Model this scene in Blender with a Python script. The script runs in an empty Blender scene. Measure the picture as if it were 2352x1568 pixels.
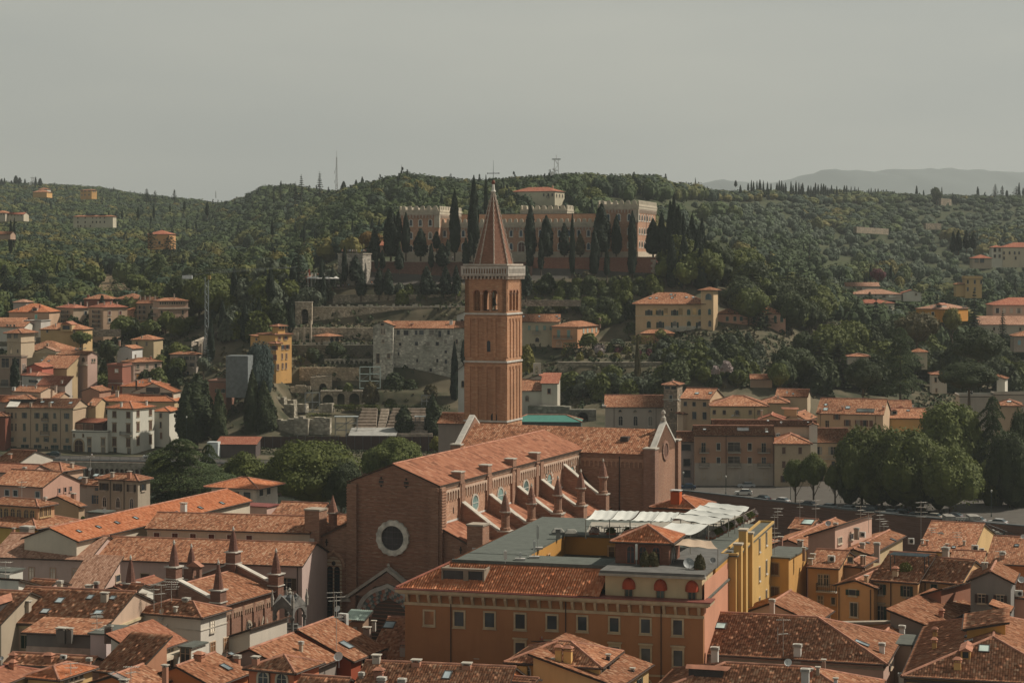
import bpy,math,random
import numpy as np
from mathutils import Vector,Matrix
random.seed(7);rng=np.random.default_rng(11)
PI=math.pi
sc=bpy.context.scene
col=sc.collection
F,CX,VH,CAMZ=2000.0,512.0,260.0,58.0
def W(u,v,Y):return Vector(((u-CX)/F*Y,Y,CAMZ-(v-VH)/F*Y))
class Crop:ox=0;oy=0;s=1
def crop(ox,oy,w=1000):Crop.ox=ox;Crop.oy=oy;Crop.s=2352.0/w
def cu(x):return(Crop.ox+x/Crop.s)/4
def cv(y):return(Crop.oy+y/Crop.s)/4
def cs(d):return d/Crop.s/4
def tag(o,label,cat,group=None,kind=None):
 if label:o['label']=label
 if cat:o['category']=cat
 if group:o['group']=group
 if kind:o['kind']=kind
 return o
def empty(name,loc,label,cat,group=None):
 o=bpy.data.objects.new(name,None);col.objects.link(o);o.location=loc
 o.empty_display_size=.5
 return tag(o,label,cat,group)
def link(name,me,parent=None,loc=(0,0,0),rz=0,scale=None,label=None):
 o=bpy.data.objects.new(name,me);col.objects.link(o)
 if parent is not None:o.parent=parent
 o.location=loc
 if rz:o.rotation_euler=(0,0,rz)
 if scale is not None:o.scale=scale
 if label:o['label']=label
 return o
class MB:
 def __init__(s):s.v=[];s.f=[];s.uv=None
 def poly(s,pts):
  n=len(s.v);s.v+=[tuple(p)for p in pts];s.f.append(tuple(range(n,n+len(pts))));return s
 def box(s,x0,y0,z0,x1,y1,z1,M=None):
  n=len(s.v)
  P=[(x0,y0,z0),(x1,y0,z0),(x1,y1,z0),(x0,y1,z0),(x0,y0,z1),(x1,y0,z1),(x1,y1,z1),(x0,y1,z1)]
  if M:P=[tuple(M(*p))for p in P]
  s.v+=P
  for q in((0,3,2,1),(4,5,6,7),(0,1,5,4),(1,2,6,5),(2,3,7,6),(3,0,4,7)):s.f.append(tuple(n+i for i in q))
  return s
 def prism(s,ring,z0,z1,M=None,taper=1,cx=0,cy=0):
  n=len(s.v);k=len(ring)
  P=[(x,y,z0)for x,y in ring]+[(cx+(x-cx)*taper,cy+(y-cy)*taper,z1)for x,y in ring]
  if M:P=[tuple(M(*p))for p in P]
  s.v+=P
  s.f.append(tuple(n+i for i in range(k))[::-1]);s.f.append(tuple(n+k+i for i in range(k)))
  for i in range(k):j=(i+1)%k;s.f.append((n+i,n+j,n+k+j,n+k+i))
  return s
 def plate(s,prof,y0,y1,M=None):
  n=len(s.v);k=len(prof)
  P=[(x,y0,z)for x,z in prof]+[(x,y1,z)for x,z in prof]
  if M:P=[tuple(M(*p))for p in P]
  s.v+=P
  s.f.append(tuple(n+i for i in range(k)));s.f.append(tuple(n+k+i for i in range(k))[::-1])
  for i in range(k):j=(i+1)%k;s.f.append((n+j,n+i,n+k+i,n+k+j))
  return s
 def tube(s,a,b,r,k=6,r2=None,cap=True):
  a=Vector(a);b=Vector(b);d=b-a
  if d.length<1e-6:return s
  r2=r if r2 is None else r2
  d.normalize();q=Vector((0,0,1))if abs(d.z)<.9 else Vector((1,0,0))
  e=d.cross(q).normalized();g=d.cross(e);n=len(s.v)
  for c,rr in((a,r),(b,r2)):
   for i in range(k):
    t=2*PI*i/k;s.v.append(tuple(c+e*(math.cos(t)*rr)+g*(math.sin(t)*rr)))
  for i in range(k):j=(i+1)%k;s.f.append((n+i,n+j,n+k+j,n+k+i))
  if cap:s.f.append(tuple(n+i for i in range(k))[::-1]);s.f.append(tuple(n+k+i for i in range(k)))
  return s
 def lathe(s,prof,k=12,c=(0,0,0),rot=0):
  n=len(s.v)
  for r,z in prof:
   for i in range(k):
    t=2*PI*i/k+rot;s.v.append((c[0]+r*math.cos(t),c[1]+r*math.sin(t),c[2]+z))
  for a in range(len(prof)-1):
   for i in range(k):j=(i+1)%k;s.f.append((n+a*k+i,n+a*k+j,n+(a+1)*k+j,n+(a+1)*k+i))
  s.f.append(tuple(n+i for i in range(k))[::-1]);m=n+(len(prof)-1)*k;s.f.append(tuple(m+i for i in range(k)))
  return s
 def mesh(s,name,mat,smooth=False):
  me=bpy.data.meshes.new(name);me.from_pydata(s.v,[],s.f)
  if mat:me.materials.append(mat)
  if smooth:me.polygons.foreach_set('use_smooth',[True]*len(me.polygons))
  me.update();return me
 def build(s,name,mat,parent=None,loc=(0,0,0),rz=0,smooth=False,label=None):
  return link(name,s.mesh(name,mat,smooth),parent,loc,rz,label=label)
def np_mesh(name,V,Q,mat,uv=None,colr=None):
 me=bpy.data.meshes.new(name);V=np.asarray(V,np.float32);Q=np.asarray(Q,np.int32)
 nf,k=Q.shape
 me.vertices.add(len(V));me.vertices.foreach_set('co',V.ravel())
 me.loops.add(nf*k);me.loops.foreach_set('vertex_index',Q.ravel())
 me.polygons.add(nf);me.polygons.foreach_set('loop_start',np.arange(0,nf*k,k,dtype=np.int32))
 try:me.polygons.foreach_set('loop_total',np.full(nf,k,dtype=np.int32))
 except Exception:pass
 if uv is not None:
  l=me.uv_layers.new(name='UVMap');l.data.foreach_set('uv',np.asarray(uv,np.float32)[Q.ravel()].ravel())
 if colr is not None:
  a=me.color_attributes.new('Tint','FLOAT_COLOR','POINT');a.data.foreach_set('color',np.asarray(colr,np.float32).ravel())
 if mat:me.materials.append(mat)
 me.update(calc_edges=True);me.validate();return me
class NT:
 def __init__(s,name,rough=.9,spec=.2):
  s.m=bpy.data.materials.new(name);s.m.use_nodes=True;s.t=s.m.node_tree;s.b=s.t.nodes['Principled BSDF']
  s.b.inputs['Roughness'].default_value=rough
  s.b.inputs['Specular IOR Level'].default_value=spec
 def n(s,typ,ins=None,**kw):
  o=s.t.nodes.new(typ)
  for k,v in kw.items():setattr(o,k,v)
  for k,v in(ins or{}).items():
   if hasattr(v,'links')or isinstance(v,bpy.types.NodeSocket):s.t.links.new(v,o.inputs[k])
   else:o.inputs[k].default_value=v
  return o
 def mul(s,a,b):return s.math('MULTIPLY',a,b)
 def math(s,op,a,b=0.0):
  return s.n('ShaderNodeMath',{0:a,1:b},operation=op).outputs[0]
 def mix(s,f,a,b,bt='MIX'):
  o=s.n('ShaderNodeMix',data_type='RGBA',blend_type=bt)
  for i,v in((0,f),(6,a),(7,b)):
   if isinstance(v,bpy.types.NodeSocket):s.t.links.new(v,o.inputs[i])
   else:o.inputs[i].default_value=(tuple(v)+(1,))[:4]if i and not isinstance(v,(int,float))else v
  return o.outputs[2]
 def pos(s):return s.n('ShaderNodeNewGeometry').outputs['Position']
 def noise(s,scale,detail=3,vec=None,stretch=None,rough=.55):
  v=vec or s.pos()
  if stretch:v=s.n('ShaderNodeVectorMath',{0:v,1:stretch},operation='MULTIPLY').outputs[0]
  return s.n('ShaderNodeTexNoise',{'Vector':v,'Scale':scale,'Detail':detail,'Roughness':rough}).outputs[0]
 def ramp(s,f,stops,interp='LINEAR'):
  o=s.n('ShaderNodeValToRGB',{0:f});r=o.color_ramp;r.interpolation=interp
  while len(r.elements)<len(stops):r.elements.new(.5)
  for e,(p,c)in zip(r.elements,stops):e.position=p;e.color=(tuple(c)+(1,))[:4]if not isinstance(c,(int,float))else(c,c,c,1)
  return o.outputs[0]
 def bump(s,h,strength=.3,dist=.05):
  o=s.n('ShaderNodeBump',{'Height':h,'Strength':strength,'Distance':dist});s.t.links.new(o.outputs[0],s.b.inputs['Normal'])
 def out(s,c):s.t.links.new(c,s.b.inputs['Base Color']);return s.m
def sc3(c,k):return tuple(min(1,x*k)for x in c)
_M={}
def cached(fn):
 def g(*a):
  k=(fn.__name__,)+a
  if k not in _M:_M[k]=fn(*a)
  return _M[k]
 return g
@cached
def plaster(c,worn=.5):
 n=NT('plaster')
 big=n.noise(.13,4);fine=n.noise(1.7,5);streak=n.noise(1.1,4,None,(1,1,.12))
 c1=n.mix(n.ramp(big,[(.3,0.),(.7,1.)]),sc3(c,.86),sc3(c,1.1))
 c2=n.mix(n.mul(n.ramp(streak,[(.5,0.),(.72,1.)]),.45*worn),c1,sc3((c[0]*.7,c[1]*.72,c[2]*.75),.8))
 c3=n.mix(n.mul(n.ramp(fine,[(.45,0.),(.75,1.)]),.30*worn),c2,sc3(c,1.25))
 n.bump(fine,.25,.03)
 return n.out(c3)
@cached
def brick(c,k=1.0):
 n=NT('brick',.92);p=n.pos()
 s=n.n('ShaderNodeSeparateXYZ',{0:p})
 row=n.math('FLOOR',n.mul(s.outputs[2],1/.13));h=n.math('ADD',n.mul(s.outputs[0],.93),n.mul(s.outputs[1],.37+.5))
 colm=n.math('FLOOR',n.math('ADD',n.mul(h,1/.34),n.mul(row,.5)))
 wn=n.n('ShaderNodeTexWhiteNoise',{0:n.n('ShaderNodeCombineXYZ',{0:row,1:colm}).outputs[0]},noise_dimensions='2D').outputs[0]
 base=n.ramp(wn,[(0,sc3(c,.75)),(.35,sc3(c,.93)),(.7,sc3(c,1.05)),(.93,sc3((c[0]*1.02,c[1]*1.12,c[2]*1.2),1.12)),(1,sc3((c[0]*1.05,c[1]*1.35,c[2]*1.5),1.15))])
 big=n.noise(.11,5);base=n.mix(n.mul(n.ramp(big,[(.38,0.),(.66,1.)]),.55),base,sc3((c[0]*.62,c[1]*.66,c[2]*.7),1))
 st=n.noise(.8,4,None,(1,1,.15));base=n.mix(n.mul(n.ramp(st,[(.5,0.),(.75,1.)]),.35),base,sc3(c,1.35))
 fr=n.math('FRACT',n.mul(s.outputs[2],1/.13));mort=n.math('GREATER_THAN',fr,.82)
 base=n.mix(n.mul(mort,.35),base,(.22,.16,.12))
 n.bump(n.math('ADD',n.mul(mort,-.6),wn),.15,.02)
 return n.out(base)
@cached
def stone(c,scale=1.6):
 n=NT('stone',.95)
 v=n.n('ShaderNodeTexVoronoi',{'Vector':n.n('ShaderNodeVectorMath',{0:n.pos(),1:(1,1,1.5)},operation='MULTIPLY').outputs[0],'Scale':scale})
 wn=n.n('ShaderNodeTexWhiteNoise',{0:v.outputs['Color']},noise_dimensions='3D').outputs[0]
 base=n.ramp(wn,[(0,sc3(c,.5)),(.4,sc3(c,.85)),(.8,sc3(c,1.1)),(1,sc3(c,1.5))])
 e=n.ramp(v.outputs['Distance'],[(.25,0.),(.62,1.)]);base=n.mix(n.mul(e,.45),base,sc3(c,.45))
 big=n.noise(.12,5);base=n.mix(n.mul(n.ramp(big,[(.42,0.),(.62,1.)]),.6),base,sc3((c[0]*.6,c[1]*.62,c[2]*.6),.9))
 g=n.noise(.23,5);base=n.mix(n.mul(n.ramp(g,[(.56,0.),(.66,1.)]),.5),base,(.045,.055,.03))
 n.bump(n.mul(e,-1),.7,.1)
 return n.out(base)
@cached
def tiles(hue=0,lich=.5,pt=.27,row=.42,k=1.0):
 pal={0:[(.11,.05,.034),(.26,.113,.068),(.345,.15,.09),(.41,.215,.14),(.52,.35,.255)],1:[(.22,.075,.04),(.36,.128,.065),(.42,.15,.08),(.46,.19,.11),(.52,.29,.19)],2:[(.17,.09,.065),(.30,.16,.115),(.37,.205,.15),(.44,.26,.2),(.54,.36,.28)],3:[(.15,.065,.045),(.28,.118,.078),(.32,.138,.09),(.36,.165,.11),(.45,.26,.19)],4:[(.22,.07,.05),(.29,.10,.07),(.33,.125,.085),(.38,.17,.12),(.44,.25,.19)]}[hue]
 pal=[sc3((c[0],c[1],c[2]*.92),k)for c in pal]
 n=NT('roof_tiles',.92,.06);uv=n.n('ShaderNodeSeparateXYZ',{0:n.n('ShaderNodeUVMap').outputs[0]})
 a=n.math('FLOOR',n.mul(uv.outputs[0],1/pt));b=n.math('FLOOR',n.mul(uv.outputs[1],1/row))
 wn=n.n('ShaderNodeTexWhiteNoise',{0:n.n('ShaderNodeCombineXYZ',{0:a,1:b}).outputs[0]},noise_dimensions='2D').outputs[0]
 patch=n.noise(.35,4);f=n.math('ADD',n.mul(wn,.75),n.mul(patch,.4));f=n.math('SUBTRACT',f,.08)
 base=n.ramp(f,[(.02,pal[0]),(.3,pal[1]),(.55,pal[2]),(.8,pal[3]),(.98,pal[4])])
 if lich:
  l=n.noise(2.2,6,rough=.7);l2=n.noise(.16,3);lf=n.mul(n.ramp(n.math('ADD',n.mul(l,.6),n.mul(l2,.45)),[(.52,0.),(.7,1.)]),lich*.62)
  base=n.mix(lf,base,(.085,.06,.045))
 rib=n.math('SINE',n.mul(uv.outputs[0],2*PI/pt));fr=n.math('FRACT',n.mul(uv.outputs[1],1/row))
 n.bump(n.math('ADD',rib,n.mul(fr,-.6)),.5,.05)
 return n.out(base)
@cached
def flat(c,rough=.8,metal=0.,var=.25):
 n=NT('surface',rough,.3);n.b.inputs['Metallic'].default_value=metal
 f=n.noise(.9,5);base=n.mix(n.ramp(f,[(.3,0.),(.7,1.)]),sc3(c,1-var),sc3(c,1+var*.6))
 return n.out(base)
@cached
def glass_mat(c=(.02,.025,.03),rough=.18):
 n=NT('glass',rough,.28);f=n.noise(.35,2)
 return n.out(n.mix(n.ramp(f,[(.4,0.),(.6,1.)]),c,sc3(c,2.2)))
@cached
def leafm(a,b,rough=.7):
 n=NT('leaves',rough,.25)
 f=n.noise(.45,4);r=n.n('ShaderNodeObjectInfo').outputs['Random']
 g=n.noise(2.5,2)
 f2=n.math('ADD',n.mul(n.ramp(f,[(.3,0.),(.7,1.)]),.6),n.math('ADD',n.mul(r,.25),n.mul(g,.3)))
 c=n.mix(n.math('SUBTRACT',f2,.1),a,b);n.out(c)
 tr=n.n('ShaderNodeBsdfTranslucent',{0:c});mx=n.n('ShaderNodeMixShader',{0:.22,1:n.b.outputs[0],2:tr.outputs[0]})
 n.t.links.new(mx.outputs[0],n.t.nodes['Material Output'].inputs[0])
 return n.m
@cached
def slatm(c):
 n=NT('shutter_wood',.6,.3);s=n.n('ShaderNodeSeparateXYZ',{0:n.pos()});f=n.math('FRACT',n.mul(s.outputs[2],9.))
 n.bump(f,.6,.03);return n.out(n.mix(n.noise(1.2,3),sc3(c,.7),sc3(c,1.25)))
WHITE=(.62,.60,.55);DGREEN=(.02,.045,.035);BROWN=(.10,.045,.028);TRIM=(.42,.33,.24);DARK=(.03,.028,.026)
_NB=([-600,150,260,420,560,690,800,1024,1500],[480,475,465,440,415,390,365,335,300])
_FB=([-600,0,148,250,367,480,600,683,750,831,913,1024,1500],[566,563,556,549,541,521,500,479,464,445,431,415,375])
def near_bank(u):return float(np.interp(u,*_NB))
def far_bank(u):return float(np.interp(u,*_FB))
COLS={-300:[(560,2),(600,6),(650,17),(690,28),(760,34),(850,44),(1000,52),(1300,70),(1600,92),(2000,124),(2400,150),(2600,148),(3000,80),(7000,40)],0:[(578,2),(600,6),(640,16),(690,28),(740,33),(830,44),(1000,52),(1300,69),(1600,90),(2000,121),(2350,143),(2500,140),(3000,80),(7000,40)],100:[(578,2),(600,5),(640,12),(690,26),(740,33),(830,43),(1000,51),(1300,66),(1600,85),(2000,112),(2300,132),(2500,130),(3000,80),(7000,40)],200:[(578,2),(600,4),(625,10),(660,26),(700,36),(760,43),(850,47),(1000,53),(1300,65),(1600,80),(1900,100),(2150,113),(2400,105),(3000,60),(7000,40)],270:[(550,2),(590,3),(600,8),(620,18),(635,24),(650,30),(665,38),(690,50),(760,52),(850,50),(1000,58),(1300,77),(1500,98),(1700,112),(1900,106),(3000,60),(7000,40)],292:[(541,2),(590,3),(598,6),(626,11),(631.5,11.3),(634,16.4),(639,16.8),(641.5,23.6),(644.3,23.8),(646,26),(652.5,26.5),(654.8,30.2),(663.5,30.8),(666,35.5),(676.5,36),(679,42),(685.8,42.5),(688,46.1),(689,48.3),(700,50.5),(760,52),(850,50),(1000,60),(1300,82),(1500,102),(1700,112),(1900,106),(3000,60),(7000,40)],350:[(541,2),(590,3),(598,6),(626,11),(631.5,11.3),(634,16.4),(639,16.8),(641.5,23.6),(644.3,23.8),(646,26),(652.5,26.5),(654.8,30.2),(663.5,30.8),(666,35.5),(676.5,36),(679,42),(685.8,42.5),(688,46.1),(689,48.3),(693.5,50.3),(700,57.3),(780,58),(860,60),(950,70),(1100,86),(1250,95),(1400,97),(1700,100),(1900,90),(3000,60),(7000,40)],405:[(541,2),(590,3),(598,6),(626,11),(631.5,11.3),(634,16.4),(639,16.8),(641.5,23.6),(644.3,23.8),(646,26),(652.5,26.5),(654.8,30.2),(663.5,30.8),(666,35.5),(676.5,36),(679,42),(685.8,42.5),(688,46.1),(689,48.3),(693.5,50.3),(700,57.3),(780,58),(860,60),(950,74),(1100,94),(1250,103),(1400,100),(1800,70),(7000,40)],480:[(520,2),(585,3),(626,10),(641,17),(646,24),(655,30.3),(663.5,31),(666,35.5),(676.5,36),(679,42),(685.8,42.5),(688,46.1),(689,48.3),(694,50.8),(700,57.5),(790,58),(850,62),(950,78),(1050,90),(1200,95),(1400,92),(1800,60),(7000,40)],580:[(503,2),(555,3),(575,8),(600,13),(622,18.5),(627,26),(650,30),(660,33),(672,40),(684,47),(692,52),(697,57.5),(800,58),(850,62),(930,78),(1050,92),(1200,98),(1400,94),(1800,60),(7000,40)],655:[(487,2),(545,3),(580,10),(610,18),(627,26),(640,30),(655,32),(668,38),(680,46),(690,52),(697,57.5),(800,57),(860,58),(1000,76),(1150,94),(1300,103),(1500,98),(1900,60),(7000,40)],700:[(474,2),(545,3),(580,12),(610,24),(640,31),(670,40),(690,50),(710,55),(760,55),(850,50),(1000,62),(1200,84),(1400,105),(1550,109),(1800,90),(2400,50),(7000,40)],770:[(460,2),(540,3),(575,8),(610,22),(650,33),(690,42),(740,48),(850,46),(1000,52),(1200,72),(1400,93),(1540,109),(1700,109),(2200,60),(7000,40)],840:[(445,2),(520,3),(560,7),(610,16),(660,24),(710,31),(760,35),(850,38),(950,42),(1100,51),(1300,69),(1500,89),(1700,110),(1850,112),(2300,60),(7000,40)],930:[(431,2),(515,3),(560,6),(620,14),(700,22),(800,28),(900,33),(1000,40),(1150,51),(1300,66),(1500,85),(1700,106),(1800,109),(2300,60),(7000,40)],1024:[(416,2),(500,3),(560,6),(620,12),(700,19),(800,25),(900,31),(1000,39),(1150,50),(1300,65),(1500,84),(1700,108),(1800,112),(2300,60),(7000,40)],1400:[(390,2),(500,3),(560,6),(620,12),(700,19),(800,25),(900,31),(1000,39),(1150,50),(1300,65),(1500,84),(1700,108),(1800,112),(2300,60),(7000,40)]}
_cu=sorted(COLS)
_YS=np.array(sorted(set([120,300,360]+list(range(376,600,4))+[600+i*1.25 for i in range(84)]+list(range(705,760,6))+list(range(760,1300,18))+list(range(1300,2700,45))+[2800,3000,3500,4200,5000,6000,7000,9500])),float)
_cz=np.array([[np.interp(Y,[p[0]for p in COLS[c]],[p[1]for p in COLS[c]])for Y in _YS]for c in _cu])
def far_z(u,Y):
 u=min(max(u,_cu[0]),_cu[-1]);i=max(0,min(len(_cu)-2,int(np.searchsorted(_cu,u))-1));f=(u-_cu[i])/(_cu[i+1]-_cu[i])
 return float((1-f)*np.interp(Y,_YS,_cz[i])+f*np.interp(Y,_YS,_cz[i+1]))
def ground(x,y):
 u=CX+F*x/y
 if y<near_bank(u):return 0.0
 if y<far_bank(u)+3:return -8.0
 z=far_z(u,y)
 if y>760:z+=2.5*math.sin(x*.013+y*.006)*min(1,(y-760)/300)
 return z
def prof(w,h,arch,e=0):
 w2=w/2+e;z0=-h/2-e;z1=h/2+e
 if arch=='r':
  zc=h/2-w/2;r=w2
  return[(-w2,z0),(w2,z0)]+[(r*math.cos(PI*i/8),zc+r*math.sin(PI*i/8))for i in range(9)]
 if arch=='g':
  zc=h/2-w*.95;P=[(-w2,z0),(w2,z0)]
  for i in range(5):t=i/4;P.append((w2*(1-t**1.6),zc+(z1-zc)*math.sin(t*PI/2)))
  for i in range(3,-1,-1):t=i/4;P.append((-w2*(1-t**1.6),zc+(z1-zc)*math.sin(t*PI/2)))
  return P
 return[(-w2,z0),(w2,z0),(w2,z1),(-w2,z1)]
def ring_mb(mb,inner,outer,y0,y1):
 k=len(inner);n=len(mb.v)
 mb.v+=[(x,y1,z)for x,z in inner]+[(x,y1,z)for x,z in outer]+[(x,y0,z)for x,z in inner]+[(x,y0,z)for x,z in outer]
 for i in range(k):
  j=(i+1)%k
  mb.f+=[(n+i,n+j,n+k+j,n+k+i),(n+k+i,n+k+j,n+3*k+j,n+3*k+i),(n+2*k+i,n+2*k+j,n+j,n+i)]
 return mb
_W={}
def win_tpl(w,h,arch,sh,opened,trim,t,near,pane,head):
 key=(w,h,arch,sh,opened,trim,t,near,pane,head)
 if key in _W:return _W[key]
 inner=prof(w,h,arch);outer=prof(w,h,arch,t)
 fr=ring_mb(MB(),inner,outer,0,.09)
 if near:fr.box(-.035,.0,-h/2,.035,.07,h/2-(w*.0)).box(-w/2,.0,h*.16,w/2,.06,h*.16+.05)
 T=[('window',fr.mesh('window_frame',flat(trim,.8)),None)]
 pn=MB().plate(inner,.004,.02)
 T.append(('pane',pn.mesh('pane',pane if isinstance(pane,bpy.types.Material)else glass_mat(pane)),0))
 if sh:
  m=slatm(sh)
  if opened:
   for sg in(-1,1):
    a=sg*(w/2+t*.3);b=sg*(w/2+w*.48)
    T.append(('shutter',MB().box(min(a,b),.03,-h/2,max(a,b),.12,h/2-(w*.25 if arch else 0)).mesh('shutter',m),0))
  else:
   T.append(('shutter',MB().plate(prof(w*.96,h*.98,arch),.02,.07).mesh('shutter',m),0))
 T.append(('sill',MB().box(-w/2-t-.06,.0,-h/2-t-.10,w/2+t+.06,.2,-h/2-t+.02).mesh('sill',flat(trim,.8)),0))
 if head:T.append(('lintel',MB().box(-w/2-t-.12,.0,h/2+t+.18,w/2+t+.12,.24,h/2+t+.34).box(-w/2-t,.0,h/2+t,w/2+t,.06,h/2+t+.18).mesh('lintel',flat(trim,.8)),0))
 _W[key]=T;return T
def put_win(parent,loc,rz,w,h,arch='',sh=None,opened=True,trim=TRIM,t=.12,near=False,pane=(.02,.024,.028),head=False):
 q=lambda x:max(.2,round(x*10)/10)
 T=win_tpl(q(w),q(h),arch,sh,opened,trim,t,near,pane,head)
 root=link(T[0][0],T[0][1],parent,loc,rz)
 for nm,me,_ in T[1:]:link(nm,me,root)
 return root
def tile_surface(polys,near,pt=.27,row=.42):
 """polys: list of (points, eave direction); returns verts, quads, uv"""
 V=[];Q=[];U=[];n0=0
 for pts,e in polys:
  P=[Vector(p)for p in pts];e=Vector(e).normalized()
  nn=Vector((0,0,0))
  for i in range(1,len(P)-1):nn+=(P[i]-P[0]).cross(P[i+1]-P[0])
  nn.normalize()
  if nn.z<0:nn=-nn
  w=nn.cross(e)
  if w.z<0:w=-w
  A=np.array([(p.dot(e),p.dot(w))for p in P]);o=nn*(P[0].dot(nn))
  u0,u1=A[:,0].min(),A[:,0].max();v0,v1=A[:,1].min(),A[:,1].max()
  if u1-u0<.3 or v1-v0<.2:continue
  def vr(us):
   lo=np.full(len(us),1e9);hi=np.full(len(us),-1e9)
   for i in range(len(A)):
    a=A[i];b=A[(i+1)%len(A)]
    if abs(a[0]-b[0])<1e-6:
     m=np.abs(us-a[0])<1e-4
     lo[m]=np.minimum(lo[m],min(a[1],b[1]));hi[m]=np.maximum(hi[m],max(a[1],b[1]));continue
    x0,x1=min(a[0],b[0]),max(a[0],b[0]);m=(us>=x0-1e-5)&(us<=x1+1e-5)
    vv=a[1]+(b[1]-a[1])*(us[m]-a[0])/(b[0]-a[0]);lo[m]=np.minimum(lo[m],vv);hi[m]=np.maximum(hi[m],vv)
   return lo,hi
  if near:
   us=np.arange(math.ceil(u0/pt*4)*pt/4,u1,pt/4);us=np.unique(np.concatenate([[u0],us,[u1]]+[[a[0]]for a in A]))
   nr=max(1,int((v1-v0)/row));vs=v0+np.arange(nr+1)*row;vs[-1]=v1
   if near>1:vs=np.sort(np.concatenate([vs[:-1],vs[1:]-.004]));
   else:vs=np.array([v0,v1])
  else:
   us=np.unique(np.concatenate([[u0,u1],A[:,0]]));vs=np.array([v0,v1])
  lo,hi=vr(us);hi=np.maximum(hi,lo)
  G=np.clip(vs[None,:],lo[:,None],hi[:,None])
  if not near:
   G=np.stack([lo,hi],1)
  nu,nv=G.shape
  if near:
   ph=us/pt*2*PI;hh=.042*(np.sin(ph)*.5+.5)**.7
   H=np.repeat(hh[:,None],nv,1)
   if near>1:
    st=np.zeros(nv);st[0::2]=.018;H=H+st[None,:]
    wob=rng.normal(0,.006,(nu//4+1,nv//2+1));H=H+np.repeat(np.repeat(wob,4,0),2,1)[:nu,:nv]
  else:H=np.zeros((nu,nv))
  X=o[0]+us[:,None]*e[0]+G*w[0]+H*nn[0];Yy=o[1]+us[:,None]*e[1]+G*w[1]+H*nn[1];Z=o[2]+us[:,None]*e[2]+G*w[2]+H*nn[2]
  V.append(np.stack([X,Yy,Z],2).reshape(-1,3));U.append(np.stack([np.repeat(us[:,None],nv,1),G],2).reshape(-1,2)+(7.3*len(V),3.1*len(V)))
  I=(np.arange(nu-1)[:,None]*nv+np.arange(nv-1)[None,:]).ravel()+n0
  ok=(np.abs(G[:-1,:-1]-G[:-1,1:])+np.abs(G[1:,:-1]-G[1:,1:])).ravel()>1e-5
  I=I[ok];Q.append(np.stack([I,I+nv,I+nv+1,I+1],1));n0+=nu*nv
 return np.concatenate(V),np.concatenate(Q),np.concatenate(U)
def solve(P,d,u):
 s=(u-CX)/F
 return(s*P.y-P.x)/(d.x-s*d.y)
ITEMS=[]
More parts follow.
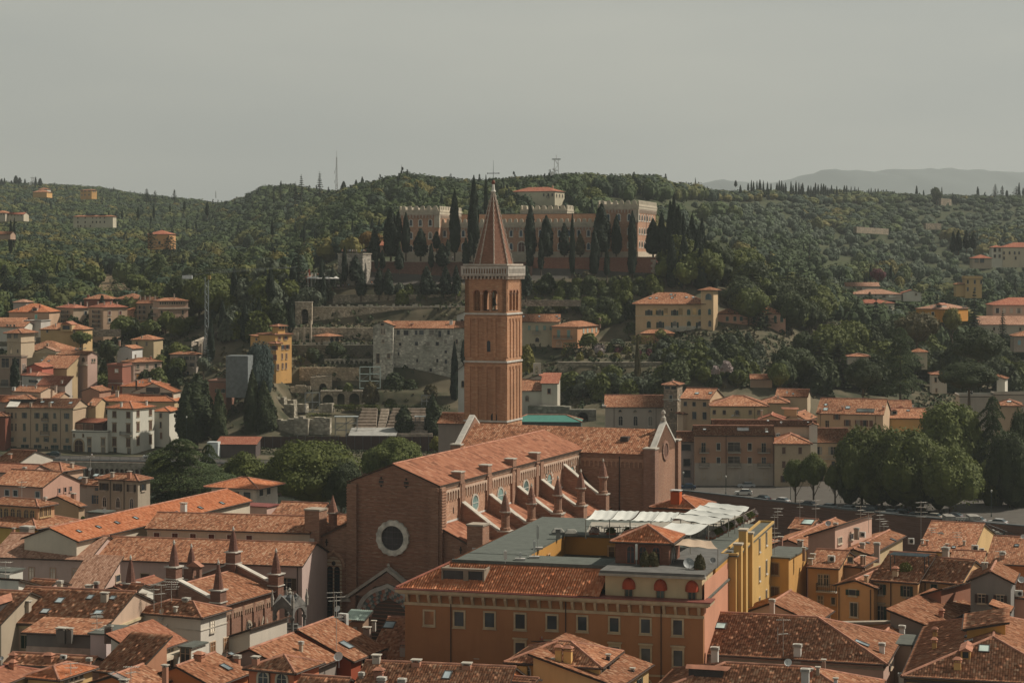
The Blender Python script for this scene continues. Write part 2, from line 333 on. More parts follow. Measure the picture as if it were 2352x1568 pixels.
class House:
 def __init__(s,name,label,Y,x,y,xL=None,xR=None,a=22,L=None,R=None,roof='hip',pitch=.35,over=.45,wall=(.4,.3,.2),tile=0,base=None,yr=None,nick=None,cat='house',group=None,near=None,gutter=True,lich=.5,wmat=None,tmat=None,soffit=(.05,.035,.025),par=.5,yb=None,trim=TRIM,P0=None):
  s.P0=P0 if P0 is not None else W(cu(x),cv(y),Y);Y=s.P0.y;s.Y=Y;s.u=CX+F*s.P0.x/Y;s.v=VH+(CAMZ-s.P0.z)*F/Y;s.ze=s.P0.z;a=math.radians(a);s.a=a;s.trim=trim
  s.dL=Vector((-math.cos(a),math.sin(a),0));s.dR=Vector((math.sin(a),math.cos(a),0))
  s.L=L if L else solve(s.P0,s.dL,cu(xL))
  if R:s.R=R
  elif xR is not None:s.R=solve(s.P0,s.dR,cu(xR))
  elif yr is not None:
   k=(cv(yr)-VH)/F;s.R=2*((CAMZ-s.ze-k*Y)/(pitch+k))
  else:s.R=9.
  if xR is not None and not R and(s.R>60 or s.R<0):print('CLAMP',label,round(s.R));s.R=2*((CAMZ-s.ze-(cv(yr)-VH)/F*Y)/(pitch+(cv(yr)-VH)/F))if yr is not None else 10.
  s.L=max(1.,abs(s.L));s.R=max(1.,abs(s.R));s.pitch=pitch
  pc=s.P0+s.dL*s.L*.5+s.dR*s.R*.5
  if yb is not None:base=CAMZ-(cv(yb)-VH)/F*Y-.3
  if base is None:base=min(ground(*(s.P0+s.dL*i*s.L+s.dR*j*s.R).xy)for i in(0,1)for j in(0,1))-1.0
  if base>s.ze-2.5:base=s.ze-2.5
  s.base=base;s.h=s.ze-base;s.label=label;s.nick=nick or label
  s.o=empty(name,(s.P0.x,s.P0.y,base),label,cat,group)
  s.near=(2 if Y<262 else 1 if Y<345 else 0)if near is None else near
  wm=wmat or plaster(tuple(wall));s.wm=wm;s.wallc=wall
  o=over;s.roofk=roof
  s0,s1,t0,t1=-o,s.L+o,-o,s.R+o;h=s.h;ze=h-pitch*o*0;g=.12
  P=[];ridges=[]
  def add(*q):P.append(q)
  if roof=='hip':
   r=min(s1-s0,t1-t0)/2;zr=ze+pitch*r;tm=(t0+t1)/2;sm=(s0+s1)/2
   if s1-s0>=t1-t0:A=(s0+r,tm,zr);B=(s1-r,tm,zr)
   else:A=(sm,t0+r,zr);B=(sm,t1-r,zr)
   c00,c10,c01,c11=(s0,t0,ze),(s1,t0,ze),(s0,t1,ze),(s1,t1,ze)
   if s1-s0>=t1-t0:
    add(c00,c10,B,A);add(c01,c11,B,A);add(c00,c01,A);add(c10,c11,B)
    ridges=[(A,B),(c00,A),(c01,A),(c10,B),(c11,B)]
   else:
    add(c00,c10,A);add(c01,c11,B);add(c00,c01,B,A);add(c10,c11,B,A)
    ridges=[(A,B),(c00,A),(c10,A),(c01,B),(c11,B)]
   s.zr=zr
  elif roof=='hR':
   r=(t1-t0)/2;zr=ze+pitch*r;tm=(t0+t1)/2;s1=s.L+.25;A=(s0+r,tm,zr);B=(s1,tm,zr);c00,c10,c01,c11=(s0,t0,ze),(s1,t0,ze),(s0,t1,ze),(s1,t1,ze)
   add(c00,c10,B,A);add(c01,c11,B,A);add(c00,c01,A);ridges=[(A,B),(c00,A),(c01,A)];s.zr=zr
  elif roof=='gL':
   tm=(t0+t1)/2;zr=ze+pitch*(tm-t0);q=.25;s0,s1=-q,s.L+q
   add((s0,t0,ze),(s1,t0,ze),(s1,tm,zr),(s0,tm,zr));add((s0,t1,ze),(s1,t1,ze),(s1,tm,zr),(s0,tm,zr));ridges=[((s0,tm,zr),(s1,tm,zr))];s.zr=zr
  elif roof=='gR':
   sm=(s0+s1)/2;zr=ze+pitch*(sm-s0);q=.25;t0,t1=-q,s.R+q
   add((s0,t0,ze),(s0,t1,ze),(sm,t1,zr),(sm,t0,zr));add((s1,t0,ze),(s1,t1,ze),(sm,t1,zr),(sm,t0,zr));ridges=[((sm,t0,zr),(sm,t1,zr))];s.zr=zr
  elif roof=='sT':zr=ze+pitch*(t1-t0);add((s0,t0,ze),(s1,t0,ze),(s1,t1,zr),(s0,t1,zr));s.zr=zr
  elif roof=='sTn':zr=ze+pitch*(t1-t0);add((s0,t1,ze),(s1,t1,ze),(s1,t0,zr),(s0,t0,zr));s.zr=zr
  elif roof=='sS':zr=ze+pitch*(s1-s0);add((s0,t0,ze),(s0,t1,ze),(s1,t1,zr),(s1,t0,zr));s.zr=zr
  elif roof=='sSn':zr=ze+pitch*(s1-s0);add((s1,t0,ze),(s1,t1,ze),(s0,t1,zr),(s0,t0,zr));s.zr=zr
  else:s.zr=ze
  tol=lambda p:Vector((s.dL.x*p[0]+s.dR.x*p[1],s.dL.y*p[0]+s.dR.y*p[1],p[2]))
  s.tol=tol;s.polys=[[tol(p)for p in q]for q in P]
  mb=MB();M=lambda x,y,z:tol((x,y,z))
  def ztop(a_,b_):
   if roof=='sT':return h+pitch*(b_+o)-g
   if roof=='sTn':return h+pitch*(s.R+o-b_)-g
   if roof=='sS':return h+pitch*(a_+o)-g
   if roof=='sSn':return h+pitch*(s.L+o-a_)-g
   return h
  c=[(0,0),(s.L,0),(s.L,s.R),(0,s.R)];n=0
  mb.v=[tuple(M(x,y,0))for x,y in c]+[tuple(M(x,y,ztop(x,y)))for x,y in c]
  mb.f=[(0,1,5,4),(1,2,6,5),(2,3,7,6),(3,0,4,7),(4,5,6,7)]
  if roof=='gL':
   for x in(0,s.L):mb.poly([M(x,0,h),M(x,s.R,h),M(x,s.R/2,h+pitch*(s.R/2+o)-g)])
  if roof=='hR':mb.poly([M(s.L,0,h),M(s.L,s.R,h),M(s.L,s.R/2,h+pitch*(s.R/2+o)-g)])
  if roof=='gR':
   for y in(0,s.R):mb.poly([M(0,y,h),M(s.L,y,h),M(s.L/2,y,h+pitch*(s.L/2+o)-g)])
  s.wall=mb.build('wall',wm,s.o)
  if P:
   hq=sum(map(ord,label));tm_=tmat or tiles(tile,min(.95,lich+(hq%3)*.12),.27,.42,(.86,.95,1.04,1.14,.99)[hq%5])
   polys=[(q,q[1]-q[0])for q in s.polys]
   V,Q,U=tile_surface(polys,s.near)
   s.roof=link('roof',np_mesh('roof',V,Q,tm_,uv=U),s.o)
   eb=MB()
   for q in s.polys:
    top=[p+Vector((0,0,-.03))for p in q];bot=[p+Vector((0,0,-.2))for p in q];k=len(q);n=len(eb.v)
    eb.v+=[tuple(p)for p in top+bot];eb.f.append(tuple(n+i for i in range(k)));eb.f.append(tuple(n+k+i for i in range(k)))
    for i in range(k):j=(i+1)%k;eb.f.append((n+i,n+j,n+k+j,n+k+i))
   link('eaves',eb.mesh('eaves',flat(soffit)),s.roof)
   if Y<640 and ridges:
    rb=MB()
    for A,B in ridges:rb.tube(tol(A)+Vector((0,0,.03)),tol(B)+Vector((0,0,.03)),.15 if Y<400 else.2,6)
    link('ridge_tiles',rb.mesh('ridge_tiles',flat((.40,.19,.125)if tile!=3 else(.3,.12,.08),.9,0.,.45)),s.roof)
   if gutter and Y<420:
    gb=MB();r_=.08
    for q in s.polys:
     if abs(q[0].z-h)<.01:
      a_,b_=q[0],q[1];mid=(q[0]+q[1])/2;ctr=tol((s.L/2,s.R/2,h));d=Vector((mid.x-ctr.x,mid.y-ctr.y,0));
      nrm=Vector((-(b_-a_).y,(b_-a_).x,0)).normalized()
      if nrm.dot(d)<0:nrm=-nrm
      gb.tube(a_+nrm*.08+Vector((0,0,-.08)),b_+nrm*.08+Vector((0,0,-.08)),r_,5)
    if gb.v:link('gutter',gb.mesh('gutter',flat((.06,.035,.025),.5)),s.roof)
  else:
   fb=MB().box(-.25,-.25,h-.02,s.L+.25,s.R+.25,h+.16,M)
   s.roof=fb.build('roof',flat((.10,.105,.09)),s.o)
   s.polys=[[tol(p)for p in((-.25,-.25,h+.16),(s.L+.25,-.25,h+.16),(s.L+.25,s.R+.25,h+.16),(-.25,s.R+.25,h+.16))]]
   if par:
    pb=MB();t=.22;e=.25
    pb.box(-e,-e,h+.16,s.L+e,-e+t,h+.16+par,M).box(-e,s.R+e-t,h+.16,s.L+e,s.R+e,h+.16+par,M).box(-e,-e+t,h+.16,-e+t,s.R+e-t,h+.16+par,M).box(s.L+e-t,-e+t,h+.16,s.L+e,s.R+e-t,h+.16+par,M)
    link('parapet',pb.mesh('parapet',wm),s.roof)
 def face(s,f,u,v=None,z=None):
  ps=Vector((s.P0.x,s.P0.y,0));d=s.dL if f=='L' else s.dR
  t=solve(ps,d,u);p=ps+d*t
  if z is None:z=CAMZ-(v-VH)/F*p.y
  return p-Vector((s.P0.x,s.P0.y,0))+Vector((0,0,z-s.base)),t
 def frz(s,f):
  x=s.dL if f=='L' else -s.dR
  return math.atan2(x.y,x.x)
 def win(s,f,xs,y,w,h,sh=None,opened=True,arch='',trim=None,t=.12,pane=(.02,.024,.028),head=False,dy=None,near=None):
  rz=s.frz(f);z=None
  for i,x in enumerate(xs):
   p,t_=s.face(f,cu(x),cv(y),z)
   if z is None:z=p.z+s.base;zz=z
   _,ta=s.face(f,cu(x-w/2),z=z);_,tb=s.face(f,cu(x+w/2),z=z)
   yy=(s.P0+(s.dL if f=='L' else s.dR)*t_).y
   wm=abs(tb-ta);hm=cs(h)*yy/F
   if i==0:w0,h0=wm,hm
   rw=random.Random(int(x*7+y*3));q_=rw.random();op=opened;pn=pane
   if sh and opened and q_<.22:op=False
   if pane==(.02,.024,.028):pn=((.02,.024,.028),(.035,.04,.045),(.012,.014,.016),(.10,.09,.075))[int(q_*37)%4]
   put_win(s.wall,tuple(p),rz,w0,h0,arch,sh,op,trim or s.trim,t,(h0*F/yy>7.5)if near is None else near,pn,head)
  return s
 def balcony(s,f,x0,x1,y,rail=(.05,.05,.045),dep=.9,slab=(.4,.36,.3),h=1.0):
  p0,ta=s.face(f,cu(x0),cv(y));z=p0.z;_,tb=s.face(f,cu(x1),z=z+s.base);pc,_=s.face(f,cu((x0+x1)/2),z=z+s.base);w=abs(tb-ta)
  rz=s.frz(f);b=MB().box(-w/2,0,-.2,w/2,dep,0).build('balcony',flat(slab),s.wall,tuple(pc),rz)
  r=MB().box(-w/2,dep-.06,h-.06,w/2,dep,h).box(-w/2,.02,h-.06,-w/2+.06,dep,h).box(w/2-.06,.02,h-.06,w/2,dep,h)
  k=max(3,int(w/.25))
  for i in range(k+1):x=-w/2+.03+(w-.06)*i/k;r.box(x-.02,dep-.05,0,x+.02,dep-.01,h-.05)
  for sg in(-1,1):
   for j in range(3):yy=.15+j*(dep-.3)/2;r.box(sg*(w/2-.03)-.02,yy-.02,0,sg*(w/2-.03)+.02,yy+.02,h-.05)
  link('railing',r.mesh('railing',flat(rail,.5)),b);return b
 def band(s,y,hh=.25,dep=.15,c=None,name='string_course',f='LR',x=None):
  """horizontal moulding round the two seen sides; y pixel row at the corner"""
  z=(CAMZ-(cv(y)-VH)/F*s.Y)-s.base if not isinstance(y,str)else s.h-float(y)
  M=lambda a,b,zz:s.tol((a,b,zz));mb=MB()
  mb.box(-dep,-dep,z-hh/2,s.L+dep*('L' in f),0,z+hh/2,M)if 'L' in f else None
  if 'R' in f:mb.box(-dep,0.0,z-hh/2,0,s.R+dep,z+hh/2,M)
  link(name,mb.mesh(name,flat(c or s.trim)),s.wall);return s
 def pipe(s,f,x,y0=None,c=(.06,.04,.03)):
  p,t=s.face(f,cu(x),z=s.base+s.h-.25);n=(-s.dR if f=='L' else -s.dL)*.12
  link('downpipe',MB().tube(p+n,Vector((p.x,p.y,0))+n,.06,5).mesh('downpipe',flat(c,.5)),s.wall);return s
 def on(s,x,y,back=True):
  """pixel on the roof -> (world point, slope polygon index)"""
  u,v=cu(x),cv(y);d=Vector(((u-CX)/F,1,-(v-VH)/F));C=Vector((0,0,CAMZ));org=Vector((s.P0.x,s.P0.y,s.base));best=None
  for i,q in enumerate(s.polys):
   n=(q[1]-q[0]).cross(q[2]-q[0])
   if abs(n.dot(d))<1e-9:continue
   k=n.dot(org+q[0]-C)/n.dot(d);p=C+d*k-org
   inside=0;pen=0
   ctr=sum(q,Vector())/len(q)
   for j in range(len(q)):
    a,b=q[j],q[(j+1)%len(q)];e=Vector((-(b-a).y,(b-a).x)).normalized()
    if e.dot((ctr-a).xy)<0:e=-e
    pen+=max(0,-e.dot((p-a).xy))
   c=(pen*10+(k/1000),k,i,p)
   if k>0 and(best is None or c<best):best=c
  if best is None or best[0]>10*4:
   k=s.Y+s.R*.35;p=C+d*k-org;p.z=min(p.z,s.zr);i=0
  else:_,k,i,p=best
  return p+org,i
 def chim(s,x,y,w,h,c=None,style='slab',cap=None):
  p,i=s.on(x,y);Y=p.y;w=cs(w)*Y/F/1.12;h=cs(h)*Y/F;c=c or(.40,.33,.26);wm=max(.35,w);dm=max(.35,w*.8)
  sh=MB().box(-wm/2,-dm/2,-.9,wm/2,dm/2,h-.25).build('chimney',plaster(c),s.roof,tuple(p-Vector((s.P0.x,s.P0.y,s.base))),s.frz('L'))
  cp=MB();e=.1
  if style=='tile':
   cp.box(-wm/2-e,-dm/2-e,h-.42,wm/2+e,dm/2+e,h-.36)
   for sx in(-1,0,1):cp.box(sx*(wm/2-.06)-.05,-dm/2,h-.36,sx*(wm/2-.06)+.05,dm/2,h-.12)
   n=len(cp.v);cp.v+=[(-wm/2-e*1.6,-dm/2-e*1.6,h-.12),(wm/2+e*1.6,-dm/2-e*1.6,h-.12),(wm/2+e*1.6,dm/2+e*1.6,h-.12),(-wm/2-e*1.6,dm/2+e*1.6,h-.12),(-wm*.25,0,h+.16),(wm*.25,0,h+.16)]
   cp.f+=[(n,n+1,n+5,n+4),(n+1,n+2,n+5),(n+2,n+3,n+4,n+5),(n+3,n,n+4),(n,n+3,n+2,n+1)];cm=flat((.36,.16,.10),.9,0.,.4)
  elif style=='slots':
   for k in range(3):z=h-.32+k*.13;cp.box(-wm/2-e,-dm/2-e,z,wm/2+e,dm/2+e,z+.06)
   cp.box(-wm/2+.08,-dm/2+.08,h-.3,wm/2-.08,dm/2-.08,h+.05);cm=flat((.45,.42,.37))
  else:
   for sx in(-1,1):
    for sy in(-1,1):cp.box(sx*(wm/2-.08)-.07,sy*(dm/2-.08)-.07,h-.27,sx*(wm/2-.08)+.07,sy*(dm/2-.08)+.07,h-.06)
   cp.box(-wm/2-e,-dm/2-e,h-.08,wm/2+e,dm/2+e,h+.02);cm=flat(cap or(.42,.38,.32))
  link('chimney_cap',cp.mesh('chimney_cap',cm),sh);return s
 def skyl(s,x,y,w,h,c=(.16,.19,.2)):
  p,i=s.on(x,y);q=s.polys[i];e=(q[1]-q[0]).normalized();n=(q[1]-q[0]).cross(q[2]-q[0]).normalized()
  if n.z<0:n=-n
  up=n.cross(e);up=up if up.z>0 else -up;Y=p.y;w=cs(w)*Y/F;g=up.z*F/Y/1+abs(up.y)*(CAMZ-p.z)/Y*F/Y
  hh=min(2.0,max(.4,cs(h)/max(g,.5)));o=p-Vector((s.P0.x,s.P0.y,s.base))+n*.06
  M=lambda a,b,z:o+e*a+up*b+n*z
  fr=MB();t=.09
  fr.box(-w/2,-hh/2,0,w/2,-hh/2+t,.12,M).box(-w/2,hh/2-t,0,w/2,hh/2,.12,M).box(-w/2,-hh/2+t,0,-w/2+t,hh/2-t,.12,M).box(w/2-t,-hh/2+t,0,w/2,hh/2-t,.12,M)
  f=link('skylight',fr.mesh('skylight',flat((.07,.065,.06),.5)),s.roof)
  link('pane',MB().box(-w/2+t,-hh/2+t,.03,w/2-t,hh/2-t,.07,M).mesh('pane',glass_mat(c,.12)),f);return s
 def dormer(s,x,y,w,h,wall=None,glassc=(.02,.024,.028),flat_top=False):
  p,i=s.on(x,y);Y=p.y;w=cs(w)*Y/F;h=cs(h)*Y/F;o=p-Vector((s.P0.x,s.P0.y,s.base));q=s.polys[i];e=(q[1]-q[0]).normalized()
  n=(q[1]-q[0]).cross(q[2]-q[0]);n=n if n.z>0 else -n;out=Vector((n.x,n.y,0)).normalized();L_=h/max(.2,s.pitch)+.3
  M=lambda a,b,z:o+e*a-out*b+Vector((0,0,z))
  d=link('dormer',MB().box(-w/2,0,-.4,w/2,L_,h-.1,M).mesh('dormer',plaster(wall or s.wallc)),s.roof)
  if flat_top:rb=MB().box(-w/2-.2,-.25,h-.1,w/2+.2,L_,h,M);m=flat((.08,.06,.05))
  else:
   rb=MB();rb.v=[tuple(M(*k))for k in((-w/2-.2,-.3,h-.12),(w/2+.2,-.3,h-.12),(w/2+.2,L_+.6,h-.12),(-w/2-.2,L_+.6,h-.12),(0,-.3,h+.25*w),(0,L_+.9,h+.25*w))]
   rb.f=[(0,3,5,4),(1,2,5,4),(0,1,4),(2,3,5),(0,1,2,3)];m=flat((.36,.16,.10),.9,0.,.4)
  link('dormer_roof',rb.mesh('dormer_roof',m),d)
  link('pane',MB().box(-w*.32,-.04,h*.12,w*.32,-.01,h*.78,M).mesh('pane',glass_mat(glassc)),d);return s
 def dish(s,x,y,dia,c='white',pole=24,f=None,turn=0):
  p,i=s.on(x,y+pole)if f is None else(s.face(f,cu(x),cv(y))[0]+Vector((s.P0.x,s.P0.y,s.base)),0)
  r=cs(dia)*p.y/F/2;top=CAMZ-(cv(y)-VH)/F*p.y;hz=max(.3,top-p.z)if f is None else.1
  make_dish(p,r,hz,c,s.nick,turn);return s
 def ant(s,x,y,h,bars=2,wide=1.0):
  p,i=s.on(x,y);make_antenna(p,cs(h)*p.y/F,bars,wide,s.nick,x);return s
 def unit(s,x,y,w,h,fans=1):
  p,i=s.on(x,y);make_ac(p+Vector((0,0,.02)),cs(w)*p.y/F,cs(h)*p.y/F,fans,s.frz('L'),s.nick);return s
CC={'white':(.6,.6,.57),'red':(.30,.05,.03),'grey':(.33,.34,.34),'rusty':(.42,.3,.22)}
def item(o,base,kind,where,u):ITEMS.append((base,where,u,o))
def make_dish(p,r,hz,c,where,turn=0):
 o=empty('satellite_dish',p,None,'satellite dish','satellite dishes on the roofs')
 az=math.radians(-90+turn+(p.x*7%30-15)-20);el=math.radians(35)
 n=Vector((math.cos(az)*math.cos(el),math.sin(az)*math.cos(el),math.sin(el)*.8)).normalized();e=n.cross(Vector((0,0,1))).normalized();g=n.cross(e)
 C=Vector((0,0,hz));mb=MB();k=16
 for j in range(4):
  rr=r*j/3;dd=.28*r*(j/3)**2
  for i in range(k):t=2*PI*i/k;mb.v.append(tuple(C+n*dd+e*rr*math.cos(t)+g*rr*math.sin(t)))
 for j in range(3):
  for i in range(k):q=(i+1)%k;mb.f.append((j*k+i,j*k+q,(j+1)*k+q,(j+1)*k+i))
 link('reflector',mb.mesh('reflector',flat(CC[c],.5,0.,.12)),o)
 a=MB().tube(C-n*.05,C-n*.05+Vector((0,0,-hz-.5)),.04,6);link('pole',a.mesh('pole',flat((.3,.3,.3),.5)),o)
 fa=MB().tube(C+g*r*.9+n*.25*r,C+n*r*1.0,.025,4).tube(C+n*r*.95,C+n*r*1.15,.07,6);link('feed_arm',fa.mesh('feed_arm',flat((.35,.35,.34),.5)),o)
 item(o,f'{c} dish on the','dish',where,CX+F*p.x/p.y)
def make_antenna(p,h,bars,wide,where,seed):
 r=random.Random(int(seed)+int(p.y));o=empty('tv_antenna',p,None,'antenna','television antennas on the roofs')
 link('mast',MB().tube((0,0,-.6),(0,0,h),.035,5).mesh('mast',flat((.42,.40,.36),.5)),o)
 for i in range(bars):
  z=h*(1-.04-i*.28/max(1,bars-1)*1.3)if bars>1 else h*.95;L=wide*(1.5-.3*(i%2));az=r.uniform(-.5,.5)+(i%2)*.3;d=Vector((math.cos(az),math.sin(az),0));q=Vector((-d.y,d.x,0))
  b=MB().tube(Vector((0,0,z))-d*L*.5,Vector((0,0,z))+d*L*.5,.03,4)
  for k in range(7):c=Vector((0,0,z))+d*L*(-.5+k/6);w=.22+.05*k;b.tube(c-q*w,c+q*w,.018,4)
  link('boom',b.mesh('boom',flat((.45,.43,.38),.5)),o)
 item(o,'thin antenna on the','ant',where,CX+F*p.x/p.y)
def make_ac(p,w,h,fans,rz,where):
 o=empty('air_conditioner',p,None,'air conditioner','air conditioning units on the roofs');o.rotation_euler=(0,0,rz);d=min(.5,w*.5)
 link('casing',MB().box(-w/2,-d,0,w/2,0,h).mesh('casing',flat((.55,.54,.50),.5)),o)
 for i in range(fans):
  cz=h*(.5 if fans==1 else.27+.46*i);r=min(w,h/fans)*.36;cx=-w*.12;mb=MB();n=14
  ring_mb(mb,[(cx+r*.86*math.cos(2*PI*k/n),cz+r*.86*math.sin(2*PI*k/n))for k in range(n)],[(cx+r*math.cos(2*PI*k/n),cz+r*math.sin(2*PI*k/n))for k in range(n)],.0,.04)
  fa=link('fan_grille',mb.mesh('fan_grille',flat((.3,.3,.29),.5)),o,(0,0,0))
  fb=MB().plate([(cx+r*.86*math.cos(2*PI*k/n),cz+r*.86*math.sin(2*PI*k/n))for k in range(n)],.0,.02);link('fan',fb.mesh('fan',flat((.03,.03,.03),.5)),fa)
  fa.location=(0,0.003,0)
 item(o,'white fan unit on the' if fans==1 else 'white double fan unit on the','ac',where,CX+F*p.x/p.y)
ORD=['first','second','third','fourth','fifth','sixth','seventh','eighth','ninth','tenth','eleventh','twelfth','thirteenth','fourteenth','fifteenth','sixteenth','seventeenth','eighteenth','nineteenth','twentieth']
def ordinal(i):
 if i<20:return ORD[i]
 tens=['twenty','thirty','forty','fifty','sixty','seventy','eighty','ninety','hundred'][i//10-2+(1 if i%10==9 else 0)]if i<119 else 'hundred'
 k=i+1
 T={20:'twenty',30:'thirty',40:'forty',50:'fifty',60:'sixty',70:'seventy',80:'eighty',90:'ninety'}
 if k<100:b=k//10*10;return(T[b]+'-'+ORD[k%10-1])if k%10 else{20:'twentieth',30:'thirtieth',40:'fortieth',50:'fiftieth',60:'sixtieth',70:'seventieth',80:'eightieth',90:'ninetieth'}[b]
 return 'hundred-and-'+ordinal(k-101)if k>100 else 'hundredth'
def finish_items():
 D={}
 for base,where,u,o in ITEMS:D.setdefault((base,where),[]).append((u,o))
 for(base,where),L in D.items():
  L.sort(key=lambda t:t[0])
  for i,(u,o)in enumerate(L):
   t=f'{base} {where}'
   if len(L)>1:t+=f', {ordinal(i)} from the left'
   o['label']=t
def long_labels():
 for o in bpy.data.objects:
  l=o.get('label')
  if l and len(l.split())>16:print('LONG',o.name,l)
def leaf_quads(P,N,size,rs,jit=.6,up=1.0):
 n=len(P);N=N+rs.normal(0,jit,(n,3));N/=np.linalg.norm(N,axis=1)[:,None]+1e-9
 R=rs.normal(size=(n,3));T=np.cross(N,R);T/=np.linalg.norm(T,axis=1)[:,None]+1e-9;B=np.cross(N,T)
 s=size*rs.uniform(.6,1.35,(n,1))
 a=T*s;b=B*s*rs.uniform(.5,.9,(n,1))
 a[:,2]*=up;b[:,2]*=up
 V=np.stack([P-a*.9-b*.3,P+b*.9-a*.1,P+a+b*.2,P-b*.9+a*.15],1).reshape(-1,3)
 return V,np.arange(4*n).reshape(-1,4)
def sph(n,rs):
 v=rs.normal(size=(n,3));return v/np.linalg.norm(v,axis=1)[:,None]
def crown_pts(kind,n,rs,w,h):
 """points and outward normals for a crown w wide and h high standing on z = 0"""
 if kind=='broad':
  k=10 if n<300 else 26 if n<3000 else 60;c=sph(k,rs);c[:,2]=np.abs(c[:,2])*.95-.25;c*=rs.uniform(.55,.95,(k,1))
  r=rs.uniform(.2,.36,k)*(1.15 if k==10 else 1 if k==26 else.75);c[0]=(0,0,0);r[0]=.55
  i=rs.choice(k,n,p=(r**2)/(r**2).sum());d=sph(n,rs);d[:,2]=np.where(rs.random(n)<.7,np.abs(d[:,2]),d[:,2])
  P=c[i]*.68+d*r[i][:,None]*rs.uniform(.8,1.08,(n,1));P*=(w/2,w/2,h/1.62);P[:,2]+=h*.36;return P,d
 if kind=='olive':
  k=12;c=sph(k,rs)*.6;r=rs.uniform(.25,.45,k);i=rs.integers(0,k,n);d=sph(n,rs)
  P=c[i]+d*r[i][:,None];P*=(w/2,w/2,h/2);P[:,2]+=h*.5;return P,d
 if kind=='cypress':
  z=rs.beta(1.25,1.45,n);prof=np.interp(z,[0,.06,.2,.45,.7,.88,1],[.45,.8,1,.95,.68,.36,.05])
  t=rs.uniform(0,2*PI,n);lob=1+.16*np.sin(t*3+z*9+rs.uniform(0,6))+.10*np.sin(t*5-z*17)
  rr=prof*lob*rs.uniform(.72,1.06,n)*w/2;d=np.stack([np.cos(t),np.sin(t),np.full(n,.35)],1)
  return np.stack([np.cos(t)*rr,np.sin(t)*rr,z*h],1),d
 if kind=='fir':
  z=rs.beta(1.0,1.5,n);tier=np.round(z*13)/13;t=rs.uniform(0,2*PI,n);q=rs.random(n)**.6
  rr=(1-tier)**.8*(.8+.25*np.sin(t*4+tier*40))*q*w/2+.03*w;zz=tier*h-q*(1-tier)*h*.06+rs.normal(0,.008*h,n)
  return np.stack([np.cos(t)*rr,np.sin(t)*rr,np.clip(zz,0,h)],1),np.stack([np.cos(t)*.3,np.sin(t)*.3,np.full(n,1.)],1)
 if kind=='cedar':
  z=rs.beta(1.1,1.35,n);nt_=11;tier=(np.floor(z*nt_)+.5)/nt_;t=rs.uniform(0,2*PI,n);na=9
  br=np.floor(t/(2*PI)*na)+tier*nt_*.37;tb=br*2*PI/na;q=rs.random(n)**.55;spread=rs.normal(0,.16,n)
  ang=tb+spread;prof=np.interp(tier,[0,.3,.6,.8,.93,1],[.9,1,.86,.66,.36,.14]);L=prof*(.75+.3*np.sin(br*12.9))
  rr=q*L*w/2;zz=tier*h-q**2*h*.10+rs.normal(0,.007*h,n)+(1-np.abs(spread)*2)*.01*h
  return np.stack([np.cos(ang)*rr,np.sin(ang)*rr,np.clip(zz,0,h)],1),np.stack([np.cos(t)*.35,np.sin(t)*.35,np.full(n,1.)],1)
 if kind=='bush':
  d=sph(n,rs);d[:,2]=np.abs(d[:,2]);P=d*(w/2,w/2,h)*rs.uniform(.86,1.04,(n,1));return P,d
def broad_crown(n,k,rs,w,h,leaf,flat_=1.0):
 c=sph(k,rs);c[:,2]=np.abs(c[:,2])*.95-.3;c*=rs.uniform(.5,.95,(k,1));r=rs.uniform(.24,.40,k)*(1.2 if k<9 else 1.if k<30 else.78);c[0]=(0,0,-.05);r[0]=.62;c*=.7
 i=rs.choice(k,n,p=(r**2)/(r**2).sum());d=sph(n,rs);d[:,2]=np.where(rs.random(n)<.75,np.abs(d[:,2]),d[:,2]);P=c[i]+d*r[i][:,None]*rs.uniform(.9,1.2,(n,1));core=[];a,b=7,5
 for j in range(k):
  th=np.linspace(0,2*PI,a+1)+j;ph=np.linspace(0,PI,b+1);g=np.stack([np.outer(np.cos(th),np.sin(ph)),np.outer(np.sin(th),np.sin(ph)),np.outer(np.ones(a+1),np.cos(ph))],2);g=c[j]+g*r[j]*.9*(1+.10*np.sin(g[:,:,0:1]*9+j)*np.cos(g[:,:,2:3]*8))
  core.append(np.stack([g[:-1,:-1],g[1:,:-1],g[1:,1:],g[:-1,1:]],2).reshape(-1,4,3))
 core=np.concatenate(core);lo,hi=P[:,2].min(),P[:,2].max();R=np.percentile(np.hypot(P[:,0],P[:,1]),98);S=np.array([w/2/R,w/2/R,h/(hi-lo)])
 f=lambda q:(q-np.array([0,0,lo]))*S
 L=leaf_quads(f(P),d/S*S.mean(),leaf,rs,.35)[0].reshape(-1,4,3);return np.concatenate([f(core),L])
def fit(P,w,h):
 a,b=np.percentile(P[:,2],(.5,99.7));P[:,2]=(P[:,2]-a)*h/(b-a);r=np.percentile(np.hypot(P[:,0],P[:,1]),98.5);P[:,:2]*=w/2/r;return P
LEAF={'cypress':((.012,.021,.012),(.036,.054,.030)),'broad':((.042,.058,.014),(.140,.155,.030)),'dark':((.020,.032,.013),(.066,.082,.026)),'yellow':((.090,.098,.021),(.225,.195,.045)),'olive':((.060,.075,.050),(.150,.173,.112)),'cedar':((.030,.050,.022),(.115,.145,.052)),'blue':((.030,.051,.045),(.083,.112,.098)),'plane':((.045,.066,.018),(.158,.177,.042)),'brown':((.060,.054,.024),(.128,.105,.045)),'rust':((.120,.070,.020),(.220,.130,.035)),'pink':((.250,.200,.190),(.500,.420,.400)),'purple':((.075,.022,.027),(.150,.045,.053)),'ivy':((.045,.063,.024),(.112,.128,.053))}
NOM={'broad':(10.,9.),'olive':(6.,5.),'cypress':(3.2,15.),'fir':(7.,16.),'cedar':(15.,18.),'bush':(3.,2.4)}
_CR={}
